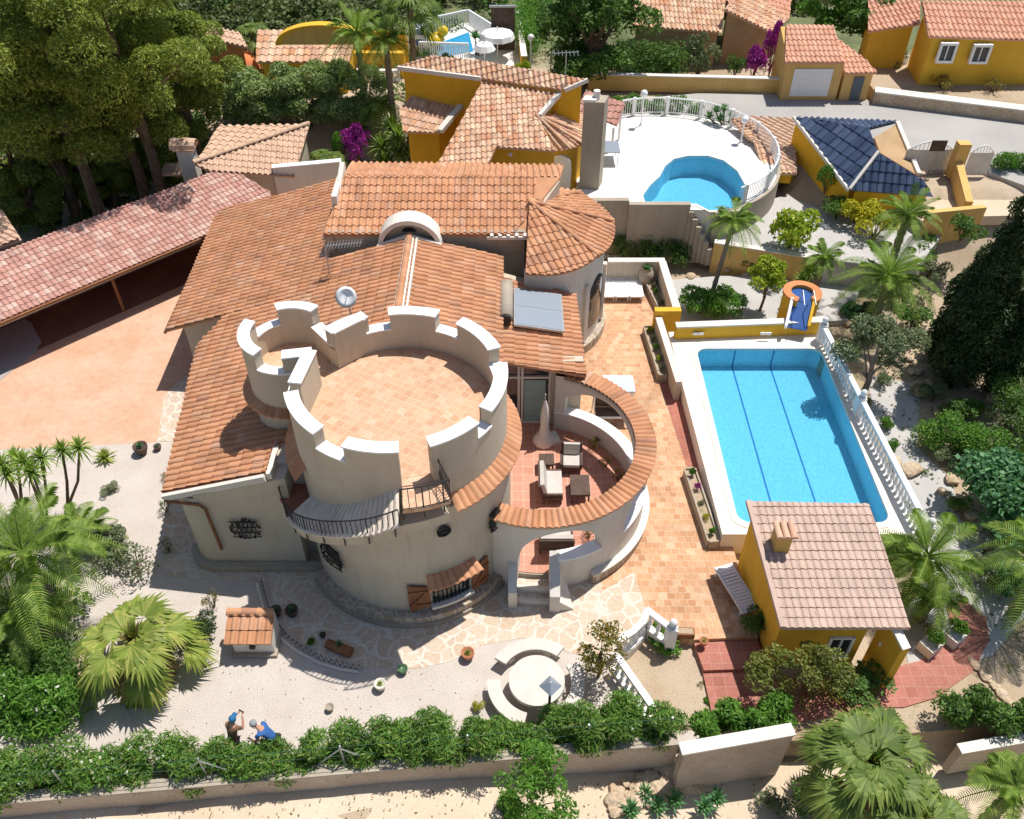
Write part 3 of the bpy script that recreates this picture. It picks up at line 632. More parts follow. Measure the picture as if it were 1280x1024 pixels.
# windows of the tower: hooded one with shutters
def on_tower(a,z,r=3.3): return Vector(circ(LC,r,a,z))
wn=MB(); wn.ring(LC,3.2,3.325,-75,-53,.7,lambda a:1.5+.22*math.sqrt(max(0,1-((a+64)/11.2)**2)),2); wn.build('window',glassd,villa)
mb=MB()
for a in np.arange(-74,-53,2.4): mb.tube([on_tower(a,.7,3.36),on_tower(a,1.65,3.36)],.014,5)
for z in(.95,1.3): mb.tube([on_tower(a,z,3.37) for a in np.arange(-75,-52,3)],.012,4); mb.build('window_bars',iron,villa)
hs=MB(); hs.ring(LC,3.25,3.5,-76,-52,.58,.69,2); hs.build('window_sill',stucco_w,villa)
hd=MB(); ring_tiles(hd,LC,3.3,3.78,-77,-49,2.12,1.92,8,.07); hd.build('window_hood_tiles',tile_o,villa)
hw=MB(); hw.ring(LC,3.28,3.45,-76,-50,1.82,2.0,3); hw.build('window_hood',stucco_w,villa)
def shutter(a,da,flip):
    mb=MB(); p=on_tower(a,1.15,3.37); t=Vector((-math.sin(R(a)),math.cos(R(a)),0)); nn=Vector((math.cos(R(a)),math.sin(R(a)),0)); M=Matrix((t,nn,Vector((0,0,1)))).transposed()
    for k in range(5): mb.box(p+t*(-.27+.135*k),(.128,.05,1.3-.07*abs(k-(4 if flip else 0))),M=M)
    ax=M@Vector((0,1,0)); 
    for s in(-1,1):
        q=p+Vector((0,0,s*.33))+nn*.045
        mb.box(q,(.67,.03,.07),M=M)
    mb.bar(p+t*-.26+nn*.05+Vector((0,0,-.33)),p+t*.26+nn*.05+Vector((0,0,.33)),.04,.06)
    mb.build('shutter',wood,villa)
shutter(-82,0,0); shutter(-46,0,1)
def grille(c,t,nn,w_,h,seed,name='iron_grille'):
    rr=random.Random(seed); gl=MB(); M=Matrix((t,nn,Vector((0,0,1)))).transposed(); gl.box(c,(w_*.75,.04,h*.8),M=M); gl.build('small_window',glassd,villa)
    mb=MB()
    for k in range(7):
        x=-w_/2+w_*k/6; pts=[c+t*(x+.05*math.sin(j*2+k))+Vector((0,0,-h/2+h*j/5))+nn*(.08+.05*math.sin(PI*j/5)) for j in range(6)]; mb.tube(pts,.018,5)
    for k in range(4):
        z=-h/2+h*k/3; mb.tube([c+t*(-w_*.62)+Vector((0,0,z))+nn*.09,c+nn*.14+Vector((0,0,z)),c+t*(w_*.62)+Vector((0,0,z))+nn*.09],.02,5)
    for k in range(26):
        a=rr.uniform(0,2*PI); q=c+t*math.cos(a)*w_*.62+Vector((0,0,math.sin(a)*h*.62))+nn*.08; M2=Matrix.Rotation(rr.uniform(0,3),3,'Z')@Matrix.Rotation(rr.uniform(0,3),3,'X'); mb.box(q,(.11,.02,.06),M=M2)
    mb.build(name,iron,villa)
def tang(a): return Vector((-math.sin(R(a)),math.cos(R(a)),0)),Vector((math.cos(R(a)),math.sin(R(a)),0))
grille(Vector((-8.55,18.0,2.05)),Vector((1,0,0)),Vector((0,-1,0)),.75,.75,1)
t,nn=tang(-131); grille(on_tower(-131,2.25,3.33),t,nn,.75,.75,2)
t,nn=tang(-66); grille(on_tower(-66,4.1,3.3),t,nn,.28,.3,3)
t,nn=tang(-34); grille(on_tower(-34,3.2,3.33),t,nn,.4,.75,4)
# ---- terrace with the curved arcade
AC=(.95,20.75); AR=3.8; TZ=.6
mb=MB(); mb.ring(AC,0,3.55,-180,180,-.3,TZ-.01,4); mb.prism([(-1,17.4),(3.2,18),(3.2,24.4),(-1,24.4)],-.3,TZ-.012); mb.build('terrace_base',stucco_g,villa)
mb=MB(); mb.prism([circ(AC,3.5,a,0)[:2] for a in range(-125,70,5)]+[(1.9,24.3),(-.55,24.3),(-.6,21)],TZ-.009,TZ+.02); mb.build('terrace_floor',redt,villa)
BT=3.28
def arch(c_a,half,zs_,rise): return lambda a: zs_+rise*math.sqrt(max(0,1-((a-c_a)/half)**2))
ops=[(43,36,1.5,1.35),(-27,17,1.5,1.45),(-80,22,1.45,1.45)]
mb=MB(); W=.34
rin=AR-.3-W/2; rou=AR-.3+W/2+.02
prev=72
# wall line from angle 75 (house) clockwise to -128 (tower)
for (ca_,hf,z_,rs) in ops:
    mb.ring(AC,rin,rou,ca_+hf,prev,-.3,BT,3)
    mb.ring(AC,rin,rou,ca_-hf,ca_+hf,arch(ca_,hf,z_,rs),BT,2)
    prev=ca_-hf
mb.ring(AC,rin,rou,-133,prev,-.3,BT,3)
mb.ring(AC,rin,rou,7,79,-.3,1.45,3); mb.ring(AC,rin,rou,-44,-10,-.3,1.5,3); mb.ring(AC,rin,rou,-82,-58,-.3,1.42,3)
mb.build('arcade_wall',stucco_w,villa)
mb=MB(); mb.ring(AC,rin-.04,rou+.03,7,79,1.45,1.52,3); mb.ring(AC,rin-.04,rou+.03,-44,-10,1.5,1.57,3); mb.ring(AC,rin-.04,rou+.03,-82,-58,1.42,1.5,3); mb.build('arcade_sill',white,villa)
mb=MB(); mb.ring(AC,rou-.02,rou+.2,-64,62,-.3,.42,3); mb.build('arcade_plinth',stonep,villa)
mb=MB(); mb.ring(AC,rou-.02,rou+.24,-64,62,.42,.50,3); mb.build('plinth_coping',stucco_w,villa)
mb=MB(); ring_tiles(mb,AC,3.16,3.86,-132,72,BT+.06,BT+.02,62,.085); mb.build('arcade_tiles',tile_o,villa)
mb=MB(); mb.ring(AC,3.14,3.80,-133,73,BT-.08,BT+.03,3); mb.build('arcade_beam_top',stucco,villa)
# front steps with flank walls
mb=MB(); mb.ring(AC,3.0,3.95,-106,-84,-.3,.40,3); mb.ring(AC,3.6,4.3,-105,-85,-.3,.20,3); mb.build('steps',crazy,villa)
mb=MB(); mb.ring(AC,3.88,4.0,-105.5,-84.5,.2,.43,3); mb.ring(AC,4.22,4.34,-104.5,-85.5,.0,.225,3); mb.build('step_nosing',stucco_w,villa)
mb=MB()
mb.prism([(-.12,16.3,.85),(.16,16.3,.85),(.16,17.6,1.5),(-.12,17.6,1.5)],-.2); mb.build('stair_flank_wall',stucco_w,villa); mb=MB(); mb.prism([(1.2,16.15,.85),(1.52,16.15,.85),(1.52,17.4,1.6),(1.2,17.4,1.6)],-.2); mb.prism([(1.52,16.2,.5),(1.98,16.25,.05),(1.7,17.3,.6),(1.52,17.3,1.3)],-.2); mb.build('stair_flank_wall',stucco_w,villa)
# solar heater
sh=empty('solar_water_heater',(1.1,27,4.2),'flat solar collector with cylindrical tank on the small lower villa roof','solar heater')
zD=lambda x:D(x,0)
M=Matrix.Rotation(math.atan(.17),3,'Y')
mb=MB(); pcx=Vector((1.0,26.9,D(1.0,0)+.22)); mb.box(pcx,(1.9,2.35,.09),M=M); mb.build('collector_frame',steel,sh)
mb=MB(); mb.box(pcx+Vector((0,.58,.052)),(1.78,1.08,.012),M=M); mb.box(pcx+Vector((0,-.58,.052)),(1.78,1.08,.012),M=M); mb.build('collector_glass',solar,sh)
mb=MB(); mb.tube([(-.22,25.95,D(-.2,0)+.35),(-.22,28.1,D(-.2,0)+.35)],.26,16); mb.build('tank',stucco_g,sh,True)
mb=MB(); mb.tube([(-.22,25.8,D(-.2,0)+.35),(-.22,25.96,D(-.2,0)+.35)],.2,12); mb.build('tank_end',iron,sh)
# satellite dish and antenna
dsh=empty('satellite_dish',(-5.35,23.4,5.0),'small white satellite dish on a short mast behind the turret battlements','satellite dish')
mb=MB(); prof=[(.0,0),(.1,.008),(.22,.04),(.34,.1),(.35,.11),(.22,.06),(.0,.02)]; mm=Matrix.Rotation(R(60),3,'X')@Matrix.Identity(3)
tmp=MB(); tmp.lathe((0,0,0),prof,20); mb.add([mm@Vector(v)+Vector((-5.35,23.2,7.35)) for v in tmp.v],tmp.f); mb.build('dish',plasticw,dsh,True)
mb=MB(); mb.tube([(-5.35,23.4,5.2),(-5.35,23.35,7.3)],.03,8); mb.tube([(-5.35,23.2,7.3),(-5.35,22.85,7.55)],.015,6); mb.build('mast',steel,dsh)
an=empty('television_antenna',(-7.0,28.5,4.6),'thin roof antenna with a long comb of rods on the west roof slope','antenna')
mb=MB(); mb.tube([(-7.1,28.5,4.5),(-7.1,28.5,6.3)],.025,6); mb.build('mast',steel,an)
mb=MB(); mb.tube([(-7.1,28.5,5.9),(-5.7,28.6,6.0)],.02,6)
for k in range(12): x=-7.0+k*.115; mb.tube([(x,28.25,5.92+.01*k),(x,28.8,5.92+.01*k)],.009,4)
for k in range(5): mb.tube([(-7.35,28.5,5.4+k*.1),(-6.9,28.3,5.4+k*.1)],.012,4)
mb.build('antenna_rods',steel,an)
# ================================================================ NEIGHBOURING BUILDINGS
def plane3(p,q,r):
    p,q,r=Vector(p),Vector(q),Vector(r); n=(q-p).cross(r-p); b=-n.x/n.z; c=-n.y/n.z; return (p.z-b*p.x-c*p.y,b,c)
def house(name,loc,label,cat='house',group=None): return empty(name,loc,label,cat,group)
def inset(pts,d):
    c=sum((Vector(p) for p in pts),Vector())/len(pts)
    out=[]
    for p in pts:
        p=Vector(p); v=c-p; v.z=0; out.append(p+v.normalized()*d)
    return out
def walls_under(h,pts,z0,mat,d=.35,drop=.14,name='walls'):
    mb=MB(); q=[Vector((p.x,p.y,0)) for p in inset(pts,d)]
    pl=plane3(pts[0],pts[1],pts[2])
    q=[Vector((p.x,p.y,pl[0]+pl[1]*p.x+pl[2]*p.y-drop)) for p in q]
    mb.prism(q,z0); return mb.build(name,mat,h)
def pxplane(l,z_a,z_b=None,slope_y=None):
    pass
# --- carport / west wing with pink roof
cpz=(0,0,0)
e1=P(0,402,2.3); e2=P(250,297,2.3); dv=(e2-e1).normalized(); e0=e1-dv*9
nv=Vector((-dv.y,dv.x,0))
r2p=P(285,208,3.3); dist=(r2p-e1).dot(nv); plk=plane3(e1,e2,r2p); kf=lambda x,y:Vector((x,y,plk[0]+plk[1]*x+plk[2]*y))
kC=PL(337,240,*plk); e3=e2+dv*((kC-e2).dot(dv)-.3); e3.z=2.3; r0=kf(*(r2p-dv*22)[:2])
carport=house('carport',(-18,32,0),'long open carport with a pink tiled roof running from the left edge behind the driveway','carport')
tiles('roof',[[e0,e3,kC,r2p,r0]],-nv,tile_p,carport,cw=.23,rl=.33,hh=.05)
mb=MB(); b0=e0+nv*dist*.95; b1=r2p+dv*.2
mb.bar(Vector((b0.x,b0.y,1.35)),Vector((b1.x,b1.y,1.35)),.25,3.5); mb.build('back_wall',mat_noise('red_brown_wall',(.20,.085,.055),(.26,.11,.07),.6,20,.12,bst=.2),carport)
mb=MB(); mb.bar(e0+Vector((0,0,-.16))+nv*.1,e2+Vector((0,0,-.16))+nv*.1,.12,.2); mb.build('eave_beam',stucco_g,carport)
mb=MB(); mb.bar(e0+Vector((0,0,-.05))-nv*.07,e2+Vector((0,0,-.05))-nv*.07,.12,.08); mb.build('gutter',wood,carport)
for t_ in (4.2,13.0):
    q=e2-dv*t_+nv*.5; mb=MB(); mb.box((q.x,q.y,1.0),(.1,.1,2.3)); mb.build('post',wood,carport)
slab('carport_floor',[(e0+nv*.5)[:2],(e2+nv*.5)[:2],(r2p)[:2],(r0)[:2]],.02,mat_noise('shade_dark_floor',(.20,.09,.06),(.26,.12,.08),.6,20,.12,bst=.1),.6)  # floor colour darkened for the shade under the carport roof
slab('cobbled_drive',poly([(-40,480),(-5,480),(45,440),(52,428),(40,405),(0,380),(-40,390)],0),.03,road_m,.3)
# --- west neighbour with tan hip roof
wh=house('neighbour_house',(-13,42,0),'low tan hip roofed house with white chimney behind the pink carport roof')
c1=P(275,158,3.6); c2=P(387,156,3.6); c3=P(368,221,3.2); c4=P(243,204,3.2)
tiles('upper_slope',[[c1,c2,P(243,205,3.6)+Vector((0,0,0))]],(c4-c1),tile_b,wh,cw=.42,rl=.5,hh=.1)
hp=P(243,205,3.6); plw=plane3(hp,c2,P(368,221,2.7)); lw=PL(262,214,*plw); lw2=PL(368,221,*plw)
tiles('front_slope',[[hp,c2,lw2,lw]],(.15,-1,0),tile_b,wh)
mb=MB(); caps(mb,hp+Vector((0,0,.1)),c2+Vector((0,0,.1)),.12); mb.build('hip_caps',tile_b,wh)
walls_under(wh,[hp,c2,lw2,lw],-.3,stucco,.4)
walls_under(wh,[c1,c2,hp],-.3,stucco,.5)
ch=P(234,205,3.2); mb=MB(); mb.box((ch.x,ch.y+.3,2.4),(.75,.7,3.0)); mb.build('chimney',stucco_w,wh)
mb=MB(); caps(mb,(ch.x-.6,ch.y+.3,4.0),(ch.x+.6,ch.y+.3,4.0),.42,.6); mb.box((ch.x,ch.y+.3,3.95),(1.0,.9,.08)); mb.build('chimney_cap',tile_b,wh)
mb=MB(); mb.box(P(225,212,2.4),(1.8,1.2,.12)); mb.build('flat_roof',tile_b,wh)
fl=house('neighbour_roof_corner',(-24,33,0),'pale tiled roof corner of a building cut by the left edge','building')
pts=[P(-30,262,4.0),P(2,262,4.0),P(27,300,3.4),P(-30,318,3.4)]; tiles('roof',[pts],(1,-.5,0),tile_b,fl); walls_under(fl,pts,-.3,stucco)
# --- yellow neighbour house to the north
yh=house('yellow_house',(2,48,2.3),'deep yellow house with several tan tiled roofs and a tall rough chimney tower')
G=2.2
def pz(l,z): return [P(u,v,z) for u,v in l]
# back high block
b1_=[P(497,84,6.6),P(601,101,6.6),P(681,110,6.7),P(706,113,6.7),P(735,102,6.7),P(733,98,6.8),P(600,78,7.1),P(540,70,7.1)]
bb=[P(497,84,6.5),P(600,99,6.5),P(708,112,6.5),P(735,101,6.75),P(545,69,7.6)]
pl=plane3(P(497,84,6.6),P(706,113,6.6),P(600,76,7.15))
bb=[PL(u,v,*pl) for u,v in ((497,84),(706,113),(735,100),(600,76),(540,70))]
tiles('back_roof',[bb],(0,-1,0),tile_t,yh,cw=.25,rl=.38)
walls_under(yh,bb,G,yellow_o,.3)
mb=MB(); mb.bar(bb[0]+Vector((0,-.05,-.02)),PL(601,98,*pl)+Vector((0,-.05,0)),.14,.2); mb.build('verge_board',stucco_w,yh); mb=MB(); mb.bar(bb[1],bb[2],.14,.18); mb.build('verge_board',stucco_w,yh)
# left low roof
pl2=plane3(P(522,114,5.3),P(594,106,5.5),P(550,166,4.3)); q=[PL(u,v,*pl2) for u,v in ((522,114),(594,106),(590,113),(550,166),(504,165),(499,137))]
tiles('left_roof',[q],(-.3,-1,0),tile_t,yh,cw=.25); walls_under(yh,[q[0],q[2],q[3],q[4]],G,yellow_o,.3)
# main roof
pl3=plane3(P(605,99,6.5),P(703,111,6.5),P(602,223,4.5))
mr=[(605,98),(705,111),(676,143),(668,146),(694,189),(620,184),(602,223),(540,219)]
M1=[PL(u,v,*pl3) for u,v in ((605,98),(703,111),(672,145),(694,189),(620,184),(602,223),(540,219))]
tiles('main_roof',[[M1[0],M1[1],M1[2],M1[4],PL(570,164,*pl3)],[M1[2],M1[3],M1[4]],[PL(570,164,*pl3),M1[4],M1[5],M1[6]]],(0,-1,0),tile_t,yh,cw=.25,rl=.38,hh=.07)
mb=MB(); q=[v-Vector((0,0,.14)) for v in (M1[0]+Vector((.2,-.2,0)),M1[1]+Vector((-.4,0,0)),M1[2]+Vector((-.2,-.2,0)),M1[3]+Vector((0,.6,0)),M1[4]+Vector((-.3,.4,0)),M1[5]+Vector((-.35,.4,0)),M1[6]+Vector((.35,.4,0)))]; mb.prism(q,G); mb.build('main_walls',yellow,yh)
mb=MB(); vA=PL(596,112,*pl2); vB=PL(550,167,*pl2); mb.bar(vA+Vector((0,0,.12)),vB+Vector((0,0,.12)),.3,.22); mb.build('white_verge',stucco_w,yh); mb=MB(); mb.bar(M1[1]+Vector((.1,.1,0)),M1[2]+Vector((.1,0,0)),.2,.22); mb.build('white_verge',stucco_w,yh)
# cone part
ap=PL(670,145,*pl3); ec=[(694,189),(712,187),(728,181),(738,170),(728,141)]
base=[P(u,v,ap.z-1.35) for u,v in ec]
for i in range(4):
    tiles('cone_roof',[[ap,base[i],base[i+1]]],((base[i]+base[i+1])/2-ap),tile_t,yh,cw=.25,rl=.38)
mb=MB()
for i in (1,2,3): caps(mb,ap+Vector((0,0,.06)),base[i]+Vector((0,0,.06)),.1)
mb.build('cone_hip_caps',tile_t,yh)
mb=MB(); q=[(v*.9+ap*.1) for v in base]; q=[Vector((v.x,v.y,ap.z-1.3)) for v in q]; mb.prism([M1[4]+Vector((0,.4,-.3)),*q,Vector((ap.x+1,ap.y+1.5,ap.z-1.3)),Vector((ap.x-2,ap.y+1,ap.z-1.3))],G); mb.build('round_walls',yellow,yh)
# front door arch + lamp
Yf=M1[4].y+.36
q=P(697,218,G+1.0); 
dpos=PY(697,232,base[0].y+.28)
mb=MB(); arch_solid(mb,dpos.x,dpos.y-.25,dpos.y+.6,dpos.z+1.1,.62,12,0,1.0); mb.box((dpos.x,dpos.y+.175,dpos.z+.3),(1.24,.85,1.6)); mb.build('arched_door',white,yh)
lp=PY(638,193,Yf-.3); mb=MB(); mb.sphere((lp.x,lp.y,lp.z),.1); mb.build('wall_lamp',white,yh)
# stone chimney tower
tb=P(735,236,2.6); mb=MB(); mb.prism([(tb.x-.45,tb.y-.0,0),(tb.x+.5,tb.y-.1,0),(tb.x+.75,tb.y+.7,0),(tb.x-.3,tb.y+.8,0)],2.0,7.0); mb.build('chimney_tower',stucco_g,yh)
mb=MB(); mb.prism([(tb.x-.52,tb.y-.07,0),(tb.x+.1,tb.y-.12,0),(tb.x+.2,tb.y+.35,0),(tb.x-.38,tb.y+.4,0)],7.0,7.12); mb.tube([(tb.x+.15,tb.y+.3,7.0),(tb.x+.15,tb.y+.3,7.4)],.16,10); mb.build('chimney_cowl',stucco_w,yh)
pr=P(752,140,4.4); mb=None
q=[P(735,115,4.6),P(758,122,4.6),P(781,130,4.6),P(772,157,4.0),P(745,150,4.0),P(726,150,4.2)]; pl4=plane3(q[0],q[2],q[3]); q=[PL(u,v,*pl4) for u,v in ((733,113),(781,129),(771,157),(722,138))]
tiles('porch_roof',[q],(q[2]-q[1]),tile_p,yh,cw=.3)
mb=MB(); 
for v in (q[2],q[1]): mb.tube([(v.x-.15,v.y,v.z-.1),(v.x-.15,v.y,2.4)],.07,8)
mb.build('porch_posts',white,yh)
an2=empty('television_antenna',P(706,112,6.4),'tall thin antenna mast on the yellow house roof','antenna')
ab=P(706,114,6.5); mb=MB(); mb.tube([ab,ab+Vector((0,0,1.9))],.03,6); mb.build('mast',steel,an2)
mb=MB(); mb.tube([ab+Vector((-.6,0,1.8)),ab+Vector((.6,.2,1.8))],.02,5)
for k in range(7): mb.tube([ab+Vector((-.55+k*.18,-.3,1.8)),ab+Vector((-.55+k*.18,.35,1.8))],.012,4)
mb.build('antenna_rods',steel,an2)
cwq=empty('courtyard_wall',P(385,228,2.5),'low white wall just behind the villa roof, left of the yellow house','wall'); a_=P(345,232,2.2); b_=P(430,224,2.2); mb=MB(); mb.bar(a_,b_,.3,2.0); mb.build('wall_panel',stucco_w,cwq); mb=MB(); mb.bar(a_+Vector((0,0,1.03)),b_+Vector((0,0,1.03)),.36,.06); mb.build('wall_cap',white,cwq)
# white terrace with kidney pool
TZ2=2.6; tc=(8.1,41.9); TRr=5.5
tp=[circ(tc,TRr,a,TZ2)[:2] for a in range(-68,113,6)]
outer=[(4.6,37.25)]+[(7.9,36.85)]+tp+[(3.4,46.8),(3.2,38.6),(4.0,37.3)]
kid=[(803,245),(812,232),(824,221),(831,208),(842,199),(860,195),(885,195),(905,201),(922,214),(932,232),(930,248),(920,262),(904,271),(888,270),(872,262),(850,259),(825,256),(806,253)]
kw=[P(u,v,TZ2) for u,v in kid]
kw=[Vector((p.x,max(p.y,37.35 if p.x<9.1 else 36.75),TZ2)) for i,p in enumerate(kw)]
kk=[]
for p in kw:
    if not kk or (p-kk[-1]).length>.12: kk.append(p)
mb=MB(); mb.holed(outer,[(p.x,p.y) for p in kk],-.4,TZ2); struct('white_terrace',mb,terrw)
np_=empty('kidney_pool',(9,40,TZ2),'kidney shaped blue pool on the round white terrace beside the yellow house','swimming pool')
c0=sum(kk,Vector())/len(kk); ki=[p+(c0-p).normalized()*.015 for p in kk]; n=len(ki)
mb=MB(); mb.add([(p.x,p.y,TZ2-.005) for p in ki]+[(p.x,p.y,TZ2-1.1) for p in ki],[(i,(i+1)%n,(i+1)%n+n,i+n) for i in range(n)]); bt=geometry.tessellate_polygon([[Vector((p.x,p.y,0)) for p in ki]]); mb.add([(p.x,p.y,TZ2-1.1) for p in ki],[tuple(t) for t in bt]); mb.build('basin',mosaic,np_)
mb=MB(); mb.add([(p.x,p.y,TZ2-.12) for p in ki],[tuple(t) if (ki[t[1]]-ki[t[0]]).cross(ki[t[2]]-ki[t[0]]).z>0 else tuple(reversed(t)) for t in bt]); mb.raw=1; mb.build('water_surface',waterm,np_)
mb=MB(); q1=[p+(c0-p).normalized()*.02 for p in kk]; q2=[p-(c0-p).normalized()*.2 for p in kk]; q2=[Vector((p.x,max(p.y,37.05 if p.x<9.1 else 36.6),0)) for p in q2]; mb.holed([(p.x,p.y) for p in q2],[(p.x,p.y) for p in q1],TZ2+.003,TZ2+.03); mb.build('coping',deckw,np_)
# balustrade round the terrace
nb=empty('terrace_railing',(tc[0],tc[1],TZ2),'curved white metal railing along the outer edge of the round white terrace','railing')
mb=MB(); angs=np.arange(-60,113,1.4); 
mb.tube([circ(tc,TRr-.12,a,TZ2+.95) for a in np.arange(-60,114,4)],.045,6); mb.build('top_rail',white,nb)
mb=MB(); mb.tube([circ(tc,TRr-.12,a,TZ2+.12) for a in np.arange(-60,114,4)],.03,6); mb.build('bottom_rail',white,nb)
mb=MB(); 
for a in angs: mb.tube([circ(tc,TRr-.12,a,TZ2+.12),circ(tc,TRr-.12,a,TZ2+.93)],.016,4)
mb.build('bars',white,nb)
pm=MB().box((0,0,.5),(.16,.16,1.05)).mesh('post')
for a in np.arange(-56,112,20): link('post',pm,white,nb,loc=Vector(circ(tc,TRr-.12,a,TZ2))-nb.location)
# retaining wall below the terrace
rw=empty('retaining_wall',(7,37,0),'tall grey plastered retaining wall with a stepped top below the kidney pool','wall')
mb=MB(); mb.box((4.2,37.15,1.5),(2.7,.3,3.0)); mb.box((7.0,36.95,1.35),(2.9,.3,3.1)); mb.build('wall_panel',stucco_g,rw)
mb=MB(); mb.ring(tc,TRr-.02,TRr+.14,-75,20,-.4,TZ2+.06,3); mb.build('curved_panel',stucco_g,rw)
mb=MB(); 
for k in range(6): mb.box((8.52+k*.2,36.86-k*.13,1.25-k*.16),(.26,.34,2.6-k*.34))
mb.build('stepped_end',stucco_g,rw)
gw=empty('garden_wall',(12,35.4,0),'low cream garden wall with a pale cap between the two gardens','wall')
g1=P(893,303,1.3); g2=P(1020,323,1.3); mb=MB(); mb.bar((g1.x,g1.y,.45),(g2.x,g2.y,.45),.25,1.75); mb.build('wall_panel',mustard,gw)
mb=MB(); mb.bar((g1.x,g1.y,1.35),(g2.x,g2.y,1.35),.34,.06); mb.build('wall_cap',stucco_w,gw)
# terrace furniture seen behind chimney
tb2=P(757,200,TZ2); ft=empty('glass_table',tb2,'square glass topped table with white legs beside the yellow house chimney tower','table')
mb=MB(); mb.box((tb2.x,tb2.y,TZ2+.72),(1.3,1.3,.04)); mb.build('tabletop',solar,ft)
lg=MB().tube([(0,0,0),(0,0,.7)],.03,6).mesh('leg')
for i in(-1,1):
    for j in(-1,1): link('leg',lg,white,ft,loc=(i*.55,j*.55,0))
# street lamps with globes
def globe_lamp(u,vb,vt,z,label):
    p=P(u,vb,z); h=hgt(p,vt); e=empty('globe_lamp',p,label,'lamp post','globe lamps')
    MBl=MB(); MBl.tube([p,p+Vector((0,0,h-.15))],.045,8); MBl.build('pole',white,e)
    m=MB(); m.sphere(p+Vector((0,0,h)),.2,12,8); m.build('globe',plasticw,e,True)
    m=MB(); m.lathe(p,[(.1,0),(.1,.08),(.06,.15)],8); m.build('base',white,e)
globe_lamp(801,157,118,2.6,'white globe lamp post at the back of the round pool terrace')
globe_lamp(926,178,150,2.6,'white globe lamp post by the tan tiled roof right of the terrace railing')
globe_lamp(663,92,48,2.6,'white globe lamp post in the green garden behind the yellow house')
# --- garage house top right
gh=house('garage',(22,52,2.5),'small garage with orange tiled roof, white up-and-over door and grey side door','garage')
RZ=2.6
ga=P(975,123,RZ); gb=P(1046,125,RZ); gc=P(1092,128,RZ)
yF=ga.y
def face(u,v,Y): return PY(u,v,Y)
t1=face(981,78,yF-.25); t2=face(1056,78,yF-.25)
zE=t1.z
pl=plane3(t1,t2,Vector((t1.x,t1.y+5,zE+1.7))); q=[t1,t2,PL(1041,32,*pl),PL(983,31,*pl)]
tiles('roof',[q],(0,-1,0),tile_s,gh,cw=.27,rl=.45,hh=.07)
mb=MB(); q2=inset(q,.25); mb.prism([(ga.x,yF,zE-.1),(gb.x,yF,zE-.1),(q[2].x-.1,q[2].y,q[2].z-.1),(ga.x,q[3].y,q[3].z-.1)],RZ-.3); mb.build('walls',mustard,gh)
mb=MB(); d1=face(986,120,yF); d2=face(1042,86,yF); mb.box(((d1.x+d2.x)/2,yF-.02,(d1.z+d2.z)/2),(d2.x-d1.x,.06,d2.z-d1.z)); mb.build('garage_door',white,gh)
mb=MB(); a_=face(1060,127,yF); b_=face(1081,96,yF); t3=face(1056,92,yF-.2); t4=face(1096,91,yF-.2)
mb.box(((t3.x+t4.x)/2+.0,yF+1.4,(t3.z+RZ)/2-.1),(t4.x-t3.x-.2,2.8,t3.z-RZ)); mb.build('side_block',mustard,gh)
mb=MB(); mb.box(((a_.x+b_.x)/2,yF-.04,(a_.z+b_.z)/2),(b_.x-a_.x,.06,b_.z-a_.z)); mb.build('side_door',mat_plain('grey_door_paint',(.12,.14,.17),.6),gh)
pl=plane3(t3,t4,Vector((t3.x,t3.y+3,t3.z+.9))); q=[t3,t4,PL(1082,75,*pl),PL(1042,45,*pl)]; tiles('side_roof',[q],(0,-1,0),tile_s,gh,cw=.27,rl=.45,hh=.07)
# --- tan house left of garage
th=house('tan_house',(16,58,2.3),'brown walled house with two pale tiled roofs behind the bougainvillea','house')
yT=P(850,100,RZ).y+2.5
def roofpx(h,pxs,yf,rise,mat,wmat,down=(0,-1,0),G_=2.0,cw=.28,name='roof',d=.35):
    """front eave = first two pixels on vertical plane Y=yf; plane rises to the back"""
    a=PY(*pxs[0],yf); b=PY(*pxs[1],yf); c=Vector((a.x,a.y+5,a.z+rise*5)); pl=plane3(a,b,c); q=[PL(u,v,*pl) for u,v in pxs]
    tiles(name,[q],down,mat,h,cw=cw,rl=.55,hh=.09); walls_under(h,q,G_,wmat,d); return q
roofpx(th,[(790,33),(902,41),(907,0),(915,-40),(800,-40)],yT,.3,tile_t,brownst)
roofpx(th,[(905,12),(962,40),(985,26),(930,-20)],yT+.6,.25,tile_t,brownst,name='side_roof')
roofpx(th,[(905,2),(986,26),(990,-10),(925,-30)],yT+3,.25,tile_s,brownst,name='rear_roof')
# --- yellow house far right
fh=house('ochre_house',(30,60,2.3),'ochre house with orange tiled roof and two white framed windows at the top right')
yR=P(1200,98,3.4).y
q=roofpx(fh,[(1161,46),(1330,52),(1330,2),(1152,2)],yR-.3,.35,tile_s,yellow,cw=.3,d=.3)
q=roofpx(fh,[(1085,40),(1150,30),(1150,0),(1085,0)],yR+2,.2,tile_s,yellow,name='left_roof')
for u0,u1,v0,v1 in ((1168,1198,53,78),(1209,1241,55,79)):
    a_=face(u0,v1,yR-.42); b_=face(u1,v0,yR-.42); f=MB(); cx,cz=(a_.x+b_.x)/2,(a_.z+b_.z)/2; W_,H_=b_.x-a_.x,b_.z-a_.z
    for sx in(-1,1): f.box((cx+sx*W_*.44,yR-.48,cz),(W_*.12,.2,H_))
    for sz in(-1,1): f.box((cx,yR-.48,cz+sz*H_*.44),(W_*.76,.2,H_*.12))
    f.box((cx,yR-.44,cz),(.06,.1,H_*.76)); fo=f.build('window_frame',white,fh)
    f=MB(); f.box((cx,yR-.42,cz),(W_*.77,.08,H_*.77)); f.build('window_pane',glassd,fh)
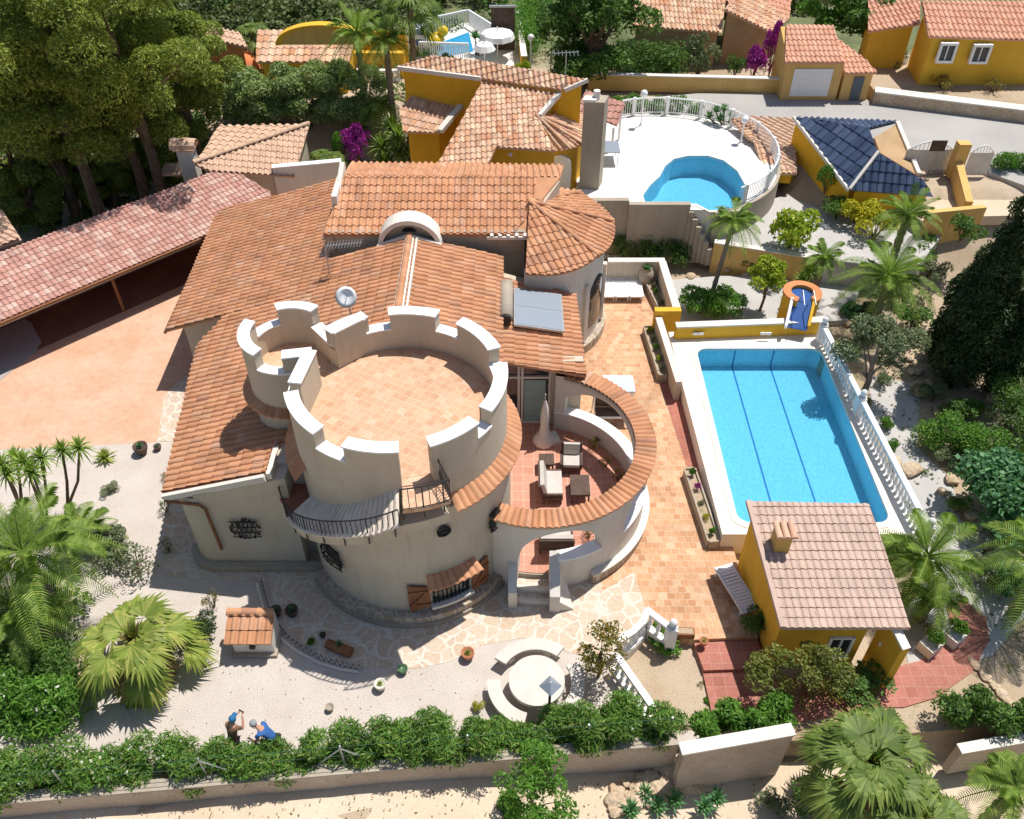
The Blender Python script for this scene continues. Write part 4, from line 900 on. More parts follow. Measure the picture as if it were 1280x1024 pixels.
# --- far buildings top left
oh=house('orange_house',(-14,68,2),'terracotta orange house with beige flat roofs and a domed wing, half hidden by pines')
roofpx(oh,[(232,42),(310,60),(300,42),(232,25)],P(310,60,4.6).y,.15,tile_b,orangest,G_=1.5)
roofpx(oh,[(258,62),(316,66),(305,50),(255,44)],P(310,66,3.8).y,.12,tile_b,orangest,G_=1.5,name='front_roof')
dp=P(308,84,3.0); mb=MB(); mb.sphere((dp.x,dp.y,dp.z-.2),1.0,16,8); mb.build('dome',orangest,oh,True)
th2=house('tiled_house',(-10,66,2),'yellow house with a long beige tiled roof behind the clipped tree row')
roofpx(th2,[(320,78),(436,78),(446,38),(322,38)],P(380,78,4.2).y,.36,tile_t,yellow,G_=1.5,cw=.42)
q=P(400,36,6.6); qy=q.y; mb=MB(); arch_solid(mb,q.x,qy,qy+.6,q.z-.9,2.6,18,2.3,.42); mb.build('arched_parapet',yellow,th2)
mb=MB(); arch_solid(mb,q.x,qy+.1,qy+.5,q.z-.9,2.35,18,0,.42); mb.build('arched_wall',mustard,th2)
# arcade wall with yellow piers behind palms
aw=empty('arcade_wall',P(470,95,2),'yellow arcaded wall with white balustrade behind the tall palms','wall')
Ya=P(470,98,2.2).y; 
mb=MB(); a_=PY(441,98,Ya); b_=PY(500,66,Ya)
for i in range(5): mb.box((a_.x+(b_.x-a_.x)*i/4,Ya,(2.1+b_.z)/2),(.5,.4,b_.z-2.1))
mb.box(((a_.x+b_.x)/2,Ya,b_.z-.3),(b_.x-a_.x+.5,.44,.7)); mb.build('wall_panel',yellow,aw)
mb=MB(); mb.box(((a_.x+b_.x)/2,Ya+2,3),(b_.x-a_.x+.5,.2,2.6)); mb.build('rear_wall',yellow_o,aw)
wb=empty('white_balustrade',P(475,102,2),'short white balustrade in front of the yellow arcaded wall','railing')
a_=P(448,106,2.1); b_=P(500,106,2.1); mb=MB(); mb.bar(a_+Vector((0,0,.85)),b_+Vector((0,0,.85)),.25,.14); mb.build('rail',white,wb)
mb=MB(); 
for i in range(16): p=a_.lerp(b_,i/15); mb.lathe(p,[(.05,0),(.09,.25),(.04,.5),(.07,.8)],6)
mb.build('balusters',white,wb)
# --- far pool garden
fp=empty('far_pool',P(570,55,2.7),'distant blue garden pool with white surround and railing beyond the yellow house','swimming pool')
sp=poly([(515,70),(575,30),(650,28),(652,95),(600,95),(515,88)],2.5); mb=MB(); mb.prism(sp,1.2,2.55); mb.build('surround',terrw,fp)
wp_=poly([(540,57),(586,40),(592,64),(560,70),(548,68)],2.58); mb=MB(); mb.prism(wp_,2.5,2.575); mb.build('water',mat_plain('far_pool_water',(.02,.30,.55),.15,spec=.5,var=.15),fp)
def rail_line(name,a,b,h,label,cat='railing',n=24,group=None,th=.04):
    e=empty(name,a,label,cat,group); m=MB(); m.bar(a+Vector((0,0,h)),b+Vector((0,0,h)),.12,.09); m.build('top_rail',white,e)
    m=MB(); 
    for i in range(n): p=a.lerp(b,i/(n-1)); m.tube([p,p+Vector((0,0,h))],th,4)
    m.build('bars',white,e); return e
rail_line('pool_railing',P(512,48,2.6),P(586,32,2.6),1.0,'distant white railing along the back of the far pool')
rail_line('pool_railing',P(586,32,2.6),P(622,55,2.6),1.0,'distant white railing descending beside the far pool steps')
rail_line('pool_railing',P(525,71,2.6),P(586,73,2.6),.9,'near white railing in front of the far pool toys')
mb=MB(); a_=P(586,30,2.6)
yl=empty('inflatable_toy',P(545,55,2.7),'bright yellow inflatable toy beside the far pool','pool toy'); p=P(543,57,2.7)
mb=MB(); mb.sphere(p+Vector((0,0,.4)),.7,10,6,.6); mb.build('body',mat_plain('yellow_vinyl',(.8,.55,.02),.3),yl,True); mb=MB(); mb.sphere(p+Vector((.6,0,.9)),.35); mb.build('head',MT['yellow_vinyl'],yl,True)
ph_=empty('playhouse',P(525,62,2.7),'little white and blue playhouse beside the yellow inflatable','playhouse'); p=P(524,64,2.6)
mb=MB(); mb.box(p+Vector((0,0,.6)),(1.3,1.2,1.2)); mb.build('walls',white,ph_); mb=MB(); mb.bar(p+Vector((-.8,0,1.2)),p+Vector((0,0,1.8)),1.3,.06); mb.bar(p+Vector((0,0,1.8)),p+Vector((.8,0,1.2)),1.3,.06); mb.build('roof',solar,ph_)
mb=MB(); mb.box(p+Vector((.1,-.61,.75)),(.4,.03,.4)); mb.build('window',bluep,ph_)
um=empty('covered_table',P(622,70,2.6),'larger white covered round table beside the far pool','covered table'); p=P(622,72,2.6)
mb=MB(); mb.lathe(p+Vector((0,0,2.0)),[(1.1,-.8),(1.0,-.5),(.02,-.3)],10); mb.build('cloth',white,um); mb=MB(); mb.tube([p,p+Vector((0,0,1.9))],.04,6); mb.build('pole',white,um)
um=empty('covered_table',P(605,80,2.6),'smaller white covered table in front of the larger one by the far pool','covered table'); p=P(606,82,2.6)
mb=MB(); mb.lathe(p+Vector((0,0,1.6)),[(.7,-.6),(.5,-.3),(.02,-.2)],10); mb.build('cloth',white,um); mb=MB(); mb.tube([p,p+Vector((0,0,1.9))],.04,6); mb.build('pole',white,um)
yw=empty('boundary_wall',P(651,60,2.5),'narrow yellow boundary wall right of the far pool','wall'); mb=MB(); a_=P(647,33,2.6);b_=P(655,92,2.6); mb.bar(a_+Vector((0,0,.5)),b_+Vector((0,0,.5)),.3,1.0); mb.build('wall_panel',yellow,yw)
mb=MB(); mb.bar(a_+Vector((0,0,1.03)),b_+Vector((0,0,1.03)),.36,.06); mb.build('wall_cap',deckw,yw)
bd=empty('brown_screen',P(630,50,2.6),'tall brown door screen beside the far pool','screen'); p=P(629,62,2.6); mb=MB(); mb.box(p+Vector((0,0,1.3)),(1.5,.15,2.6)); mb.build('panel',wick,bd); mb=MB(); mb.box(p+Vector((0,0,2.65)),(1.7,.2,.1)); mb.build('frame',steel,bd)
# --- road and north kerb strips
mb=MB(); rp=[P(755,128,2.45),P(870,118,2.45),P(955,117,2.45),P(1000,122,2.45),P(1095,126,2.45),P(1120,128,2.45),P(1330,157,2.45),P(1360,262,2.45),P(1230,215,2.45),P(1160,215,2.45),P(1150,190,2.45),P(1100,175,2.45),P(960,165,2.45),P(890,148,2.45),P(800,140,2.45)]
mb.prism(rp,1.2,2.5); struct('road',mb,road_m)
fwall=empty('roadside_wall',P(1180,135,2.5),'low stone faced wall along the far side of the road at right','wall')
a_=P(1092,130,2.5); b_=P(1330,160,2.5); mb=MB(); mb.bar(a_+Vector((0,.2,.3)),b_+Vector((0,.2,.3)),.4,.7); mb.build('wall_panel',rockm,fwall); mb=MB(); mb.bar(a_+Vector((0,.35,.68)),b_+Vector((0,.35,.68)),.75,.08); mb.build('wall_cap',stucco_w,fwall)
slab('verge_garden',[a_[:2],b_[:2],(b_.x,b_.y+6),(a_.x,a_.y+6)],3.1,earth,1.)
w2=empty('boundary_wall',P(830,105,2.5),'long low yellow wall under the clipped hedge behind the road','wall')
a_=P(735,112,2.5); b_=P(975,118,2.5); mb=MB(); mb.bar(a_+Vector((0,.3,.35)),b_+Vector((0,.3,.35)),.3,.9); mb.build('wall_panel',mustard,w2); mb=MB(); mb.bar(a_+Vector((0,.3,.83)),b_+Vector((0,.3,.83)),.36,.06); mb.build('wall_cap',stucco_w,w2)
# blue roofed pavilion
bp=house('blue_roofed_building',(20,43,2),'small yellow building with a faceted blue glazed tile roof beside the road')
pts={'a':P(993,148,4.2),'b':P(1086,158,3.6),'c':P(1062,239,3.1),'r':P(1099,191,4.2)}
def facet(h,l,down,mat,name,**k):
    tiles(name,[l],down,mat,h,**k)
A_=P(993,147,4.3); R_=P(1098,191,4.3)
pl=plane3(A_,R_,P(1062,238,2.9)); f1=[PL(u,v,*pl) for u,v in ((993,147),(1086,160),(1098,191),(1062,238))]
facet(bp,f1,(f1[3]-(f1[1]+f1[2])/2)+Vector((-2,0,0)),tile_n,'west_facet',cw=.45,rl=.6,hh=.08)
pl=plane3(R_,P(1062,238,2.9),P(1167,242,2.6)); f2=[PL(u,v,*pl) for u,v in ((1098,191),(1155,226),(1166,246),(1062,238))]
facet(bp,f2,(0,-1,-.3),tile_n,'south_facet',cw=.36,rl=.5,hh=.08)
pl=plane3(A_,P(1086,160,3.95),P(1122,152,3.3)); f3=[PL(u,v,*pl) for u,v in ((993,147),(1122,152),(1086,161))]
facet(bp,f3,(0,1,0),tile_n,'north_facet',cw=.36,rl=.5,hh=.08)
q=[P(1093,172,3.9),P(1121,155,3.3),P(1148,220,2.9),P(1100,191,3.6)]; mb=MB(); mb.prism(q,1.8); mb.build('inner_wall',brownst,bp)
mb=MB(); mb.bar(q[1]+Vector((0,0,.1)),q[2]+Vector((0,0,.1)),.2,.14); mb.bar(R_+Vector((0,0,.08)),f1[3]+Vector((0,0,.08)),.14,.12); mb.bar(A_+Vector((-.05,0,0)),f1[3]+Vector((-.05,0,0)),.12,.16); mb.build('pale_ridge',stucco_w,bp)
walls_under(bp,f1,1.8,yellow_o,.15)
walls_under(bp,f2,1.8,yellow_o,.3)
# tan roofed hut left of it
tr=house('tan_roofed_hut',(15,43,2),'small hut with tan tiled hip roof between the round terrace and the blue roof')
pl=plane3(P(940,146,3.3),P(992,147,3.3),P(995,216,2.45)); f1=[PL(u,v,*pl) for u,v in ((940,146),(992,148),(996,217),(942,176))]
tiles('east_slope',[f1],(1,-1,0),tile_b,tr); 
pl=plane3(P(942,176,2.95),P(996,217,2.45),P(958,217,2.4)); f2=[PL(u,v,*pl) for u,v in ((942,176),(996,217),(964,217),(950,200))]
tiles('south_slope',[f2],(0,-1,0),tile_t,tr)
pl=plane3(P(940,146,3.3),P(942,176,2.95),P(900,160,2.9)); f3=[PL(u,v,*pl) for u,v in ((940,146),(942,176),(934,172),(914,150))]
tiles('west_slope',[f3],(-1,0,0),tile_t,tr)
walls_under(tr,f1,1.8,yellow_o,.3); walls_under(tr,f2,1.8,yellow_o,.25)
# gate and yellow wall stub
gt=empty('white_gate',P(1150,215,2.4),'white arched metal gate between the blue roof and the yellow pier','gate')
a_=P(1125,215,2.4); b_=P(1183,215,2.4); mb=MB(); n=12
for i in range(n+1): t_=i/n; p=a_.lerp(b_,t_); mb.tube([p,p+Vector((0,0,1.2+.45*math.sin(PI*t_)))],.02,4)
mb.tube([a_.lerp(b_,i/12)+Vector((0,0,1.2+.45*math.sin(PI*i/12))) for i in range(13)],.04,6); mb.build('bars',white,gt)
mb=MB(); mb.box(a_.lerp(b_,.5)+Vector((0,0,.65)),((b_-a_).length,.03,1.15)); mb.build('sheet',mat_plain('pale_gate_sheet',(.62,.60,.56),.6),gt)
sgn=empty('mailbox',P(1160,190,3.4),'small dark square sign on a thin pole by the white gate','sign'); p=P(1163,218,2.4); mb=MB(); mb.tube([p,p+Vector((0,0,1.4))],.03,6); mb.build('pole',steel,sgn); mb=MB(); mb.box(p+Vector((-.1,0,1.55)),(.75,.06,.55)); mb.build('panel',wick,sgn)
sgn.name='small_sign'
gt=empty('white_gate',P(1215,215,2.4),'narrow white arched gate between the yellow pier and the hedge','gate')
a_=P(1203,219,2.4); b_=P(1232,219,2.4); mb=MB()
for i in range(9): t_=i/8; p=a_.lerp(b_,t_); mb.tube([p,p+Vector((0,0,1.2+.4*math.sin(PI*t_)))],.02,4)
mb.tube([a_.lerp(b_,i/8)+Vector((0,0,1.2+.4*math.sin(PI*i/8))) for i in range(9)],.04,6); mb.build('bars',white,gt); mb=MB(); mb.box(a_.lerp(b_,.5)+Vector((0,0,.65)),((b_-a_).length,.03,1.15)); mb.build('sheet',MT['pale_gate_sheet'],gt)
ys_=empty('yellow_pier_wall',P(1192,215,2.4),'yellow gate pier with a low sloping wall running towards the cypresses','wall')
p=P(1190,220,2.4); mb=MB(); mb.box(p+Vector((0,0,.9)),(.6,.5,1.8)); mb.build('pier',mustard,ys_); mb=MB(); e_=P(1205,268,2.0); mb.bar(p+Vector((0,0,.5)),e_+Vector((0,0,.3)),.35,.9); mb.build('wall_panel',mustard,ys_)
pw=empty('yellow_garden_wall',P(1190,275,2),'low yellow wall between date palms and cypresses','wall'); a_=P(1155,277,2.0); b_=P(1225,270,2.0); mb=MB(); mb.bar(a_+Vector((0,-.1,-.5)),b_+Vector((0,-.1,-.5)),.3,2.2); mb.build('wall_panel',mustard,pw)
slab('gate_forecourt',poly([(1085,232),(1240,215),(1300,212),(1340,268),(1225,271),(1155,278)],2.0),2.02,sand,.5)
# ================================================================ GARDEN OBJECTS OF THE VILLA
# pool wall, planters
w3=empty('pool_side_wall',P(843,400,0),'cream and yellow stepped garden wall wrapping the far left corner of the pool deck','wall')
mb=MB(); 
A1=P(760,326,1.25); B1=P(827,326,1.25); C1=P(846,388,1.25); D1=P(822,388,1.25); E1=P(838,476,1.25); E1=Vector((D1.x+.35,P(838,478,1.0).y,0))
mb.bar((A1.x,A1.y,.6),(B1.x,B1.y,.6),.28,1.3); mb.bar((B1.x,B1.y+.14,.62),(C1.x,C1.y-.14,.62),.28,1.34); mb.build('wall_panel',stucco,w3)
mb=MB(); mb.bar((A1.x,A1.y,1.27),(B1.x+.15,B1.y,1.27),.34,.07); mb.bar((B1.x,B1.y-.18,1.32),(C1.x,C1.y-.1,1.32),.34,.07); mb.build('wall_cap',stucco_w,w3)
mb=MB(); mb.box(((C1.x+D1.x)/2,C1.y-.12,.75),(abs(C1.x-D1.x)+.3,.3,1.3)); mb.build('yellow_return',yellow,w3)
mb=MB(); mb.bar((D1.x+.02,D1.y-.3,.5),(E1.x,E1.y,.4),.22,1.15); mb.build('low_wall',stucco,w3)
mb=MB(); mb.bar((D1.x+.02,D1.y-.3,1.10),(E1.x,E1.y,1.0),.28,.06); mb.build('low_wall_cap',stucco_w,w3)
w4=empty('yellow_pool_wall',P(940,410,DZ),'low yellow wall with pale cap along the far end of the pool deck','wall')
a_=P(843,424,DZ); b_=P(1029,417,DZ); mb=MB(); mb.bar((a_.x,a_.y+.1,DZ+.02),(b_.x,b_.y+.1,DZ+.02),.28,1.2); mb.build('wall_panel',yellow,w4)
mb=MB(); mb.bar((a_.x,a_.y+.12,DZ+.65),(b_.x,b_.y+.12,DZ+.65),.36,.07); mb.build('wall_cap',stucco_w,w4)
mb=MB()
for u in (865,872,948,955): q=P(u,414,DZ); mb.box((q.x,a_.y-.06,DZ+.34),(.22,.05,.12))
mb.build('wall_lights',plasticw,w4)
def planter(p0,p1,label,z=0,seed=1):
    a,b=Vector(p0),Vector(p1); e=empty('planter_box',(a+b)/2,label,'planter','long planter boxes beside the pool wall')
    d=(b-a).normalized(); s_=Vector((-d.y,d.x,0)); mb=MB()
    for sg in(-1,1): mb.bar(a+s_*.2*sg+Vector((0,0,.2)),b+s_*.2*sg+Vector((0,0,.2)),.06,.42)
    mb.bar(a-d*.03+s_*.16+Vector((0,0,.2)),a-d*.03-s_*.16+Vector((0,0,.2)),.06,.42); mb.bar(b+d*.03+s_*.16+Vector((0,0,.2)),b+d*.03-s_*.16+Vector((0,0,.2)),.06,.42); mb.build('trough',stucco_g,e)
    mb=MB(); mb.bar(a+Vector((0,0,.3)),b+Vector((0,0,.3)),.36,.05); mb.build('soil',earth,e)
    return a,b
# leaf clouds ---------------------------------------------------------
def leaf_mesh(name,clumps,n,size,seed,shell=.55,flat=.35,asp=.45,squash=.8,jit=.35):
    r=np.random.default_rng(seed); C=np.array([c[0] for c in clumps],float); Rr=np.array([c[1] for c in clumps],float)
    w_=Rr**2; w_/=w_.sum(); idx=r.choice(len(clumps),n,p=w_); d=r.normal(size=(n,3)); d/=np.linalg.norm(d,axis=1)[:,None]
    d[:,2]=np.where(d[:,2]<-.35,-d[:,2],d[:,2])
    rad=(shell+(1-shell)*r.random(n)**.6)[:,None]; p=C[idx]+d*rad*Rr[idx][:,None]*np.array([1,1,squash])
    nn=d*flat+r.normal(size=(n,3))*.6; nn[:,2]+=.45; nn/=np.linalg.norm(nn,axis=1)[:,None]
    t=np.cross(nn,r.normal(size=(n,3))); t/=np.linalg.norm(t,axis=1)[:,None]; b=np.cross(nn,t)
    s_=size*(1-jit+2*jit*r.random(n))[:,None]
    V=np.stack([p-t*s_,p-b*s_*asp,p+t*s_,p+b*s_*asp],1).reshape(-1,3)
    me=bpy.data.meshes.new(name); me.vertices.add(4*n); me.vertices.foreach_set('co',V.ravel()); me.loops.add(4*n); me.loops.foreach_set('vertex_index',np.arange(4*n)); me.polygons.add(n); me.polygons.foreach_set('loop_start',np.arange(0,4*n,4)); me.update(calc_edges=True); me.validate()
    return me
def blob(seed,rx,ry,rz,k,cr,base=.35):
    r=random.Random(seed); out=[]
    for i in range(k):
        a=r.uniform(0,2*PI); q=math.sqrt(r.random()); z=r.uniform(base,1)
        f=math.sqrt(max(0,1-((z-.5)/.62)**2))
        out.append(((rx*q*f*math.cos(a),ry*q*f*math.sin(a),rz*z),cr*r.uniform(.65,1.25)))
    return out
PROTO={}
def shrub_proto(key,mat,rx=1,rz=1,k=9,n=1400,size=.07,cr=.38,seed=1,asp=.45,stems=True):
    me=leaf_mesh('foliage',blob(seed,rx*.72,rx*.72,rz*.82,k,cr),n,size,seed,asp=asp); me.materials.append(mat)
    s_=MB()
    r=random.Random(seed)
    for i in range(6):
        a=r.uniform(0,2*PI); s_.tube([(0,0,-.1),(.2*math.cos(a),.2*math.sin(a),rz*.35),(.45*math.cos(a),.45*math.sin(a),rz*.7)],[.05,.03,.012],5)
    sm=s_.mesh('stems'); sm.materials.append(bark); PROTO[key]=(me,sm)
shrub_proto('shrub',L_shrub,seed=3); shrub_proto('shrub2',L_shrub,seed=13,k=6,cr=.45); shrub_proto('bright',L_bright,seed=4,size=.09); shrub_proto('lime',L_lime,seed=5,size=.10,n=1100); shrub_proto('yellow',L_yell,seed=6,size=.07)
shrub_proto('grey',L_grey,seed=7,size=.055,n=1600); shrub_proto('blue',L_blue,seed=8,size=.11,n=1100,asp=.6); shrub_proto('dark',L_dark,seed=9,n=1800); shrub_proto('mag',L_mag,seed=10,n=1800,size=.06,k=12)
shrub_proto('scrub',L_scrub,seed=11,n=900,size=.08); shrub_proto('sparse',L_autumn,seed=12,n=420,size=.06,k=14,cr=.3); shrub_proto('sparseg',L_grey,seed=14,n=420,size=.06,k=14,cr=.3); shrub_proto('ball',L_bright,seed=15,n=2600,k=1,cr=.9,size=.045)
shrub_proto('hedge',L_bright,seed=16,n=2200,k=14,cr=.34,size=.10,asp=.22); shrub_proto('fine',L_bright,seed=17,n=2400,k=10,size=.045)
SN=[0]
def shrub(key,p,r,h,label,cat='shrub',name='shrub',group=None,stems=True):
    SN[0]+=1; e=empty(name,p,label,cat,group,rz=SN[0]*2.39996)
    e.scale=(r,r,h); me,sm=PROTO[key]
    for nm,m in (('foliage',me),('stems',sm)):
        o=bpy.data.objects.new(nm,m); sc.collection.objects.link(o); o.parent=e
    return e
def fl_cluster(p,r,mat,n,label=None): pass
# palms --------------------------------------------------------------
def pinnate(L,droop,lift,nl=26,ll=.42,seed=0,w_=.015):
    r=random.Random(seed); mb=MB(); pts=[]
    for i in range(11):
        t=i/10; pts.append(Vector((L*math.sin(lift)*0+L*t*math.cos(lift)*(1-.12*t*t),0,L*(t*math.sin(lift)-droop*t*t))))
    mb.tube(pts,[.035*(1-.8*i/10) for i in range(11)],4)
    for i in range(nl):
        t=.12+.86*i/(nl-1); k=t*10; j=min(9,int(k)); p=pts[j].lerp(pts[j+1],k-j); d=(pts[j+1]-pts[j]).normalized()
        le=ll*math.sin(PI*min(.97,t*.85+.12))*r.uniform(.85,1.1)
        for s_ in(-1,1):
            o=(Vector((0,s_,0))*.85+d*.65+Vector((0,0,.28))).normalized(); tip=p+o*le+Vector((0,0,-.25*le)); m=p+o*le*.55+Vector((0,0,.02)); q=d*w_
            n=len(mb.v); mb.v+=[tuple(p-q),tuple(p+q),tuple(m+q*1.1),tuple(tip),tuple(m-q*1.1)]; mb.f.append((n,n+1,n+2,n+3,n+4))
    return mb
def palm_crown(nf,L,seed,up=1.2,low=-.35,ll=.45,nl=26):
    r=random.Random(seed); mb=MB()
    for i in range(nf):
        t=i/nf; a=i*2.39996+r.uniform(-.25,.25); lift=up+(low-up)*t**.8+r.uniform(-.18,.18); f=pinnate(L*r.uniform(.75,1.12),.28+.4*t+r.uniform(-.08,.12),lift,nl,ll,seed*100+i)
        M=Matrix.Rotation(a,3,'Z'); off=len(mb.v)
        mb.v+=[tuple(M@Vector(v)) for v in f.v]; mb.f+=[tuple(q+off for q in x) for x in f.f]
    me=bpy.data.meshes.new('fronds'); me.from_pydata(mb.v,[],mb.f); me.update(); return me
def fan_crown(nf,L,seed,fr=.85,up=1.35,low=-.55,nb=26):
    r=random.Random(seed); V=[];F=[]
    for i in range(nf):
        t=(i+.5)/nf; a=i*2.39996+r.uniform(-.35,.35); lift=up+(low-up)*t**.75+r.uniform(-.25,.25); pl_=L*r.uniform(.85,1.1)*(.12+.88*t**.55)
        d=Vector((math.cos(a)*math.cos(lift),math.sin(a)*math.cos(lift),math.sin(lift))); s_=Vector((-math.sin(a),math.cos(a),0)); up_=d.cross(s_)*-1
        if up_.z<0: up_=-up_
        c=d*pl_+Vector((0,0,-.15*pl_*t))
        m=MB(); m.tube([(0,0,0),d*pl_*.5+Vector((0,0,.05)),c],[.03,.02,.014],4); o=len(V); V+=m.v; F+=[tuple(q+o for q in x) for x in m.f]
        ll_=min(lift,.55); d2=(Vector((math.cos(a)*math.cos(ll_),math.sin(a)*math.cos(ll_),math.sin(ll_)))+Vector((0,0,-.35-.3*t))).normalized(); n2=s_.cross(d2); n2=n2 if n2.z>0 else -n2
        for k in range(nb):
            b=-1.6+3.2*k/(nb-1)+r.uniform(-.03,.03); ln=fr*(1-.3*abs(b)/1.6)*r.uniform(.82,1.1); dr=(d2*math.cos(b)+s_*math.sin(b)).normalized(); wd=n2.cross(dr)*(.05*fr)
            p0=c+dr*.02; p1=c+dr*ln*.55+n2*.06*abs(b)*fr; p2=c+dr*ln*.98-Vector((0,0,.34*ln*r.uniform(.6,1.3)))+n2*.03
            o=len(V); V+=[tuple(p0),tuple(p1-wd),tuple(p1+wd),tuple(p2)]; F+=[(o,o+1,o+3,o+2)]
    for k in range(60):
        a=k*2.39996; li=1.5-.012*k; d=Vector((math.cos(a)*math.cos(li),math.sin(a)*math.cos(li),math.sin(li))); s_=Vector((-math.sin(a),math.cos(a),0))*.03; l=L*r.uniform(.3,.6); o=len(V); V+=[tuple(s_),tuple(-s_),tuple(d*l*.6-s_*1.2),tuple(d*l*.6+s_*1.2),tuple(d*l+Vector((0,0,-.05)))]; F+=[(o,o+1,o+2,o+3),(o+3,o+2,o+4)]
    me=bpy.data.meshes.new('fan_leaves'); me.from_pydata(V,[],F); me.update(); return me
def rosette(nl,L,seed,w_=.045,up=1.5,low=-.3,droop=.25):
    r=random.Random(seed); V=[];F=[]
    for i in range(nl):
        t=(i+.5)/nl; a=i*2.39996+r.uniform(-.25,.25); lift=up+(low-up)*t+r.uniform(-.1,.1); l=L*r.uniform(.8,1.1)
        d=Vector((math.cos(a)*math.cos(lift),math.sin(a)*math.cos(lift),math.sin(lift))); s_=Vector((-math.sin(a),math.cos(a),0))*w_
        m=d*l*.5; tp=d*l-Vector((0,0,droop*l*(.3+t))); o=len(V); V+=[tuple(s_*.6),tuple(-s_*.6),tuple(m-s_),tuple(m+s_),tuple(tp)]; F+=[(o,o+1,o+2,o+3),(o+3,o+2,o+4)]
    me=bpy.data.meshes.new('rosette'); me.from_pydata(V,[],F); me.update(); return me
pcA=palm_crown(36,2.75,1,nl=34,ll=.52); pcA.materials.append(L_palm); pcB=palm_crown(28,2.5,2,nl=30,ll=.5); pcB.materials.append(L_palm); pcC=palm_crown(22,1.6,3,up=1.0,nl=26,ll=.4); pcC.materials.append(L_palm)
fcA=fan_crown(16,1.3,4,fr=1.05,nb=30); fcA.materials.append(L_fan); fcB=fan_crown(21,1.55,5,fr=1.15,nb=32); fcB.materials.append(L_fand); fcC=fan_crown(26,.9,6,fr=.7,nb=18); fcC.materials.append(L_fand)
dead=mat_leaf('dead_fronds',[(0,(.20,.13,.06)),(1,(.36,.26,.13))],.2,1)
fcD=fan_crown(9,1.2,14,fr=.85,up=-.25,low=-1.0,nb=26); fcD.materials.append(dead)
roA=rosette(60,.62,1,.03,1.5,-.7,.3); roA.materials.append(L_palm); roB=rosette(34,.5,2,.05,1.4,.1,.05); roB.materials.append(L_blue); roC=rosette(80,1.0,3,.05,1.5,-.6,.15); roC.materials.append(L_palm)
roD=rosette(40,.45,5,.035,1.4,.0,.2); roD.materials.append(L_fan)
def palm(kind,u,v,zc,zb,scale,label,name='date_palm',cat='palm tree',group=None,rz=0,p=None,rt=.17,lean=(0,0)):
    c=P(u,v,zc) if p is None else p; b=Vector((c.x+lean[0],c.y+lean[1],zb)); e=empty(name,b,label,cat,group)
    o=link('crown',kind,None,e,loc=tuple(c-b)); o.scale=(scale,)*3; o.rotation_euler=(0,0,rz)
    if kind in(fcA,fcB): o=link('dead_fronds',fcD,None,e,loc=tuple(c-b)); o.scale=(scale,)*3
    if c.z-zb>.3:
        mb=MB(); n=max(4,int((c.z-zb)/.22)); pts=[b.lerp(c,i/n) for i in range(n+1)]; rr=[rt*(1.15-.25*i/n)*(1.12 if i%2 else .9) for i in range(n+1)]
        mb.tube(pts,rr,10); mb.build('trunk',barkg,e)
    return e
# --- trees
def tree(label,u,v,zc,zb,clumps,n,size,mat,name='tree',cat='tree',group=None,trunk_r=.2,asp=.45,seed=1,branches=6,tm=bark,shell=.5,squash=.8):
    c=P(u,v,zc); b=Vector((c.x,c.y,zb)); e=empty(name,b,label,cat,group)
    me=leaf_mesh('crown',[((x,y,z+zc-zb),r) for (x,y,z),r in clumps],n,size,seed,asp=asp,shell=shell,squash=squash); me.materials.append(mat)
    link('crown',me,None,e,loc=(0,0,0))
    mb=MB(); H_=zc-zb; mb.tube([b,b+Vector((.1,.05,H_*.4)),b+Vector((-.05,0,H_*.8)),b+Vector((0,0,H_*1.0))],[trunk_r*1.2,trunk_r,trunk_r*.7,trunk_r*.3],8)
    r=random.Random(seed)
    for i in range(branches):
        (x,y,z),rr=clumps[r.randrange(len(clumps))]; s0=b+Vector((0,0,H_*r.uniform(.35,.75))); t1=b+Vector((x,y,z+H_)); mb.tube([s0,s0.lerp(t1,.5)+Vector((0,0,.1)),t1],[trunk_r*.4,trunk_r*.25,trunk_r*.08],5)
    mb.build('trunk',tm,e); return e
def cl(seed,k,rx,ry,rz,cr):
    r=random.Random(seed); out=[]
    for i in range(k):
        a=r.uniform(0,2*PI); q=math.sqrt(r.random()); z=r.uniform(-1,1); f=math.sqrt(1-z*z*.8)
        out.append(((rx*q*f*math.cos(a),ry*q*f*math.sin(a),rz*z),cr*r.uniform(.7,1.3)))
    return out
pines=[(40,40,10,4.2,'wide dark green pine at the top left corner'),(140,40,9.5,4.2,'tall umbrella shaped pine left of the orange house'),(215,75,6.5,2.9,'pine reaching over the tan hip roof chimney'),(40,125,6.3,3.7,'lower spreading pine at the left edge above the cypresses'),(140,120,6.3,3.3,'rounded pine in front of the tallest pines, above the cypress'),(225,130,4.0,2.0,'small pine clump beside the tan hip roofed house'),(10,190,2.9,2.7,'lowest pine at the left edge behind the pink carport roof'),(85,180,3.4,2.3,'pine behind the taller of the two slim cypresses'),(185,175,2.8,1.8,'dark young pine left of the white chimney'),(130,215,1.9,1.6,'low dark pine right beside the taller slim cypress'),(35,245,1.6,1.7,'lowest dark young pine left of the short slim cypress'),(205,195,1.8,1.5,'low young pine directly behind the middle of the pink carport roof'),(165,215,1.6,1.5,'low young pine between the tall slim cypress and the white chimney'),(95,225,1.7,1.6,'low young pine between the two slim cypresses')]
for i,(u,v,z,r_,lb) in enumerate(pines):
    tree(lb,u,v,z,-.3,cl(20+i,int(16+r_*5),r_*1.05,r_,r_*.7,r_*.29),int(15000*r_),.10,L_pine,'pine_tree',trunk_r=.26,seed=i+1,asp=.3,group='pines at the top left',shell=.6)
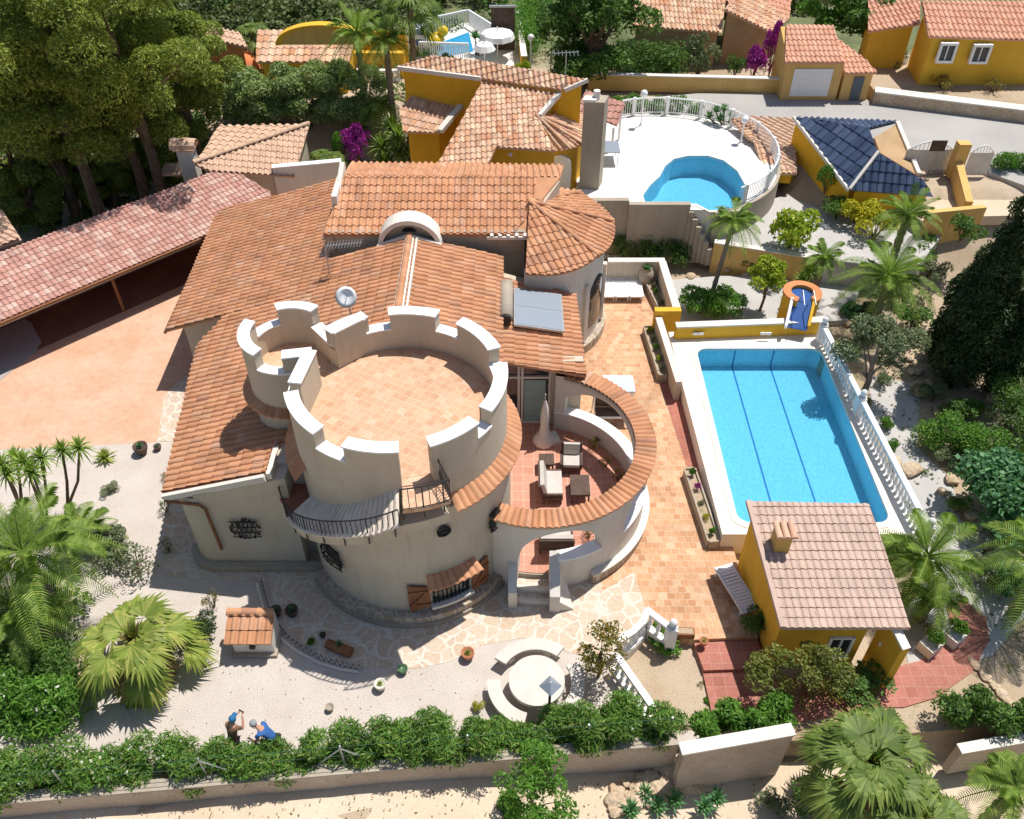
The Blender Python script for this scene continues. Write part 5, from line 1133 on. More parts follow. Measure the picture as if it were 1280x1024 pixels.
def cypress(u,v,vt,zb,r_,label,seed,lean=0,n=9000,mat=L_dark,name='cypress_tree',hmax=99):
    b=P(u,v,zb); h=min(hgt(b,vt),hmax); e=empty(name,b,label,'cypress')
    r=random.Random(seed); cls=[]
    k=int(h*9)
    for i in range(k):
        t=(i+.5)/k; w_=r_*min(1,(.35+2.2*t))*(1-t)**.62*1.15; a=r.uniform(0,6.3); q=r.uniform(.2,.75)*w_
        cls.append(((q*math.cos(a)+lean*t,q*math.sin(a),h*t),max(.12,w_*.5*r.uniform(.7,1.2))))
    me=leaf_mesh('crown',cls,n,.10,seed,asp=.3,squash=1.6,shell=.6); me.materials.append(mat); link('crown',me,None,e,loc=(0,0,0))
    mb=MB(); mb.tube([b,b+Vector((lean*.5,0,h*.6))],[.14,.05],6); mb.build('trunk',bark,e)
cypress(140,262,160,-.3,.6,'slim cypress standing in front of the dark pines, taller of the left pair',1,hmax=6)
cypress(70,280,232,-.3,.5,'short slim cypress near the pink carport roof, lower left of the tall one',2,n=4000,hmax=4)
cypress(1188,480,218,-.3,1.6,'tallest dark cypress right of the pool garden path',3,n=36000)
cypress(1168,452,318,-.3,.95,'slimmer dark cypress at the left side of the cypress group',7,n=14000)
cypress(1238,490,318,-.3,1.15,'broad dark cypress at the right edge in front of the tallest one',4,n=22000)
cypress(1215,440,268,-.3,1.1,'dark cypress behind the tallest one on the right',5,n=12000)
cypress(1275,440,335,-.3,.9,'rearmost cypress cut by the right edge',6,n=12000)
# clipped row of trees behind
for i in range(6):
    u=300+i*30; tree(['leftmost clipped tree of the row below the tiled house','second clipped tree from the left in the row below the tiled house','third clipped tree in the row, with bare grey twigs','fourth clipped tree in the row below the tiled house','fifth clipped tree in the row, left of the purple bush','rightmost clipped tree of the row, beside the light palm'][i],u,118,3.7,1.3,cl(40+i,22,1.45,1.7,1.25,.6),9000,.085,L_clip,'clipped_tree',trunk_r=.12,seed=40+i,tm=barkg,group='row of clipped trees')
tree('big dark round tree at the top centre behind the hedge',742,32,5.8,2.2,cl(60,30,3.2,3.2,2.2,1.0),14000,.14,L_shrub,'broadleaf_tree',seed=60,trunk_r=.3)
tree('dense green tree between the garage and the ochre house',1088,22,5.0,2.3,cl(61,16,2.0,1.8,1.2,.8),6000,.13,L_shrub,'broadleaf_tree',seed=61)
tree('smaller green tree left of the garage roof top',1045,8,5.0,2.3,cl(62,14,1.8,1.6,1.2,.8),5000,.13,L_bright,'broadleaf_tree',seed=62)
tree('lime green citrus tree beside the pool slide',960,345,1.9,-.0,cl(63,10,.75,.75,.45,.4),2200,.09,L_lime,'citrus_tree',trunk_r=.06,seed=63)
tree('olive tree with grey green crown right of the pool balustrade',1098,438,2.4,-.3,cl(64,20,1.5,1.3,.9,.5),6500,.07,L_grey,'olive_tree',trunk_r=.12,seed=64,tm=barkg)
tree('bushy olive with yellow green leaves in front of the pool house',1005,838,1.4,-.3,cl(65,24,1.75,.6,.5,.34),3800,.06,L_olv,'young_olive_tree',trunk_r=.07,seed=65)
tree('loose leafy tree growing outside the garden wall near bottom centre',665,985,1.6,-.9,cl(66,26,1.25,1.0,.95,.30),3600,.06,L_bright,'young_tree',trunk_r=.06,seed=66)
tree('thin russet leaved tree beside the curved balustrade',752,812,1.5,.0,cl(67,22,.62,.55,1.0,.3),1500,.055,L_autumn,'young_tree',trunk_r=.05,seed=67)
# palms
palm(pcA,28,690,3.2,0,1.05,'large date palm cut by the left edge below the dragon trees')
palm(pcA,20,760,1.6,0,.8,'low date palm in the shrubs at the left edge',rz=1)
palm(pcC,95,665,1.0,0,1.0,'small sago palm right of the large left date palm','sago_palm',rz=2) 
palm(fcA,168,800,1.7,0,1.05,'big yellow green fan palm on the front gravel left of the well',name='fan_palm',rt=.25)
palm(fcB,1090,955,2.1,-1.0,.9,'very large green fan palm at the bottom right over the garden wall',name='fan_palm',rt=.28)
palm(fcB,1150,1025,1.6,-1.1,.75,'lower green fan palm cut by the bottom edge',name='fan_palm',rz=1,rt=.25)
palm(pcB,1160,695,1.9,-.3,.95,'date palm between the pool house and the leafy bushes')
palm(pcC,1165,745,1.0,-.3,.8,'small cycad under the date palm beside the pool house','sago_palm',rz=1)
palm(pcB,1312,700,2.6,-.3,1.0,'date palm cut by the right edge above the curved red path',rz=.7)
palm(pcC,1270,985,1.2,-1.1,.9,'small palm throwing a shadow on the sandy track at bottom right',rz=1.3)
palm(pcA,1112,345,3.0,-.1,.92,'large date palm above the olive tree',rz=.5)
palm(pcA,1135,268,4.2,1.3,.66,'large date palm in front of the blue glazed roof',rz=1.5)
palm(pcC,918,275,4.2,.0,.95,'slender leaning palm in front of the stepped retaining wall',lean=(-.5,-.3),rt=.1,rz=.3)
palm(pcC,1030,320,2.4,0,.8,'small palm between lime bush and large date palm',rz=2)
palm(pcB,446,42,7.0,2,.95,'tall dark palm left of the pair behind the yellow house',rz=.2,group='tall palms behind the yellow house')
palm(pcB,482,50,7.0,2,.85,'tall dark palm, middle one behind the yellow house',rz=1.1,group='tall palms behind the yellow house')
palm(fcC,512,8,8.5,2,1.5,'tall fan palm beside the far pool',name='fan_palm',rz=.5)
palm(pcC,470,128,3.6,1.4,1.2,'bright light green palm above the purple bougainvillea',rz=.5)
palm(fcC,315,42,4.5,2,1.2,'fan palm between the orange house and the tiled roof',name='fan_palm',rz=.9)
palm(fcC,402,196,2.3,.0,.72,'small stubby fan palm behind the villa roof, left of the pair',name='fan_palm'); palm(fcC,416,198,2.3,.0,.62,'small stubby fan palm behind the villa roof, right of the pair',name='fan_palm',rz=1)
palm(pcC,712,60,4.0,2.3,1.0,'low pale palm in the hedge garden right of the far pool',rz=.6)
# yuccas and dragon trees
def branched(u,v,zb,heads,label,name,kind,s_,cat='tree',r_=.05,mat=bark):
    b=P(u,v,zb); e=empty(name,b,label,cat); mb=MB()
    for (hu,hv,dy) in heads:
        q=PY(hu,hv,b.y+dy); mb.tube([b+Vector((random.Random(hu).uniform(-.1,.1),0,0)),b.lerp(q,.5)+Vector(((q.x-b.x)*.12,0,0)),q],[r_*1.3,r_,r_*.7],6)
        o=link('leaf_rosette',kind,None,e,loc=tuple(q-b)); o.scale=(s_,)*3; o.rotation_euler=(0,0,hu)
    mb.build('stems',mat,e)
branched(83,640,0,[(78,563,.3),(99,560,.0)],'forked dragon tree nearest the small agave','dragon_tree',roA,.95)
branched(55,650,0,[(52,572,.2),(30,578,0),(40,590,-.3)],'dragon tree with several leaning stems beside the driveway','dragon_tree',roA,1.0)
branched(25,640,0,[(20,572,.4),(2,580,0),(10,592,-.2)],'dragon tree at the left edge beside the driveway','dragon_tree',roA,.95)
branched(505,215,1.0,[(490,160,.6),(512,150,1),(478,185,0),(500,190,-.3),(530,185,0),(540,172,.6),(515,200,-.6),(535,205,-.4),(482,205,-.5),(498,172,0)],'large cluster of dark green yuccas against the yellow house','yucca',roC,.95,'yucca',.08)
branched(905,160,2.4,[(895,140,.2),(905,138,0),(914,146,.3),(886,147,.3),(900,150,-.2)],'dark branching euphorbia at the edge of the road','euphorbia',roB,.9,'shrub')
branched(1000,390,0,[(1004,350,.3),(1012,340,.5)],'spiky yucca right behind the pool slide','yucca',roC,.6,'yucca')
branched(596,70,2.5,[(594,48,.2),(604,52,.1),(600,62,0)],'dark columnar cactus like bush beside the far pool','cactus',roB,1.2,'cactus')
# --- planters with plants
def plantrow(a,b,keys,z=.32,h=.38):
    pass
pl_list=[((811,352),(828,385),'planter nearest the row of loungers, topmost of the three by the pool wall','sparseg'),((810,410),(829,470),'middle planter with lime green plants beside the upper pool wall','lime'),((862,588),(892,678),'lowest planter with red and yellow flowers beside the pool deck','bright')]
for i,(q0,q1,lb,key) in enumerate(pl_list):
    a=P(*q0,.3); b=P(*q1,.3); a.z=b.z=0; planter(a,b,lb)
    r_=random.Random(i)
    for k in range(5):
        p=a.lerp(b,(k+.5)/5)+Vector((0,0,.3)); kk_=[key,'grey','bright','yellow','mag'][(k*2+i)%5] if i==2 else [key,'grey','bright'][k%3]
        shrub(kk_,p,.17,r_.uniform(.22,.4),['first','second','third','fourth','fifth'][k]+' plant from the far end of the '+['topmost','middle','lowest'][i]+' planter box','plant','potted_plant',group='plants in planter box '+['one','two','three'][i])
# --- loungers
def lounger(p,rz,label,group=None):
    e=empty('sun_lounger',p,label,'sun lounger',group,rz)
    def ch(name,mb): me=mb.mesh(name); o=bpy.data.objects.new(name,me); sc.collection.objects.link(o); me.materials.append(plasticw); o.parent=e; return o
    m=MB(); m.box((0,0,.3),(.62,1.9,.05)); m.box((-.3,0,.33),(.05,1.9,.07)); m.box((.3,0,.33),(.05,1.9,.07)); ch('frame',m)
    m=MB(); 
    for k in range(9): m.box((0,-.9+k*.12,.34),(.52,.09,.02))
    ch('seat',m)
    m=MB()
    for k in range(6): m.box((0,.22+k*.12,.35+k*.012),(.52,.09,.02))
    ch('backrest',m)
    lm=MB().box((0,0,.14),(.06,.06,.28)).mesh('leg'); lm.materials.append(plasticw)
    for x in(-.27,.27):
        for y in(-.8,.8): o=bpy.data.objects.new('leg',lm); sc.collection.objects.link(o); o.parent=e; o.location=(x,y,0)
    return e
c0_=P(776,356,.35)
for i,lb in enumerate(('left','middle','right')): lounger(Vector((c0_.x-.66+.66*i,c0_.y,0)),0,lb+' one of three white plastic loungers lined up by the garden wall corner','white loungers in a row')
lounger(P(920,738,.2)+Vector((0,0,-.2)),.32,'single white lounger in the shade of the yellow pool house wall')
def lathe_thing(name,p,prof,mat,label,cat,n=16,part='body',group=None,extra=None):
    e=empty(name,p,label,cat,group); m=MB(); m.lathe(p,prof,n); m.build(part,mat,e,True)
    return e
e=lathe_thing('urn',P(806,358,0),[(.14,0),(.25,.15),(.34,.45),(.36,.7),(.28,.92),(.2,1.0),(.24,1.05),(.18,1.0),(.17,.9)],stucco_g,'big grey urn with a small plant beside the right hand lounger','urn')
o=link('plant',roB,None,e,loc=(0,0,1.0)); o.scale=(.6,)*3
# --- terrace furniture
FT=TZ+.025
def armchair(p,rz,label):
    e=empty('wicker_armchair',p,label,'armchair','terrace seating',rz)
    def ch(name,m,mt):
        me=m.mesh(name); me.materials.append(mt); o=bpy.data.objects.new(name,me); sc.collection.objects.link(o); o.parent=e; return o
    m=MB(); m.box((0,0,.3),(.7,.68,.14)); ch('seat_frame',m,wick)
    for x in(-.36,.36): m=MB(); m.box((x,0,.5),(.09,.7,.08)); m.box((x,0,.36),(.05,.62,.22)); ch('armrest',m,wick)
    m=MB(); m.box((0,.36,.62),(.76,.08,.62),M=Matrix.Rotation(-.2,3,'X')); ch('backrest',m,wick)
    m=MB(); m.box((0,-.03,.43),(.58,.6,.13)); ch('seat_cushion',m,cush)
    for z in(.62,.84): m=MB(); m.box((0,.27+(z-.6)*.2,z),(.58,.12,.21),M=Matrix.Rotation(-.2,3,'X')); ch('back_cushion',m,cush)
    for x in(-.31,.31):
        for y in(-.29,.29): m=MB(); m.box((x,y,.12),(.06,.06,.24)); ch('leg',m,wick)
    return e
armchair(P(714,578,FT+.3)-Vector((0,0,.3)),-.05,'wicker armchair with grey cushions facing the camera on the terrace')
def sofa(p,rz,label,L=1.25):
    e=empty('wicker_sofa',p,label,'sofa','terrace seating',rz)
    def ch(name,m,mt):
        me=m.mesh(name); me.materials.append(mt); o=bpy.data.objects.new(name,me); sc.collection.objects.link(o); o.parent=e; return o
    m=MB(); m.box((0,0,.3),(L,.72,.14)); ch('seat_frame',m,wick)
    m=MB(); m.box((0,.4,.62),(L,.08,.62),M=Matrix.Rotation(-.22,3,'X')); ch('backrest',m,wick)
    m=MB(); m.box((0,-.03,.43),(L-.1,.64,.13)); ch('seat_cushion',m,cush)
    m=MB(); m.box((0,.31,.74),(L-.1,.14,.5),M=Matrix.Rotation(-.25,3,'X')); ch('back_cushion',m,cush)
    for x in(-L/2+.05,L/2-.05):
        m=MB(); m.box((x,0,.46),(.08,.7,.08)); ch('armrest',m,wick)
        for y in(-.3,.3): m=MB(); m.box((x,y,.12),(.06,.06,.24)); ch('leg',m,wick)
    return e
sofa(P(690,606,FT+.35)-Vector((0,0,.35)),PI/2,'wicker two seat sofa with pale cushions turned towards the coffee table')
sofa(P(695,676,FT+.3)-Vector((0,0,.3)),PI*1.0,'wicker sofa with a rolled grey back seen under the arcade',1.15)
def table(p,dx,dy,h,label,mat=wick,rz=0,name='wicker_table',group='terrace tables'):
    e=empty(name,p,label,'table',group,rz)
    def ch(nm,m,mt):
        me=m.mesh(nm); me.materials.append(mt); o=bpy.data.objects.new(nm,me); sc.collection.objects.link(o); o.parent=e; return o
    m=MB(); m.box((0,0,h),(dx,dy,.05)); ch('tabletop',m,mat); m=MB(); m.box((0,0,h-.07),(dx-.06,dy-.06,.08)); ch('apron',m,mat)
    for x in(-1,1):
        for y in(-1,1): m=MB(); m.box((x*(dx/2-.05),y*(dy/2-.05),(h-.1)/2),(.06,.06,h-.1)); ch('leg',m,mat)
    return e
table(P(725,607,FT+.42)-Vector((0,0,.42)),.68,.95,.44,'larger dark wicker coffee table right of the sofa on the terrace')
table(P(683,575,FT+.42)-Vector((0,0,.42)),.55,.55,.44,'small square wicker side table between sofa and armchair')
pc_=empty('covered_parasol',P(680,548,FT),'closed parasol wrapped in a pale cloth cover standing by the sliding doors','parasol'); p=P(680,552,FT)
m=MB(); m.lathe(p,[(.42,.0),(.45,.1),(.36,.28),(.2,.5),(.16,.9),(.17,1.3),(.13,1.7),(.05,2.05),(.01,2.15)],11); m.build('cloth_cover',stucco_w,pc_,True); m=MB(); m.tube([p+Vector((0,0,2.0)),p+Vector((0,0,2.4))],.03,6); m.build('pole',steel,pc_)
m=MB(); m.box(p+Vector((.25,.05,.09)),(.6,.6,.18),rz=.3); m.build('base_cover',stucco_w,pc_)
wo=empty('wall_ornament',(1.92,24.2,2.3),'round dark ornament hanging on the wall right of the sliding doors','ornament'); m=MB(); m.tube([(1.92,24.26,2.3),(1.92,24.20,2.3)],.2,16); m.build('disc',steel,wo); m=MB()
for k in range(8): a=k*PI/4; m.tube([(1.92,24.19,2.3),(1.92+.18*math.cos(a),24.19,2.3+.18*math.sin(a))],.02,4)
m.build('star',iron,wo)
for u,v,key,lb in ((742,560,'sparse','leafy plant at the foot of the low terrace wall, nearest the armchair'),(757,583,'sparse','dry plant along the low terrace wall, middle of three'),(772,600,'sparse','bushy plant along the low terrace wall under the tiled ring'),(736,672,'sparse','yellowish plant behind the low wall beside the terrace steps')):
    shrub(key,P(u,v,FT),.35,.55,lb,'plant','potted_plant')
# garden swing with pale canopy on the tiled patio
gs=empty('garden_swing',P(768,520,0),'garden swing seat with a pale blue canopy behind the tiled ring','swing seat'); p=P(768,480,1.9); p.z=0
m=MB(); m.box(p+Vector((0,0,1.9)),(1.5,1.1,.05),M=Matrix.Rotation(-.12,3,'X')); m.build('canopy',mat_plain('pale_canvas',(.55,.62,.70),.8),gs)
for x in(-.72,.72):
    m=MB(); m.tube([p+Vector((x,-.5,0)),p+Vector((x,0,1.85)),p+Vector((x,.5,0))],.03,6); m.build('leg_frame',plasticw,gs)
m=MB(); m.box(p+Vector((0,-.1,.5)),(1.3,.55,.08)); m.build('seat',wick,gs); m=MB(); m.box(p+Vector((0,.2,.8)),(1.3,.06,.5)); m.build('backrest',wick,gs)
m=MB(); m.box(p+Vector((0,-.4,.5)),(1.36,.05,.08)); m.build('front_rail',plasticw,gs)
# --- pool slide
ps=empty('pool_slide',P(995,400,DZ),'blue tiled pool slide with a round orange rimmed yellow tower behind the deck wall','slide')
sc_c=P(1003,366,2.0); 
m=MB(); m.ring((sc_c.x,sc_c.y),.5,.78,-60,240,-.3,2.0,6); m.build('tower_wall',yellow,ps)
m=MB(); m.ring((sc_c.x,sc_c.y),.48,.82,-60,240,2.0,2.07,6); m.build('tower_rim',orangest,ps)
m=MB(); m.ring((sc_c.x,sc_c.y),0,.52,0,360,1.5,1.9,8); m.build('platform',bluep,ps)
e_=P(994,413,DZ+.35); top=Vector((sc_c.x-.05,sc_c.y-.4,1.9)); m=MB(); m.bar(top,Vector((e_.x,e_.y-.1,DZ+.5)),.85,.08); m.build('chute',bluep,ps)
for s_ in(-1,1): m=MB(); m.bar(top+Vector((s_*.48,0,.08)),Vector((e_.x+s_*.48,e_.y-.1,DZ+.6)),.12,.3); m.build('side_wall',white if s_<0 else yellow,ps)
m=MB()
for s_ in(-1,1): m.tube([top+Vector((s_*.22,-.2,.1)),top+Vector((s_*.22,-.3,.7)),top+Vector((s_*.24,-.9,.4))],.02,6)
m.build('handrails',steel,ps)
# --- balustrades
balm=MB().lathe((0,0,0),[(.07,0),(.07,.05),(.04,.09),(.085,.26),(.035,.5),(.06,.56),(.06,.62)],10).mesh('baluster')
def balustrade(pts,label,h=.78,n=None,posts=(),wall=0):
    pts=[Vector(p) for p in pts]; e=empty('balustrade',pts[0],label,'balustrade','white balustrades')
    m=MB(); m2=MB(); L=0
    for ii,(a,b) in enumerate(zip(pts,pts[1:])):
        a=a+Vector((0,0,.004*ii)); b=b+Vector((0,0,.004*ii)); d=(b-a).normalized()*.06
        m.bar(a-d+Vector((0,0,h-.06)),b+d+Vector((0,0,h-.06)),.2,.12); m2.bar(a-d+Vector((0,0,.05)),b+d+Vector((0,0,.05)),.22,.12); L+=(b-a).length
    m.build('rail',white,e); m2.build('base_course',white,e)
    k=int(L/.26); acc=[]; cum=[0]
    for a,b in zip(pts,pts[1:]): cum.append(cum[-1]+(b-a).length)
    for i in range(k):
        s0=L*(i+.5)/k
        for j in range(len(pts)-1):
            if cum[j]<=s0<=cum[j+1]: p=pts[j].lerp(pts[j+1],(s0-cum[j])/(cum[j+1]-cum[j])); break
        o=link('baluster',balm,white,e,loc=tuple(p+Vector((0,0,.1))-pts[0])); 
    for t in posts:
        p=pts[0].lerp(pts[-1],t) if t not in(0,1) else pts[0 if t==0 else -1]
        m=MB(); m.box(p+Vector((0,0,h/2)),(.3,.3,h+.1)); m.build('post',white,e); m=MB(); m.lathe(p+Vector((0,0,h+.05)),[(.17,0),(.17,.05),(.06,.08),(.13,.2),(.12,.3),(.02,.4)],12); m.build('finial',white,e,True)
    return e
bA=P(1033,432,DZ-.1); bB=P(1145,672,DZ-.1)
bA.x=c_.x+.18 if False else bA.x
X_=deck_o[3][0]+.25
bt0=P(1031,404,1.65); bt1=P(1163,656,1.65)
balustrade([(bt0.x,bt0.y,DZ-.12),(bt1.x,bt1.y,DZ-.12)],'long white balustrade along the right side of the pool deck, with ball finials',.95,posts=(0,.42,1))
m=MB(); m.bar((bt0.x,bt0.y,.0),(bt1.x,bt1.y,.0),.34,1.1); kb=m.build('balustrade_footing',stucco_g,None); tag(kb,'grey plastered footing wall under the pool balustrade','wall')
q0=P(768,838,0);q1=P(822,913,0)
balustrade([q0+Vector((-.0,0,0)),P(819,912,0)],'straight white balustrade running down to the oleander hedge',.888)
balustrade([P(806,783,0),P(836,806,0)],'short white balustrade with a ball finial beside the tiled patio steps',.912,posts=(1,))
balustrade([P(806,783,0),P(800,797,0),P(788,809,0),P(768,822,0)],'curved white balustrade around the stone patio corner',.9)
m=MB(); 
for ii,(a_,b_) in enumerate(((P(806,783,0),P(800,797,0)),(P(800,797,0),P(788,809,0)),(P(788,809,0),P(768,822,0)),(P(768,822,0),P(768,838,0)),(P(806,783,0),P(836,806,0)),(P(768,838,0),P(822,913,0)))):
    m.bar(a_+Vector((0,0,-.35+.004*ii)),b_+Vector((0,0,-.35+.004*ii)),.24+.003*ii,.7)
kb=m.build('terrace_retaining_wall',stucco_w); tag(kb,'low white retaining wall carrying the curved and straight balustrades','wall')
# --- pool house
phs=empty('pool_house',(9.5,16,-.25),'small yellow pool house with rosy beige tiled roof at the pool end','pool house')
fz,bz=2.3,3.0
pl=plane3(P(978,785,fz),P(1138,785,fz),P(1010,627,bz)); RQ=[PL(u,v,*pl) for u,v in ((979,785),(1138,785),(1086,630),(936,627))]
tiles('roof',[RQ],(0,-1,0),tile_h,phs,cw=.22,rl=.31,hh=.04,th=.14)
m=MB(); m.bar(RQ[0]+Vector((-.03,0,.02)),RQ[3]+Vector((-.03,0,.02)),.14,.14); m.build('verge_board',tile_h,phs)
wl=[RQ[0]+Vector((.12,.35,-.14)),RQ[1]+Vector((-.95,.35,-.14)),RQ[2]+Vector((-.95,-.25,-.14)),RQ[3]+Vector((.12,-.25,-.14))]
m=MB(); m.prism(wl,-.4); m.build('walls',mustard if False else yellow,phs)
cz_=PL(974,682,*pl); m=MB(); m.box((cz_.x,cz_.y,cz_.z+.25),(.45,.5,.9)); m.build('chimney',mat_noise('dull_yellow_stucco',(.55,.36,.10),(.66,.44,.14),.9,20,.12,bst=.2),phs)
m=MB(); 
for k in range(3): caps(m,(cz_.x-.2+k*.22,cz_.y-.3,cz_.z+.74),(cz_.x-.2+k*.22,cz_.y+.3,cz_.z+.74),.1,.6)
m.build('chimney_cap',tile_t,phs)
wf=wl[0].y
def onf(u,v): return PY(u,v,wf-.02)
a_=onf(1033,812); b_=onf(1068,796); m=MB(); cx,cz0=(a_.x+b_.x)/2,(a_.z+b_.z)/2; WW,HH=b_.x-a_.x,1.0
m=MB(); m.box((cx,wf-.0,cz0-.2),(WW,.04,HH)); fo=m.build('window_pane',glassd,phs)
m=MB()
for s_ in(-1,1): m.box((cx+s_*WW/2,wf-.03,cz0-.2),(.07,.09,HH+.07))
m.box((cx,wf-.032,cz0-.2+HH/2),(WW,.085,.07)); m.box((cx,wf-.032,cz0-.2-HH/2),(WW,.085,.07)); m.box((cx,wf-.03,cz0-.2),(.05,.085,HH)); m.build('window_frame',white,phs)
q=onf(1102,800); m=MB(); m.lathe((q.x,wf-.12,q.z-.2),[(.03,0),(.09,.06),(.1,.22),(.02,.32)],8); m.build('wall_lantern',white,phs)
fin=[P(1124,788,2.2),P(1150,830,2.0)]; m=MB(); m.prism([(RQ[1].x-.55,RQ[1].y+.5,2.2),(RQ[1].x-.33,RQ[1].y+.5,2.2),(RQ[1].x-.05,RQ[1].y-.45,1.9),(RQ[1].x-.27,RQ[1].y-.45,1.9)],-.4); m.build('side_fin_wall',yellow,phs)
m=MB(); m.bar((RQ[1].x-.44,RQ[1].y+.45,2.24),(RQ[1].x-.16,RQ[1].y-.47,1.94),.27,.08); m.build('fin_coping',stucco_w,phs)
for u,v,sz in ((951,722,.28),(938,672,.14),(965,760,.14)):
    xw=wl[0].x; d=ray(u,v); t=xw/d.x; q=Vector((xw,d.y*t,CH+d.z*t)); m=MB(); m.tube([q+Vector((.02,0,0)),q+Vector((-.06,0,0))],sz,10); m.build('wall_plaque',solar if sz>.2 else terrac,phs)
# --- well, stone seats, lantern
wq=[P(281,805,.78),P(338,807,.78)]; wx0,wx1,wy=wq[0].x,wq[1].x,wq[0].y
well=empty('garden_well',((wx0+wx1)/2,wy+.4,0),'toy well house with a small orange tiled roof on the front gravel','well')
m=MB(); m.prism([(wx0+.15,wy+.12,.75),(wx1-.02,wy+.12,.75),(wx1-.02,wy+.95,1.15),(wx0+.15,wy+.95,1.15)],0); m.build('walls',stucco_w,well); m=MB(); m.box(((wx0+wx1)/2+.06,wy+.5,.06),(wx1-wx0,1.0,.12)); m.build('plinth',stucco_g,well)
tiles('roof',[[(wx0,wy-.03,.80),(wx1,wy-.03,.80),(wx1,wy+.78,1.16),(wx0,wy+.78,1.16)]],(0,-1,0),tile_o,well,cw=.26,rl=.42,hh=.08)
m=MB(); caps(m,(wx0,wy+.85,1.2),(wx1,wy+.85,1.2),.13,.42); m.build('ridge_caps',tile_o,well)
m=MB(); m.tube([((wx0+wx1)/2+.05,wy+.14,.45),((wx0+wx1)/2+.05,wy+.06,.45)],.1,8); m.build('spout',iron,well)
sx,sy=P(671,862,0)[:2]; tz=.72; sC=P(671,850,tz)
st=empty('stone_table',(sC.x,sC.y,0),'big round pale stone table on the gravel below the steps','table')
m=MB(); m.ring((sC.x,sC.y),0,.82,0,360,tz-.14,tz,6); stonew=mat_noise('pale_cast_stone',(.64,.58,.52),(.71,.655,.59),1.5,25,.15,bst=.2,spec=.1,c2=(.58,.51,.44)); m.build('tabletop',stonew,st); m=MB(); m.lathe((sC.x,sC.y,0),[(.4,0),(.3,.3),(.35,.6)],14); m.build('pedestal',stucco_w,st)
bC=(sC.x-.02,sC.y+.12)
for a0,a1,lb in ((52,148,'curved stone bench behind the round table'),(178,255,'curved stone bench left of the round table'),(-48,28,'curved stone bench right of the round table')):
    e=empty('curved_bench',circ(bC,1.5,(a0+a1)/2,0),lb,'bench','stone benches around the table'); m=MB(); m.ring(bC,1.05,1.45,a0,a1,.36,.47,5); m.build('seat',stonew,e)
    for f in(.2,.8): a=a0+(a1-a0)*f; m=MB(); m.ring(bC,1.12,1.38,a-5,a+5,0,.36,4); m.build('support',stucco_w,e)
lp=P(688,858,2.1); ln=empty('garden_lantern',(lp.x,lp.y,0),'square blue glass garden lantern on a thin pole by the stone table','lantern')
m=MB(); m.tube([(lp.x,lp.y,0),(lp.x,lp.y,1.85)],.04,8); m.build('pole',iron,ln); m=MB()
m.lathe((lp.x,lp.y,1.8),[(.1,0),(.2,.3),(.32,.32),(.04,.52)],4); m.build('lamp_head',solar,ln)
# wire edging along the patio
eg=empty('wire_edging',P(345,760,0),'low curved wire hoop edging between gravel and shaded stone patio','garden edging')
pts=[P(u,v,0) for u,v in ((327,727),(332,745),(338,765),(346,780),(360,798),(380,813),(405,826),(432,834),(460,838))]
m=MB(); sm=[]
for a,b in zip(pts,pts[1:]):
    n=max(2,int((b-a).length/.16))
    for i in range(n): sm.append(a.lerp(b,i/n))
for a,b in zip(sm,sm[1:]): m.tube([a,(a+b)/2+Vector((0,0,.26)),b],.013,4)
m.build('wire_hoops',iron,eg); m=MB(); m.tube([p+Vector((0,0,.12)) for p in sm],.012,4); m.tube([p+Vector((-.12,-.1,.03)) for p in sm],.05,6); m.build('kerb',stucco_w,eg)
for i,(u,v,r_,c,lb) in enumerate(((504,840,.15,'g','green glazed pot on the gravel edge left of the terracotta one'),(585,822,.2,'t','terracotta pot tipped on the gravel edge of the paving'),(413,887,.12,'g2','small grey bowl alone on the front gravel'),(178,566,.26,'b','rusty brown pot with dry plant at the driveway edge'),(198,562,.14,'b','little brown pot right of the rusty one'),(346,768,.18,'b','dark pot in the patio shade right of the well'),(366,768,.2,'b','second dark pot in the patio shade, right of its neighbour'),(404,796,.1,'b','small dark pot left of the log planter'),(476,860,.18,'gr','small round cactus bowl on the front gravel'),(879,805,.14,'t','terracotta pot at the top of the red steps'))):
    mt={'g':L_blue,'t':terrac,'g2':stucco_g,'b':wick,'gr':stucco_w}[c]
    e=lathe_thing('pot',P(u,v,.01),[(r_*.65,0),(r_,.9*r_),(r_*1.05,1.5*r_),(r_*.9,1.5*r_),(r_*.8,1.2*r_)],mt if c!='g' else mat_plain('green_glaze',(.08,.16,.08),.3),lb,'pot',12)
    if c in('b','gr','t'): o=link('plant',roD if c!='b' else roB,None,e,loc=(0,0,r_*1.4)); o.scale=(r_*1.6,)*3
lg_=empty('log_planter',P(425,812,0),'brown wooden log planter lying in the patio shade','planter'); p=P(425,812,0); m=MB(); m.tube([p+Vector((-.4,.12,.15)),p+Vector((.4,-.2,.15))],[.15,.17],10); m.build('log',wood,lg_)
o=link('plant',roB,None,lg_,loc=(0,0,.25)); o.scale=(.4,)*3
lg_=empty('wicker_trough',P(852,792,0),'wicker trough lying at the end of the tiled patio','planter'); p=P(852,794,0); m=MB(); m.box(p+Vector((0,0,.12)),(.75,.28,.24),rz=-.05); m.build('trough',wood,lg_); m=MB(); m.box(p+Vector((0,0,.245)),(.66,.2,.02),rz=-.05); m.build('soil',earth,lg_)
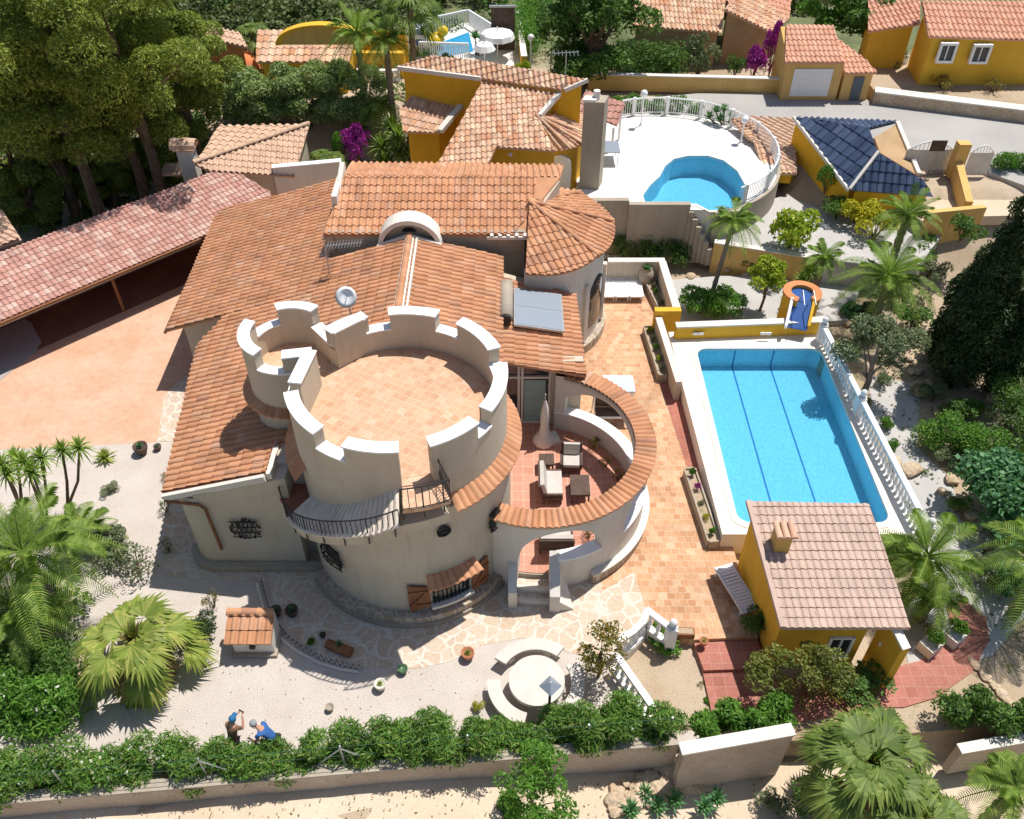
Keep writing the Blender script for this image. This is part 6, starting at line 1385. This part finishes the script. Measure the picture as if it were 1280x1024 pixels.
# white box pots right of the pool house
for u,v,lb in ((1190,800,'white square planter with bright leaves at the inner curve of the red path'),(1160,812,'white square planter with pale flowers beside the pool house fin wall')):
    p=P(u,v,-.25); e=empty('square_planter',p,lb,'planter'); m=MB(); m.box(p+Vector((0,0,.2)),(.6,.5,.4),rz=.6); m.build('box',stucco_w,e); me,_=PROTO['bright']; o=bpy.data.objects.new('plant',me); sc.collection.objects.link(o); o.parent=e; o.location=(0,0,.35); o.scale=(.36,.36,.5)
# --- front wall, wire fence
fwl=empty('front_garden_wall',(0,fw(0),0),'long low grey garden wall along the bottom of the photo under the hedge','wall')
m=MB(); m.bar((-26,fw(-26)-.0,-.4),(4.65,fw(4.65),-.4),.24,1.75); m.build('wall_panel',mat_noise('weathered_wall',(.44,.35,.27),(.54,.45,.36),.8,12,.2,bst=.3),fwl)
m=MB(); m.bar((-26,fw(-26)+.02,.5),(4.65,fw(4.65)+.02,.5),.32,.06); m.build('wall_cap',stucco_g,fwl)  # cap set in grey stucco to carry the hedge's mottled shade
fw2=empty('tall_garden_wall',(6,11.4,0),'taller brown plastered section of the front garden wall left of the big fan palm','wall')
t0=P(853,938,1.15); t1=P(990,913,1.15); m=MB(); m.bar((t0.x,t0.y,-.4),(t1.x,t1.y,-.4),.26,3.0); m.build('wall_panel',MT['weathered_wall'],fw2)
m=MB(); m.bar((t0.x-.05,t0.y+.04,1.13),(t1.x+.05,t1.y+.04,1.13),.36,.07); m.build('wall_cap',stucco_w,fw2)
fw3=empty('right_garden_wall',(14,12,0),'low grey wall section right of the big fan palm','wall'); t0=P(1195,942,-.1); t1=P(1330,918,-.1); m=MB(); m.bar((t0.x,t0.y,-.5),(t1.x,t1.y,-.5),.24,1.3); m.build('wall_panel',MT['weathered_wall'],fw3)
m=MB(); m.bar((t0.x,t0.y,.17),(t1.x,t1.y,.17),.3,.05); m.build('wall_cap',stucco_w,fw3)
fc=empty('wire_fence',(-8,fw(-8)+.3,0),'thin green wire fence on steel posts inside the front garden wall','fence')
def fy(x): return fw(x)+.18
for x in (-15.5,-12,-8.3,-4.6,-1.2,2.1,4.4): m=MB(); m.tube([(x,fy(x),-.1),(x,fy(x)-.0,1.5)],.028,6); m.build('post',steel,fc)
m=MB(); 
for x in(-8.3,-4.6): m.tube([(x,fy(x),1.35),(x+.9,fy(x+.9),.35)],.022,5); m.tube([(x,fy(x),1.35),(x-.9,fy(x-.9),.35)],.022,5)
m.build('brace',steel,fc)
m=MB(); 
for z in(.45,.95,1.45): m.tube([(-20,fy(-20),z),(4.5,fy(4.5),z)],.008,4)
m.build('wire',mat_plain('green_wire',(.05,.12,.07),.5),fc)
# ================================================================ SHRUBS, HEDGES, ROCKS
def hedge(label,pts,w_,h,n,mat,size,seed,name='hedge',asp=.3,z=0,flowers=0,cat='hedge',irr=.25):
    r=random.Random(seed); pts=[Vector(p) for p in pts]; e=empty(name,pts[0],label,cat); cls=[]; L=sum((b-a).length for a,b in zip(pts,pts[1:]))
    for a,b in zip(pts,pts[1:]):
        k=max(2,int((b-a).length/.28))
        for i in range(k):
            for zz in (.35,.8):
                q=a.lerp(b,(i+r.random())/k); cls.append(((q.x-pts[0].x+r.uniform(-w_,w_)*.3,q.y-pts[0].y+r.uniform(-w_,w_)*.3,h*zz*r.uniform(1-irr,1+irr)+q.z-pts[0].z),w_*.42*r.uniform(.7,1.2)))
    me=leaf_mesh('foliage',cls,n,size,seed,asp=asp,shell=.3); me.materials.append(mat); link('foliage',me,None,e,loc=(0,0,0))
    m=MB()
    for a,b in zip(pts,pts[1:]):
        k=max(2,int((b-a).length/.6))
        for i in range(k): q=a.lerp(b,(i+.5)/k); m.tube([q+Vector((0,0,-.1)),q+Vector((r.uniform(-.15,.15),r.uniform(-.1,.1),h*.6))],.025,4)
    m.build('stems',bark,e)
    if flowers:
        fr=[c for c in cls if c[0][2]>h*.5]; r.shuffle(fr); fr=fr[:flowers]; me=leaf_mesh('flowers',[(c[0],c[1]*.75) for c in fr],flowers*14,.055,seed+5,asp=.9,shell=.9); me.materials.append(L_white); link('flowers',me,None,e,loc=(0,0,0))
    return e
def fl(x,dy=.75,z=0): return Vector((x,fw(x)+dy-.25,z))
hedge('oleander hedge with white flowers at the bottom left corner',[fl(-15.5,.9),fl(-9.3,.8)],1.25,1.1,18000,L_hedge,.095,1,asp=.2,flowers=16,irr=.4)
hedge('oleander hedge beside the two people, left of the young tree',[fl(-9.2,.7),fl(-4.2,.7)],1.0,.9,15000,L_hedge,.095,2,asp=.2,irr=.45,flowers=1)
hedge('tall oleander hedge in front of the stone table',[fl(-4.1,.75),fl(.6,.8)],1.2,1.05,17000,L_hedge,.095,3,asp=.2,irr=.35)
hedge('oleander hedge between the balustrade and the tall wall',[fl(.7,.8),fl(4.4,.75)],1.2,1.05,16000,L_hedge,.095,4,asp=.2,irr=.3,flowers=2)
hedge('low clipped hedge on top of the tall garden wall',[P(870,925,.2),P(985,897,.2)],.8,.9,6000,L_bright,.09,5,asp=.3)
hedge('glaucous hedge right of the big fan palm',[P(1170,905,-.2),P(1300,905,-.2)],1.1,1.0,6000,L_shrub,.09,6,asp=.3)
hedge('dense fine leaved green mound beside the gravel walk',[P(1165,555,-.2),P(1235,585,-.2)],1.6,1.1,9000,L_bright,.05,7,asp=.5)
hedge('large glaucous leafy bush at the right edge below the green mound',[P(1215,600,.2),P(1275,680,.2)],1.9,1.4,6500,L_blue,.12,8,asp=.6)
hedge('clipped green hedge between road and white gate',[P(1240,215,2.3),P(1300,215,2.3)],1.0,1.0,5000,L_bright,.07,9)
hedge('green clipped hedge along the road behind the round terrace',[P(762,140,2.3),P(868,147,2.3)],.9,.9,7000,L_bright,.07,10)
hedge('long dark hedge behind the yellow roadside wall',[P(700,100,2.3),P(850,100,2.3)],2.2,1.6,12000,L_shrub,.10,11)
hedge('clipped hedge beside the narrow yellow wall of the far pool',[P(662,78,2.3),P(655,30,2.3),P(700,25,2.3)],2.0,1.6,9000,L_bright,.10,12)
hedge('green shrubs below the retaining wall beside the round room',[P(775,322,-.3),P(850,330,-.3)],1.6,1.3,8000,L_shrub,.08,13)
hedge('bushes along the right edge above the glaucous bush',[P(1245,500,0),P(1290,560,0)],1.8,1.2,6000,L_shrub,.08,14)
hedge('dark undergrowth at the bottom left behind the fan palm',[P(-30,840,0),P(70,830,0)],2.0,.9,8000,L_shrub,.08,15,asp=.3)
hedge('scrubby bushes at the left edge above the oleanders',[P(0,905,0),P(95,880,0)],1.8,.9,7000,L_bright,.10,16,asp=.25,flowers=4)
for k_,(a_,b_,w_) in enumerate((((280,55),(420,55),3.0),((470,60),(520,60),2.0))): pass
SH=[('shrub2',955,395,.0,'x')]
shr=[ # key,u,v,z,r,h,label
('hedge',872,392,0,1.35,1.2,'leafy green bush in the bed behind the yellow pool wall, left one'),
('hedge',908,393,0,1.25,1.1,'leafy green bush in the bed behind the yellow pool wall, right one'),
('lime',985,310,1.3,1.35,1.8,'tall lime yellow bush below the tan roofed hut'),
('yellow',1068,276,1.4,1.25,1.3,'yellow flowering bush at the corner of the blue roof'),
('yellow',1092,298,1.4,1.1,1.4,'second yellow bush behind the large date palm'),
('ball',1031,240,2.0,.8,1.2,'clipped round green ball tree by the blue roofed building'),
('shrub',1045,272,1.4,.9,1.0,'grey green bush between ball tree and yellow bush'),
('mag',940,98,2.4,1.0,1.9,'deep magenta bougainvillea arching left of the garage door'),
('mag',962,90,2.6,.8,3.0,'upper part of the magenta bougainvillea climbing the tan house'),
('mag',448,205,1.4,1.0,2.2,'large purple bougainvillea behind the main roof'),
('mag',426,92,2.4,.85,1.9,'small purple bougainvillea below the tiled yellow house'),
('ball',428,212,1.2,.65,1.8,'clipped green cylinder bush in front of the bougainvillea'),
('grey',872,95,2.4,1.5,2.6,'spiky grey green shrub in front of the tan house, big one'),
('shrub2',918,95,2.4,.7,1.1,'rounded clipped shrub left of the magenta bougainvillea'),
('shrub',838,92,2.4,.9,1.2,'shrub at the left end of the tan house wall'),
('grey',1110,90,2.6,.9,1.7,'olive shrub between the garage and ochre house'),
('sparse',1175,110,3.1,.9,.8,'dry brownish bush left of centre in the roadside verge'),
('sparse',1240,115,3.1,.9,.8,'dry brownish bush under the ochre house windows'),
('grey',1210,470,-.2,.9,.9,'grey green rounded shrub in front of the cypress foot'),
('grey',1165,500,-.2,.7,.8,'bluish rounded shrub beside the gravel walk'),
('shrub',1190,520,-.2,.8,.8,'dark rounded shrub above the bright green mound'),
('sparseg',1250,545,0,1.1,1.3,'loose grey shrub at the right edge'),
('shrub2',1075,505,-.3,.45,.4,'small leafy shrub at the foot of the olive tree'),
('bright',1108,535,-.3,.4,.45,'small bright shrub just outside the pool balustrade'),
('bright',1113,560,-.3,.35,.35,'low bright shrub, next one down outside the pool balustrade'),
('dark',1085,400,-.2,.8,.8,'dark shrub between the slide and the large palm'),
('blue',1060,395,-.2,.6,.8,'glaucous plant right of the slide'),
('bright',825,808,-.5,.75,.6,'green shrub at the foot of the short balustrade'),
('grey',1160,345,0,1.0,1.0,'silver bush in the bed left of the cypresses, upper one'),
('shrub',1140,410,-.2,1.0,.9,'green bush in the bed left of the cypresses, lower one'),
('sparseg',1120,372,-.2,.8,.9,'twiggy bush between the large date palm and the olive tree'),
('dark',1165,440,-.2,.9,.8,'dark bush at the left foot of the tallest cypress'),
('grey',1060,440,-.3,.6,.6,'grey bush between the balustrade finial and the olive tree'),
('bright',1215,520,-.2,.6,.6,'small bright bush between the round bushes and the green mound'),
('shrub',1270,470,0,1.0,1.1,'green bush at the right edge under the cypresses'),
('sparse',1240,455,0,.8,.8,'russet bush in front of the right hand cypresses'),
('grey',1180,575,-.2,.7,.6,'grey bush at the edge of the gravel walk by the green mound'),
('shrub',1120,700,-.3,.8,.8,'dark bush behind the date palm beside the pool house'),
('grey',1225,720,-.2,.8,.8,'silvery bush between the two right hand date palms'),
('shrub',1200,300,1.8,1.0,1.0,'green bush along the low yellow wall by the date palms'),
('shrub',1150,330,0,1.2,1.4,'green bush between the two large date palms and the cypress'),
('grey',1130,380,-.2,1.1,1.1,'silvery bush under the large date palm'),
('shrub',1060,330,0,.8,1.0,'bush left of the large date palm trunk'),
('dark',1215,555,-.2,.8,.9,'dark rounded bush above the large glaucous bush'),
('shrub',1255,600,-.2,1.3,1.3,'mixed bush at the right edge beside the green mound'),
('sparseg',1230,690,-.2,.9,1.0,'loose bush below the large glaucous bush'),
('shrub2',1195,640,-.2,.5,.6,'small bush at the foot of the large glaucous bush'),
('grey',1100,480,-.3,.6,.6,'low grey bush at the foot of the olive tree'),
('blue',1255,740,-.2,.8,.9,'glaucous bush beside the right edge date palm'),
('shrub',930,330,0,.9,.8,'low bush under the slender leaning palm'),
('grey',1010,385,0,.5,.7,'grey bush tucked behind the yellow pool wall'),
('bright',1120,640,-.3,.5,.5,'leafy plant at the foot of the date palm by the pool'),
('shrub',1270,330,1.5,1.2,1.3,'green bush behind the cypresses at the right edge'),
('shrub',945,790,-.1,.6,.9,'broad leaved plants at the corner of the pool house'),
('grey',150,690,0,1.2,1.1,'loose grey green bush left of the villa corner, upper one'),
('sparseg',175,715,0,.9,.8,'twiggy grey bush beside the villa corner'),
('grey',140,615,0,.45,.35,'small grey cushion plant on the gravel'),
('sparse',212,600,0,.35,.4,'climbing plant on the path edge near the wing corner, top'),
('sparseg',208,640,0,.35,.6,'climbing plant on the path edge near the wing corner, middle'),
('sparseg',212,690,0,.4,.6,'climbing plant on the path edge near the wing corner, lowest'),
('sparse',268,758,0,.4,.8,'spindly plant behind the toy well'),
('dark',250,800,0,.8,.7,'dark low bush right of the fan palm trunk'),
('bright',390,806,0,.18,.25,'tiny green tuft growing in the wire edging'),
('yellow',598,885,0,.22,.3,'tiny yellow tuft by the stone benches'),
('sparse',875,860,-.5,.2,.3,'tiny green plant on the lower gravel, upper one'),
('bright',884,880,-.5,.18,.25,'tiny green plant on the lower gravel, lower one'),
('bright',1218,880,-.25,.45,.4,'small bright bush outside the curved red path'),
('sparse',1160,795,-.25,.4,.5,'small russet plant by the fin wall'),
('shrub',70,770,0,1.2,1.1,'dark leafy bush between the left palms'),
('shrub2',60,845,0,1.0,.8,'leafy bush left of the fan palm'),
('scrub',330,30,2.5,1.2,1.6,'hillside bush behind the orange house'),
('shrub',385,175,1,.9,1.0,'low bush behind the tan hip roof'),
('bright',350,150,1,.7,.7,'light green bush at the foot of the clipped row'),
('shrub',690,130,2.2,.5,.6,'small bush by the yellow house porch'),
('lime',655,105,2.3,.7,1.2,'yellow green bush under the far globe lamp'),
('dark',560,85,2.3,.6,.9,'dark bush beside the far pool railing'),
('shrub',1270,420,0,1.0,1.4,'green shrub behind the right edge cypresses'),
('sparse',1095,775,-.2,.5,.6,'low plants between pool house and cycad'),
('bright',640,1015,-1,.6,.6,'low green plant at the bottom edge'),
('grey',965,1010,-1.2,.6,.5,'dull plant in the shade of the fan palm'),
('shrub',1020,1000,-1.2,.9,.8,'dark bush under the left side of the big fan palm'),
('shrub2',1235,960,-1.2,.6,.5,'small bush against the right garden wall'),
('sparse',1015,870,-.2,1.0,.7,'russet low bush behind the big fan palm'),
('shrub',1070,860,-.2,1.0,.7,'green low bush behind the big fan palm'),
]
for k,u,v,z,r_,h,lb in shr: shrub(k,P(u,v,z),r_,h,lb)
def ros(kind,u,v,z,s_,label,name='agave',cat='plant',group=None):
    p=P(u,v,z); e=empty(name,p,label,cat,group); m=MB(); m.tube([p+Vector((0,0,-.05)),p+Vector((0,0,.1*s_+.05))],.05*s_+.02,6); m.build('stem',bark,e); o=link('leaves',kind,None,e,loc=(0,0,.1*s_)); o.scale=(s_,)*3
ros(roD,133,575,0,1.15,'small spiky agave alone on the gravel right of the dragon trees')
for i,(u,v) in enumerate(((805,995),(822,1010),(843,1003),(880,1010),(895,1000),(788,1015))): ros(roB,u,v,-1.0+.03*i,.8,'blue green succulent rosette on the rubble outside the wall','agave','plant','succulents on the rubble')
# scrub hillside and brush as stuff
def scatter_mass(name,label,region,n,seed,mat,r0,r1,size,per,cond=None,zoff=0):
    r=random.Random(seed); cls=[]
    k=0
    while k<n:
        x=r.uniform(region[0],region[1]); y=r.uniform(region[2],region[3])
        if cond and not cond(x,y): k+=.2; continue
        k+=1; rr=r.uniform(r0,r1); cls.append(((x,y,terr(x,y)+rr*.4+zoff),rr))
    me=leaf_mesh(name,cls,int(per*n),size,seed,shell=.5); me.materials.append(mat); o=link(name,me); tag(o,label,'vegetation',kind='stuff')
scatter_mass('scrub','grey green scrub covering the hillside behind the houses',(-45,26,56,84),900,3,L_scrub,.6,1.5,.20,150,cond=lambda x,y:not(-9<x<3 and y<66) and not(x>3 and y<64) and not(-24<x<-8 and y<60))
scatter_mass('brush','dark brush on the slope among the far gardens',(-26,14,62,84),110,4,L_shrub,.9,2.2,.2,120)
scatter_mass('ground_cover','low green plants between the pines and the clipped trees',(-34,-4,42,64),160,5,L_shrub,.4,.9,.12,90,cond=lambda x,y:not(-17<x<-9 and y<46))
scatter_mass('undergrowth','dark leaves added for the deep shade below the pines',(-34,-15,38,56),170,8,L_shrub,.4,1.0,.12,110)  # leaf clumps added to darken the ground where deep shade lies
scatter_mass('dry_grass','dry grass and low plants by the cypresses',(13,30,18,34),90,6,L_grey,.15,.4,.07,60,cond=lambda x,y:x>15.5+ (y<25)*0,zoff=.05)
# rocks
rocks=[]
for k in range(5):
    bm=bmesh.new(); bmesh.ops.create_icosphere(bm,subdivisions=2,radius=1); r=random.Random(k)
    ax=[Vector((r.gauss(0,1),r.gauss(0,1),r.gauss(0,1))).normalized() for _ in range(7)]
    for v in bm.verts:
        for a in ax:
            d=v.co.dot(a); 
            if d>.62: v.co-=a*(d-.62)*.9
        v.co*=r.uniform(.96,1.04); v.co.z*=.62
    me=bpy.data.meshes.new('rock'); bm.to_mesh(me); bm.free(); me.materials.append(rockm); rocks.append(me)
def rock(p,s_,i,label,group,name='rock'):
    o=bpy.data.objects.new(name,rocks[i%5]); sc.collection.objects.link(o); o.location=p; o.scale=(s_*(1+.4*((i*7)%3-1)*.5),s_,s_*.9); o.rotation_euler=(0,0,i*1.3); tag(o,label,'rock',group)
ORD='first second third fourth fifth sixth seventh eighth ninth tenth eleventh twelfth thirteenth fourteenth fifteenth sixteenth seventeenth eighteenth'.split()
r=random.Random(5)
for i in range(60):
    u=r.uniform(765,862); v=1005-(u-770)*.55+r.uniform(-22,14); q=P(u,v,-.9); q.z=terr(q.x,q.y)+.14; rock(q,r.uniform(.13,.3),i,'sandstone block in the rubble heap against the front wall','rubble heap rocks')
big=[(845,965,.9),(865,975,.7),(830,985,.6),(880,960,.6)]
for i,(u,v,s_) in enumerate(big): q=P(u,v,-1.0); q.z=terr(q.x,q.y)+.05; rock(q,s_*.8,i+3,['largest flat boulder at the foot of the tall wall','second flat boulder right of the largest','boulder left of the largest in the rubble','boulder tucked under the wall corner'][i],None,'boulder')
for i in range(22):
    t=i/21; u=1065+t*95+r.uniform(-6,6); v=395+t*75+r.uniform(-14,14); rock(P(u,v,-.2),r.uniform(.14,.3),i,'sandy rock edging the planting bed by the olive tree','rocks by the olive tree')
for i,(u,v) in enumerate(((1140,465),(1147,482),(1150,490),(1178,615),(1190,600),(1140,588),(1175,515),(1185,522),(1213,645),(1222,660),(1215,440),(1240,498),(1120,580),(1198,630))):
    rock(P(u,v,-.2),r.uniform(.22,.42),i,ORD[i]+' weathered sandstone rock beside the right hand gravel walk','rocks along the gravel walk')
for i in range(18):
    t=i/17; u=895+t*25+r.uniform(-5,5); v=840+t*65; rock(P(u-12,v,-.4),r.uniform(.1,.2),i,ORD[i]+' edging stone from the top between lower gravel and red path','edging stones of the red path')
for i in range(16):
    t=i/15; u=1205+t*60; v=850+t*65; rock(P(u+8,v-25,-.25),r.uniform(.1,.2),i,ORD[i]+' edging stone from the top along the right hand white gravel','edging stones at the right')
for i in range(14):
    u=r.uniform(860,1010); v=r.uniform(335,350); rock(P(u,v,0),r.uniform(.15,.28),i,'pale rock at the foot of the cream garden wall','rocks under the cream wall')
for i in range(26):
    a=r.uniform(0,6.3); rock(P(105+r.uniform(-30,25),850+r.uniform(-28,30),0),r.uniform(.1,.22),i,'pale stone in the bed under the front fan palm','stones under the fan palm')
# slate patch and rubbish on verge
for i,(u,v) in enumerate(((1127,92),(1140,95))):
    e=empty('garden_chair',P(u,v,2.6),['left white plastic chair in the verge by the ochre house','right white plastic chair in the verge by the ochre house'][i],'chair','white chairs by the ochre house'); p=P(u,v,2.6)
    m=MB(); m.box(p+Vector((0,0,.42)),(.5,.5,.05)); m.build('seat',plasticw,e); m=MB(); m.box(p+Vector((0,.24,.72)),(.5,.05,.55)); m.build('backrest',plasticw,e)
    for x in(-.2,.2):
        for y in(-.2,.2): m=MB(); m.box(p+Vector((x,y,.2)),(.05,.05,.4)); m.build('leg',plasticw,e)
for i,(u,v) in enumerate(((1180,98),(1212,101))):
    e=empty('stone_bench',P(u,v,3.1),['left pale garden bench under the ochre house windows','right pale garden bench under the ochre house windows'][i],'bench','pale benches by the ochre house'); p=P(u,v,3.1)
    m=MB(); m.box(p+Vector((0,0,.4)),(1.5,.6,.12)); m.build('seat',road_m,e); m=MB(); m.box(p+Vector((-.5,0,.17)),(.2,.5,.34)); m.build('support',road_m,e); m=MB(); m.box(p+Vector((.5,0,.17)),(.2,.5,.34)); m.build('support',road_m,e)
# ================================================================ PEOPLE
skin=mat_plain('skin',(.50,.26,.17),.55); hairg=mat_plain('grey_hair',(.28,.29,.31),.9); hairb=mat_plain('dark_hair',(.05,.03,.02),.8)
brownc=mat_plain('brown_shirt',(.20,.11,.06),.9); bluec=mat_plain('blue_shirt',(.04,.13,.36),.9); jean=mat_plain('dark_trousers',(.03,.035,.05),.9); capm=mat_plain('blue_cap',(.02,.14,.30),.8)
def skinned(name,joints,edges,mat,parent,sub=2,root=0):
    me=bpy.data.meshes.new(name); me.from_pydata([j[:3] for j in joints],edges,[]); o=bpy.data.objects.new(name,me); sc.collection.objects.link(o)
    bm=bmesh.new(); bm.from_mesh(me); ly=bm.verts.layers.skin.verify()
    for v,j in zip(bm.verts,joints): v[ly].radius=(j[3],j[4] if len(j)>4 else j[3]); v[ly].use_root=(v.index==root)
    bm.to_mesh(me); bm.free(); o.modifiers.new('Skin','SKIN').use_smooth_shade=True; s_=o.modifiers.new('Sub','SUBSURF'); s_.levels=sub; s_.render_levels=sub
    me.materials.append(mat); o.parent=parent; return o
def person(p,rz,label,shirt,arm_up,headgear,bend):
    e=empty('person',p,label,'person',None,rz); e.scale=(.86,)*3; fx=bend
    # local: facing +Y, z up
    hip=(0,0,.92); 
    J=[(0,0,.92,.14,.11),(0,.05*fx,1.12,.135,.10),(0,.14*fx,1.32,.14,.10),(0,.22*fx,1.43,.09,.07),(0,.28*fx,1.52,.055),(0,.33*fx,1.60,.06)]
    E=[(0,1),(1,2),(2,3),(3,4),(4,5)]
    def limb(root,pts):
        i0=root
        for q in pts: J.append(q); E.append((i0,len(J)-1)); i0=len(J)-1
        return i0
    for s_ in(-1,1): limb(0,[(s_*.1,0,.86,.09),(s_*.11,.02,.5,.065),(s_*.12,-.02,.1,.045),(s_*.12,.02,.05,.045),(s_*.13,.16,.03,.035)])
    hands=[]
    for s_ in(-1,1):
        y=.22*fx
        if arm_up: pts=[(s_*.2,y,1.42,.06),(s_*.27,y+.12,1.22,.047),(s_*.15,y+.34,1.36,.036),(s_*.08,y+.4,1.42,.03)]
        else: pts=[(s_*.2,y,1.42,.06),(s_*.3,y+.06,1.16,.047),(s_*.24,y+.26,1.0,.036),(s_*.2,y+.33,.98,.03)]
        limb(3,pts); hands.append(Vector(pts[-1][:3]))
    body=skinned('body',J,E,skin,e)
    # clothes as their own surfaces following the body
    T=[(0,0,.86,.18,.15),(0,.05*fx,1.12,.175,.13),(0,.14*fx,1.32,.195,.14),(0,.225*fx,1.44,.15,.125),(-.2,.22*fx,1.42,.08),(.2,.22*fx,1.42,.08),(-.255,.22*fx+.08,1.29,.07),(.255,.22*fx+.08,1.29,.07)]
    skinned('shirt',T,[(0,1),(1,2),(2,3),(3,4),(3,5),(4,6),(5,7)],shirt,e)
    Tr=[(0,0,.95,.17,.135),(-.1,0,.84,.108),(.1,0,.84,.108),(-.11,.02,.5,.085),(.11,.02,.5,.085),(-.12,-.01,.12,.07),(.12,-.01,.12,.07)]
    skinned('trousers',Tr,[(0,1),(0,2),(1,3),(2,4),(3,5),(4,6)],jean,e)
    hc=Vector((0,.36*fx,1.68)); m=MB(); m.sphere((hc.x,hc.y,hc.z),.105,14,10,1.15); m.sphere((hc.x,hc.y+.105,hc.z-.03),.02,6,4)
    for s_ in(-1,1): m.sphere((hc.x+s_*.1,hc.y,hc.z-.01),.025,6,4)
    m.build
    me=m.mesh('head'); me.materials.append(skin); o=bpy.data.objects.new('head',me); sc.collection.objects.link(o); o.parent=e; me.shade_smooth()
    m=MB(); 
    for s_ in(-1,1): m.sphere((hc.x+s_*.038,hc.y+.095,hc.z+.01),.014,6,4)
    me=m.mesh('eyes'); me.materials.append(iron); o=bpy.data.objects.new('eyes',me); sc.collection.objects.link(o); o.parent=e
    m=MB(); m.lathe((hc.x,hc.y-.015,hc.z-.02),[(.112,-.02),(.122,.05),(.108,.11),(.06,.15),(.005,.162)],14)
    if headgear is capm: m.box((hc.x,hc.y+.13,hc.z+.06),(.15,.12,.012))
    me=m.mesh('cap' if headgear is capm else 'hair'); me.materials.append(headgear); me.shade_smooth(); o=bpy.data.objects.new('cap' if headgear is capm else 'hair',me); sc.collection.objects.link(o); o.parent=e
    for hi,h in enumerate(hands):
        s_=-1 if hi==0 else 1
        HJ=[(h.x,h.y,h.z,.022,.014),(h.x-s_*.005,h.y+.05,h.z+.01,.036,.014),(h.x-s_*.01,h.y+.085,h.z+.015,.034,.012)]; HE=[(0,1),(1,2)]
        for f in range(4):
            x=h.x-s_*(.01)+(-.027+f*.018); i0=2
            for k,(dy,dz) in enumerate(((.02,.005),(.045,0),(.06,-.018))): HJ.append((x,h.y+.085+dy*(.9+.1*(f in(1,2))),h.z+.015+dz,.0085)); HE.append((i0,len(HJ)-1)); i0=len(HJ)-1
        i0=1
        for k,(dx,dy) in enumerate(((.03,.01),(.045,.035),(.048,.055))): HJ.append((h.x-s_*dx,h.y+.05+dy,h.z+.0,.010)); HE.append((i0,len(HJ)-1)); i0=len(HJ)-1
        skinned('hand',HJ,HE,skin,e,1)
    return e
pe1=P(287,914,1.2); pe1.z=0; person(pe1,-.35,'person in a brown shirt and blue cap holding up a phone behind the hedge',brownc,True,capm,.8)
pe2=P(340,917,1.1); pe2.z=0; person(pe2,1.35,'grey haired person in a blue shirt leaning beside the one in brown',bluec,False,hairg,1.6)
ph=empty('phone',pe1+Vector((.35,.45,1.45)),'dark phone held up by the person in the brown shirt','phone'); q=Matrix.Rotation(-.35,3,'Z')@(Vector((0,.8*.22+.52,1.45))*.86); m=MB(); m.box(pe1+q,(.16,.012,.09),rz=-.5); m.build('phone_case',iron,ph)

# fallen leaves and grit
def litter(name,label,pts_fn,n,seed,mat,size):
    r=np.random.default_rng(seed); rr=random.Random(seed); V=[];F=[]
    for i in range(n):
        x,y,z=pts_fn(rr); a=rr.uniform(0,6.3); q=size*rr.uniform(.5,1.4); t=rr.uniform(-.3,.3); o=len(V)
        V+=[(x+q*math.cos(a),y+q*math.sin(a),z),(x-q*.5*math.sin(a),y+q*.5*math.cos(a),z+q*.4),(x-q*math.cos(a),y-q*math.sin(a),z),(x+q*.5*math.sin(a),y-q*.5*math.cos(a),z+.002)]; F.append((o,o+1,o+2,o+3))
    me=bpy.data.meshes.new(name); me.from_pydata(V,[],F); me.materials.append(mat); tag(link(name,me),label,'leaf litter',kind='stuff')
brl=mat_leaf('fallen_leaves',[(0,(.16,.10,.05)),(.5,(.30,.22,.12)),(1,(.42,.36,.20))],.1,3)
def g1f(r):
    x=r.uniform(-15,3.6); y=fw(x)+.4+abs(r.gauss(0,1.3)) if r.random()<.6 else r.uniform(fw(x)+.5,21 if x<-11 else 15.2); return (x,y,.012)
litter('leaf_litter','dry fallen leaves scattered over the front gravel',g1f,550,1,brl,.026)
litter('track_litter','dry leaves and twigs along the sandy track',lambda r:(lambda x:(x,fw(x)-.35-abs(r.gauss(0,1.1)),terr(x,fw(x)-1)+.09))(r.uniform(-15,8)),500,2,brl,.035)
litter('grass_tufts','small weeds dotted over the ground near the cypresses and road verge',lambda r:(lambda x,y:(x,y,max(terr(x,y),-.28)+.03))(r.uniform(15,27),r.uniform(14,34)),1500,3,L_grey,.07)
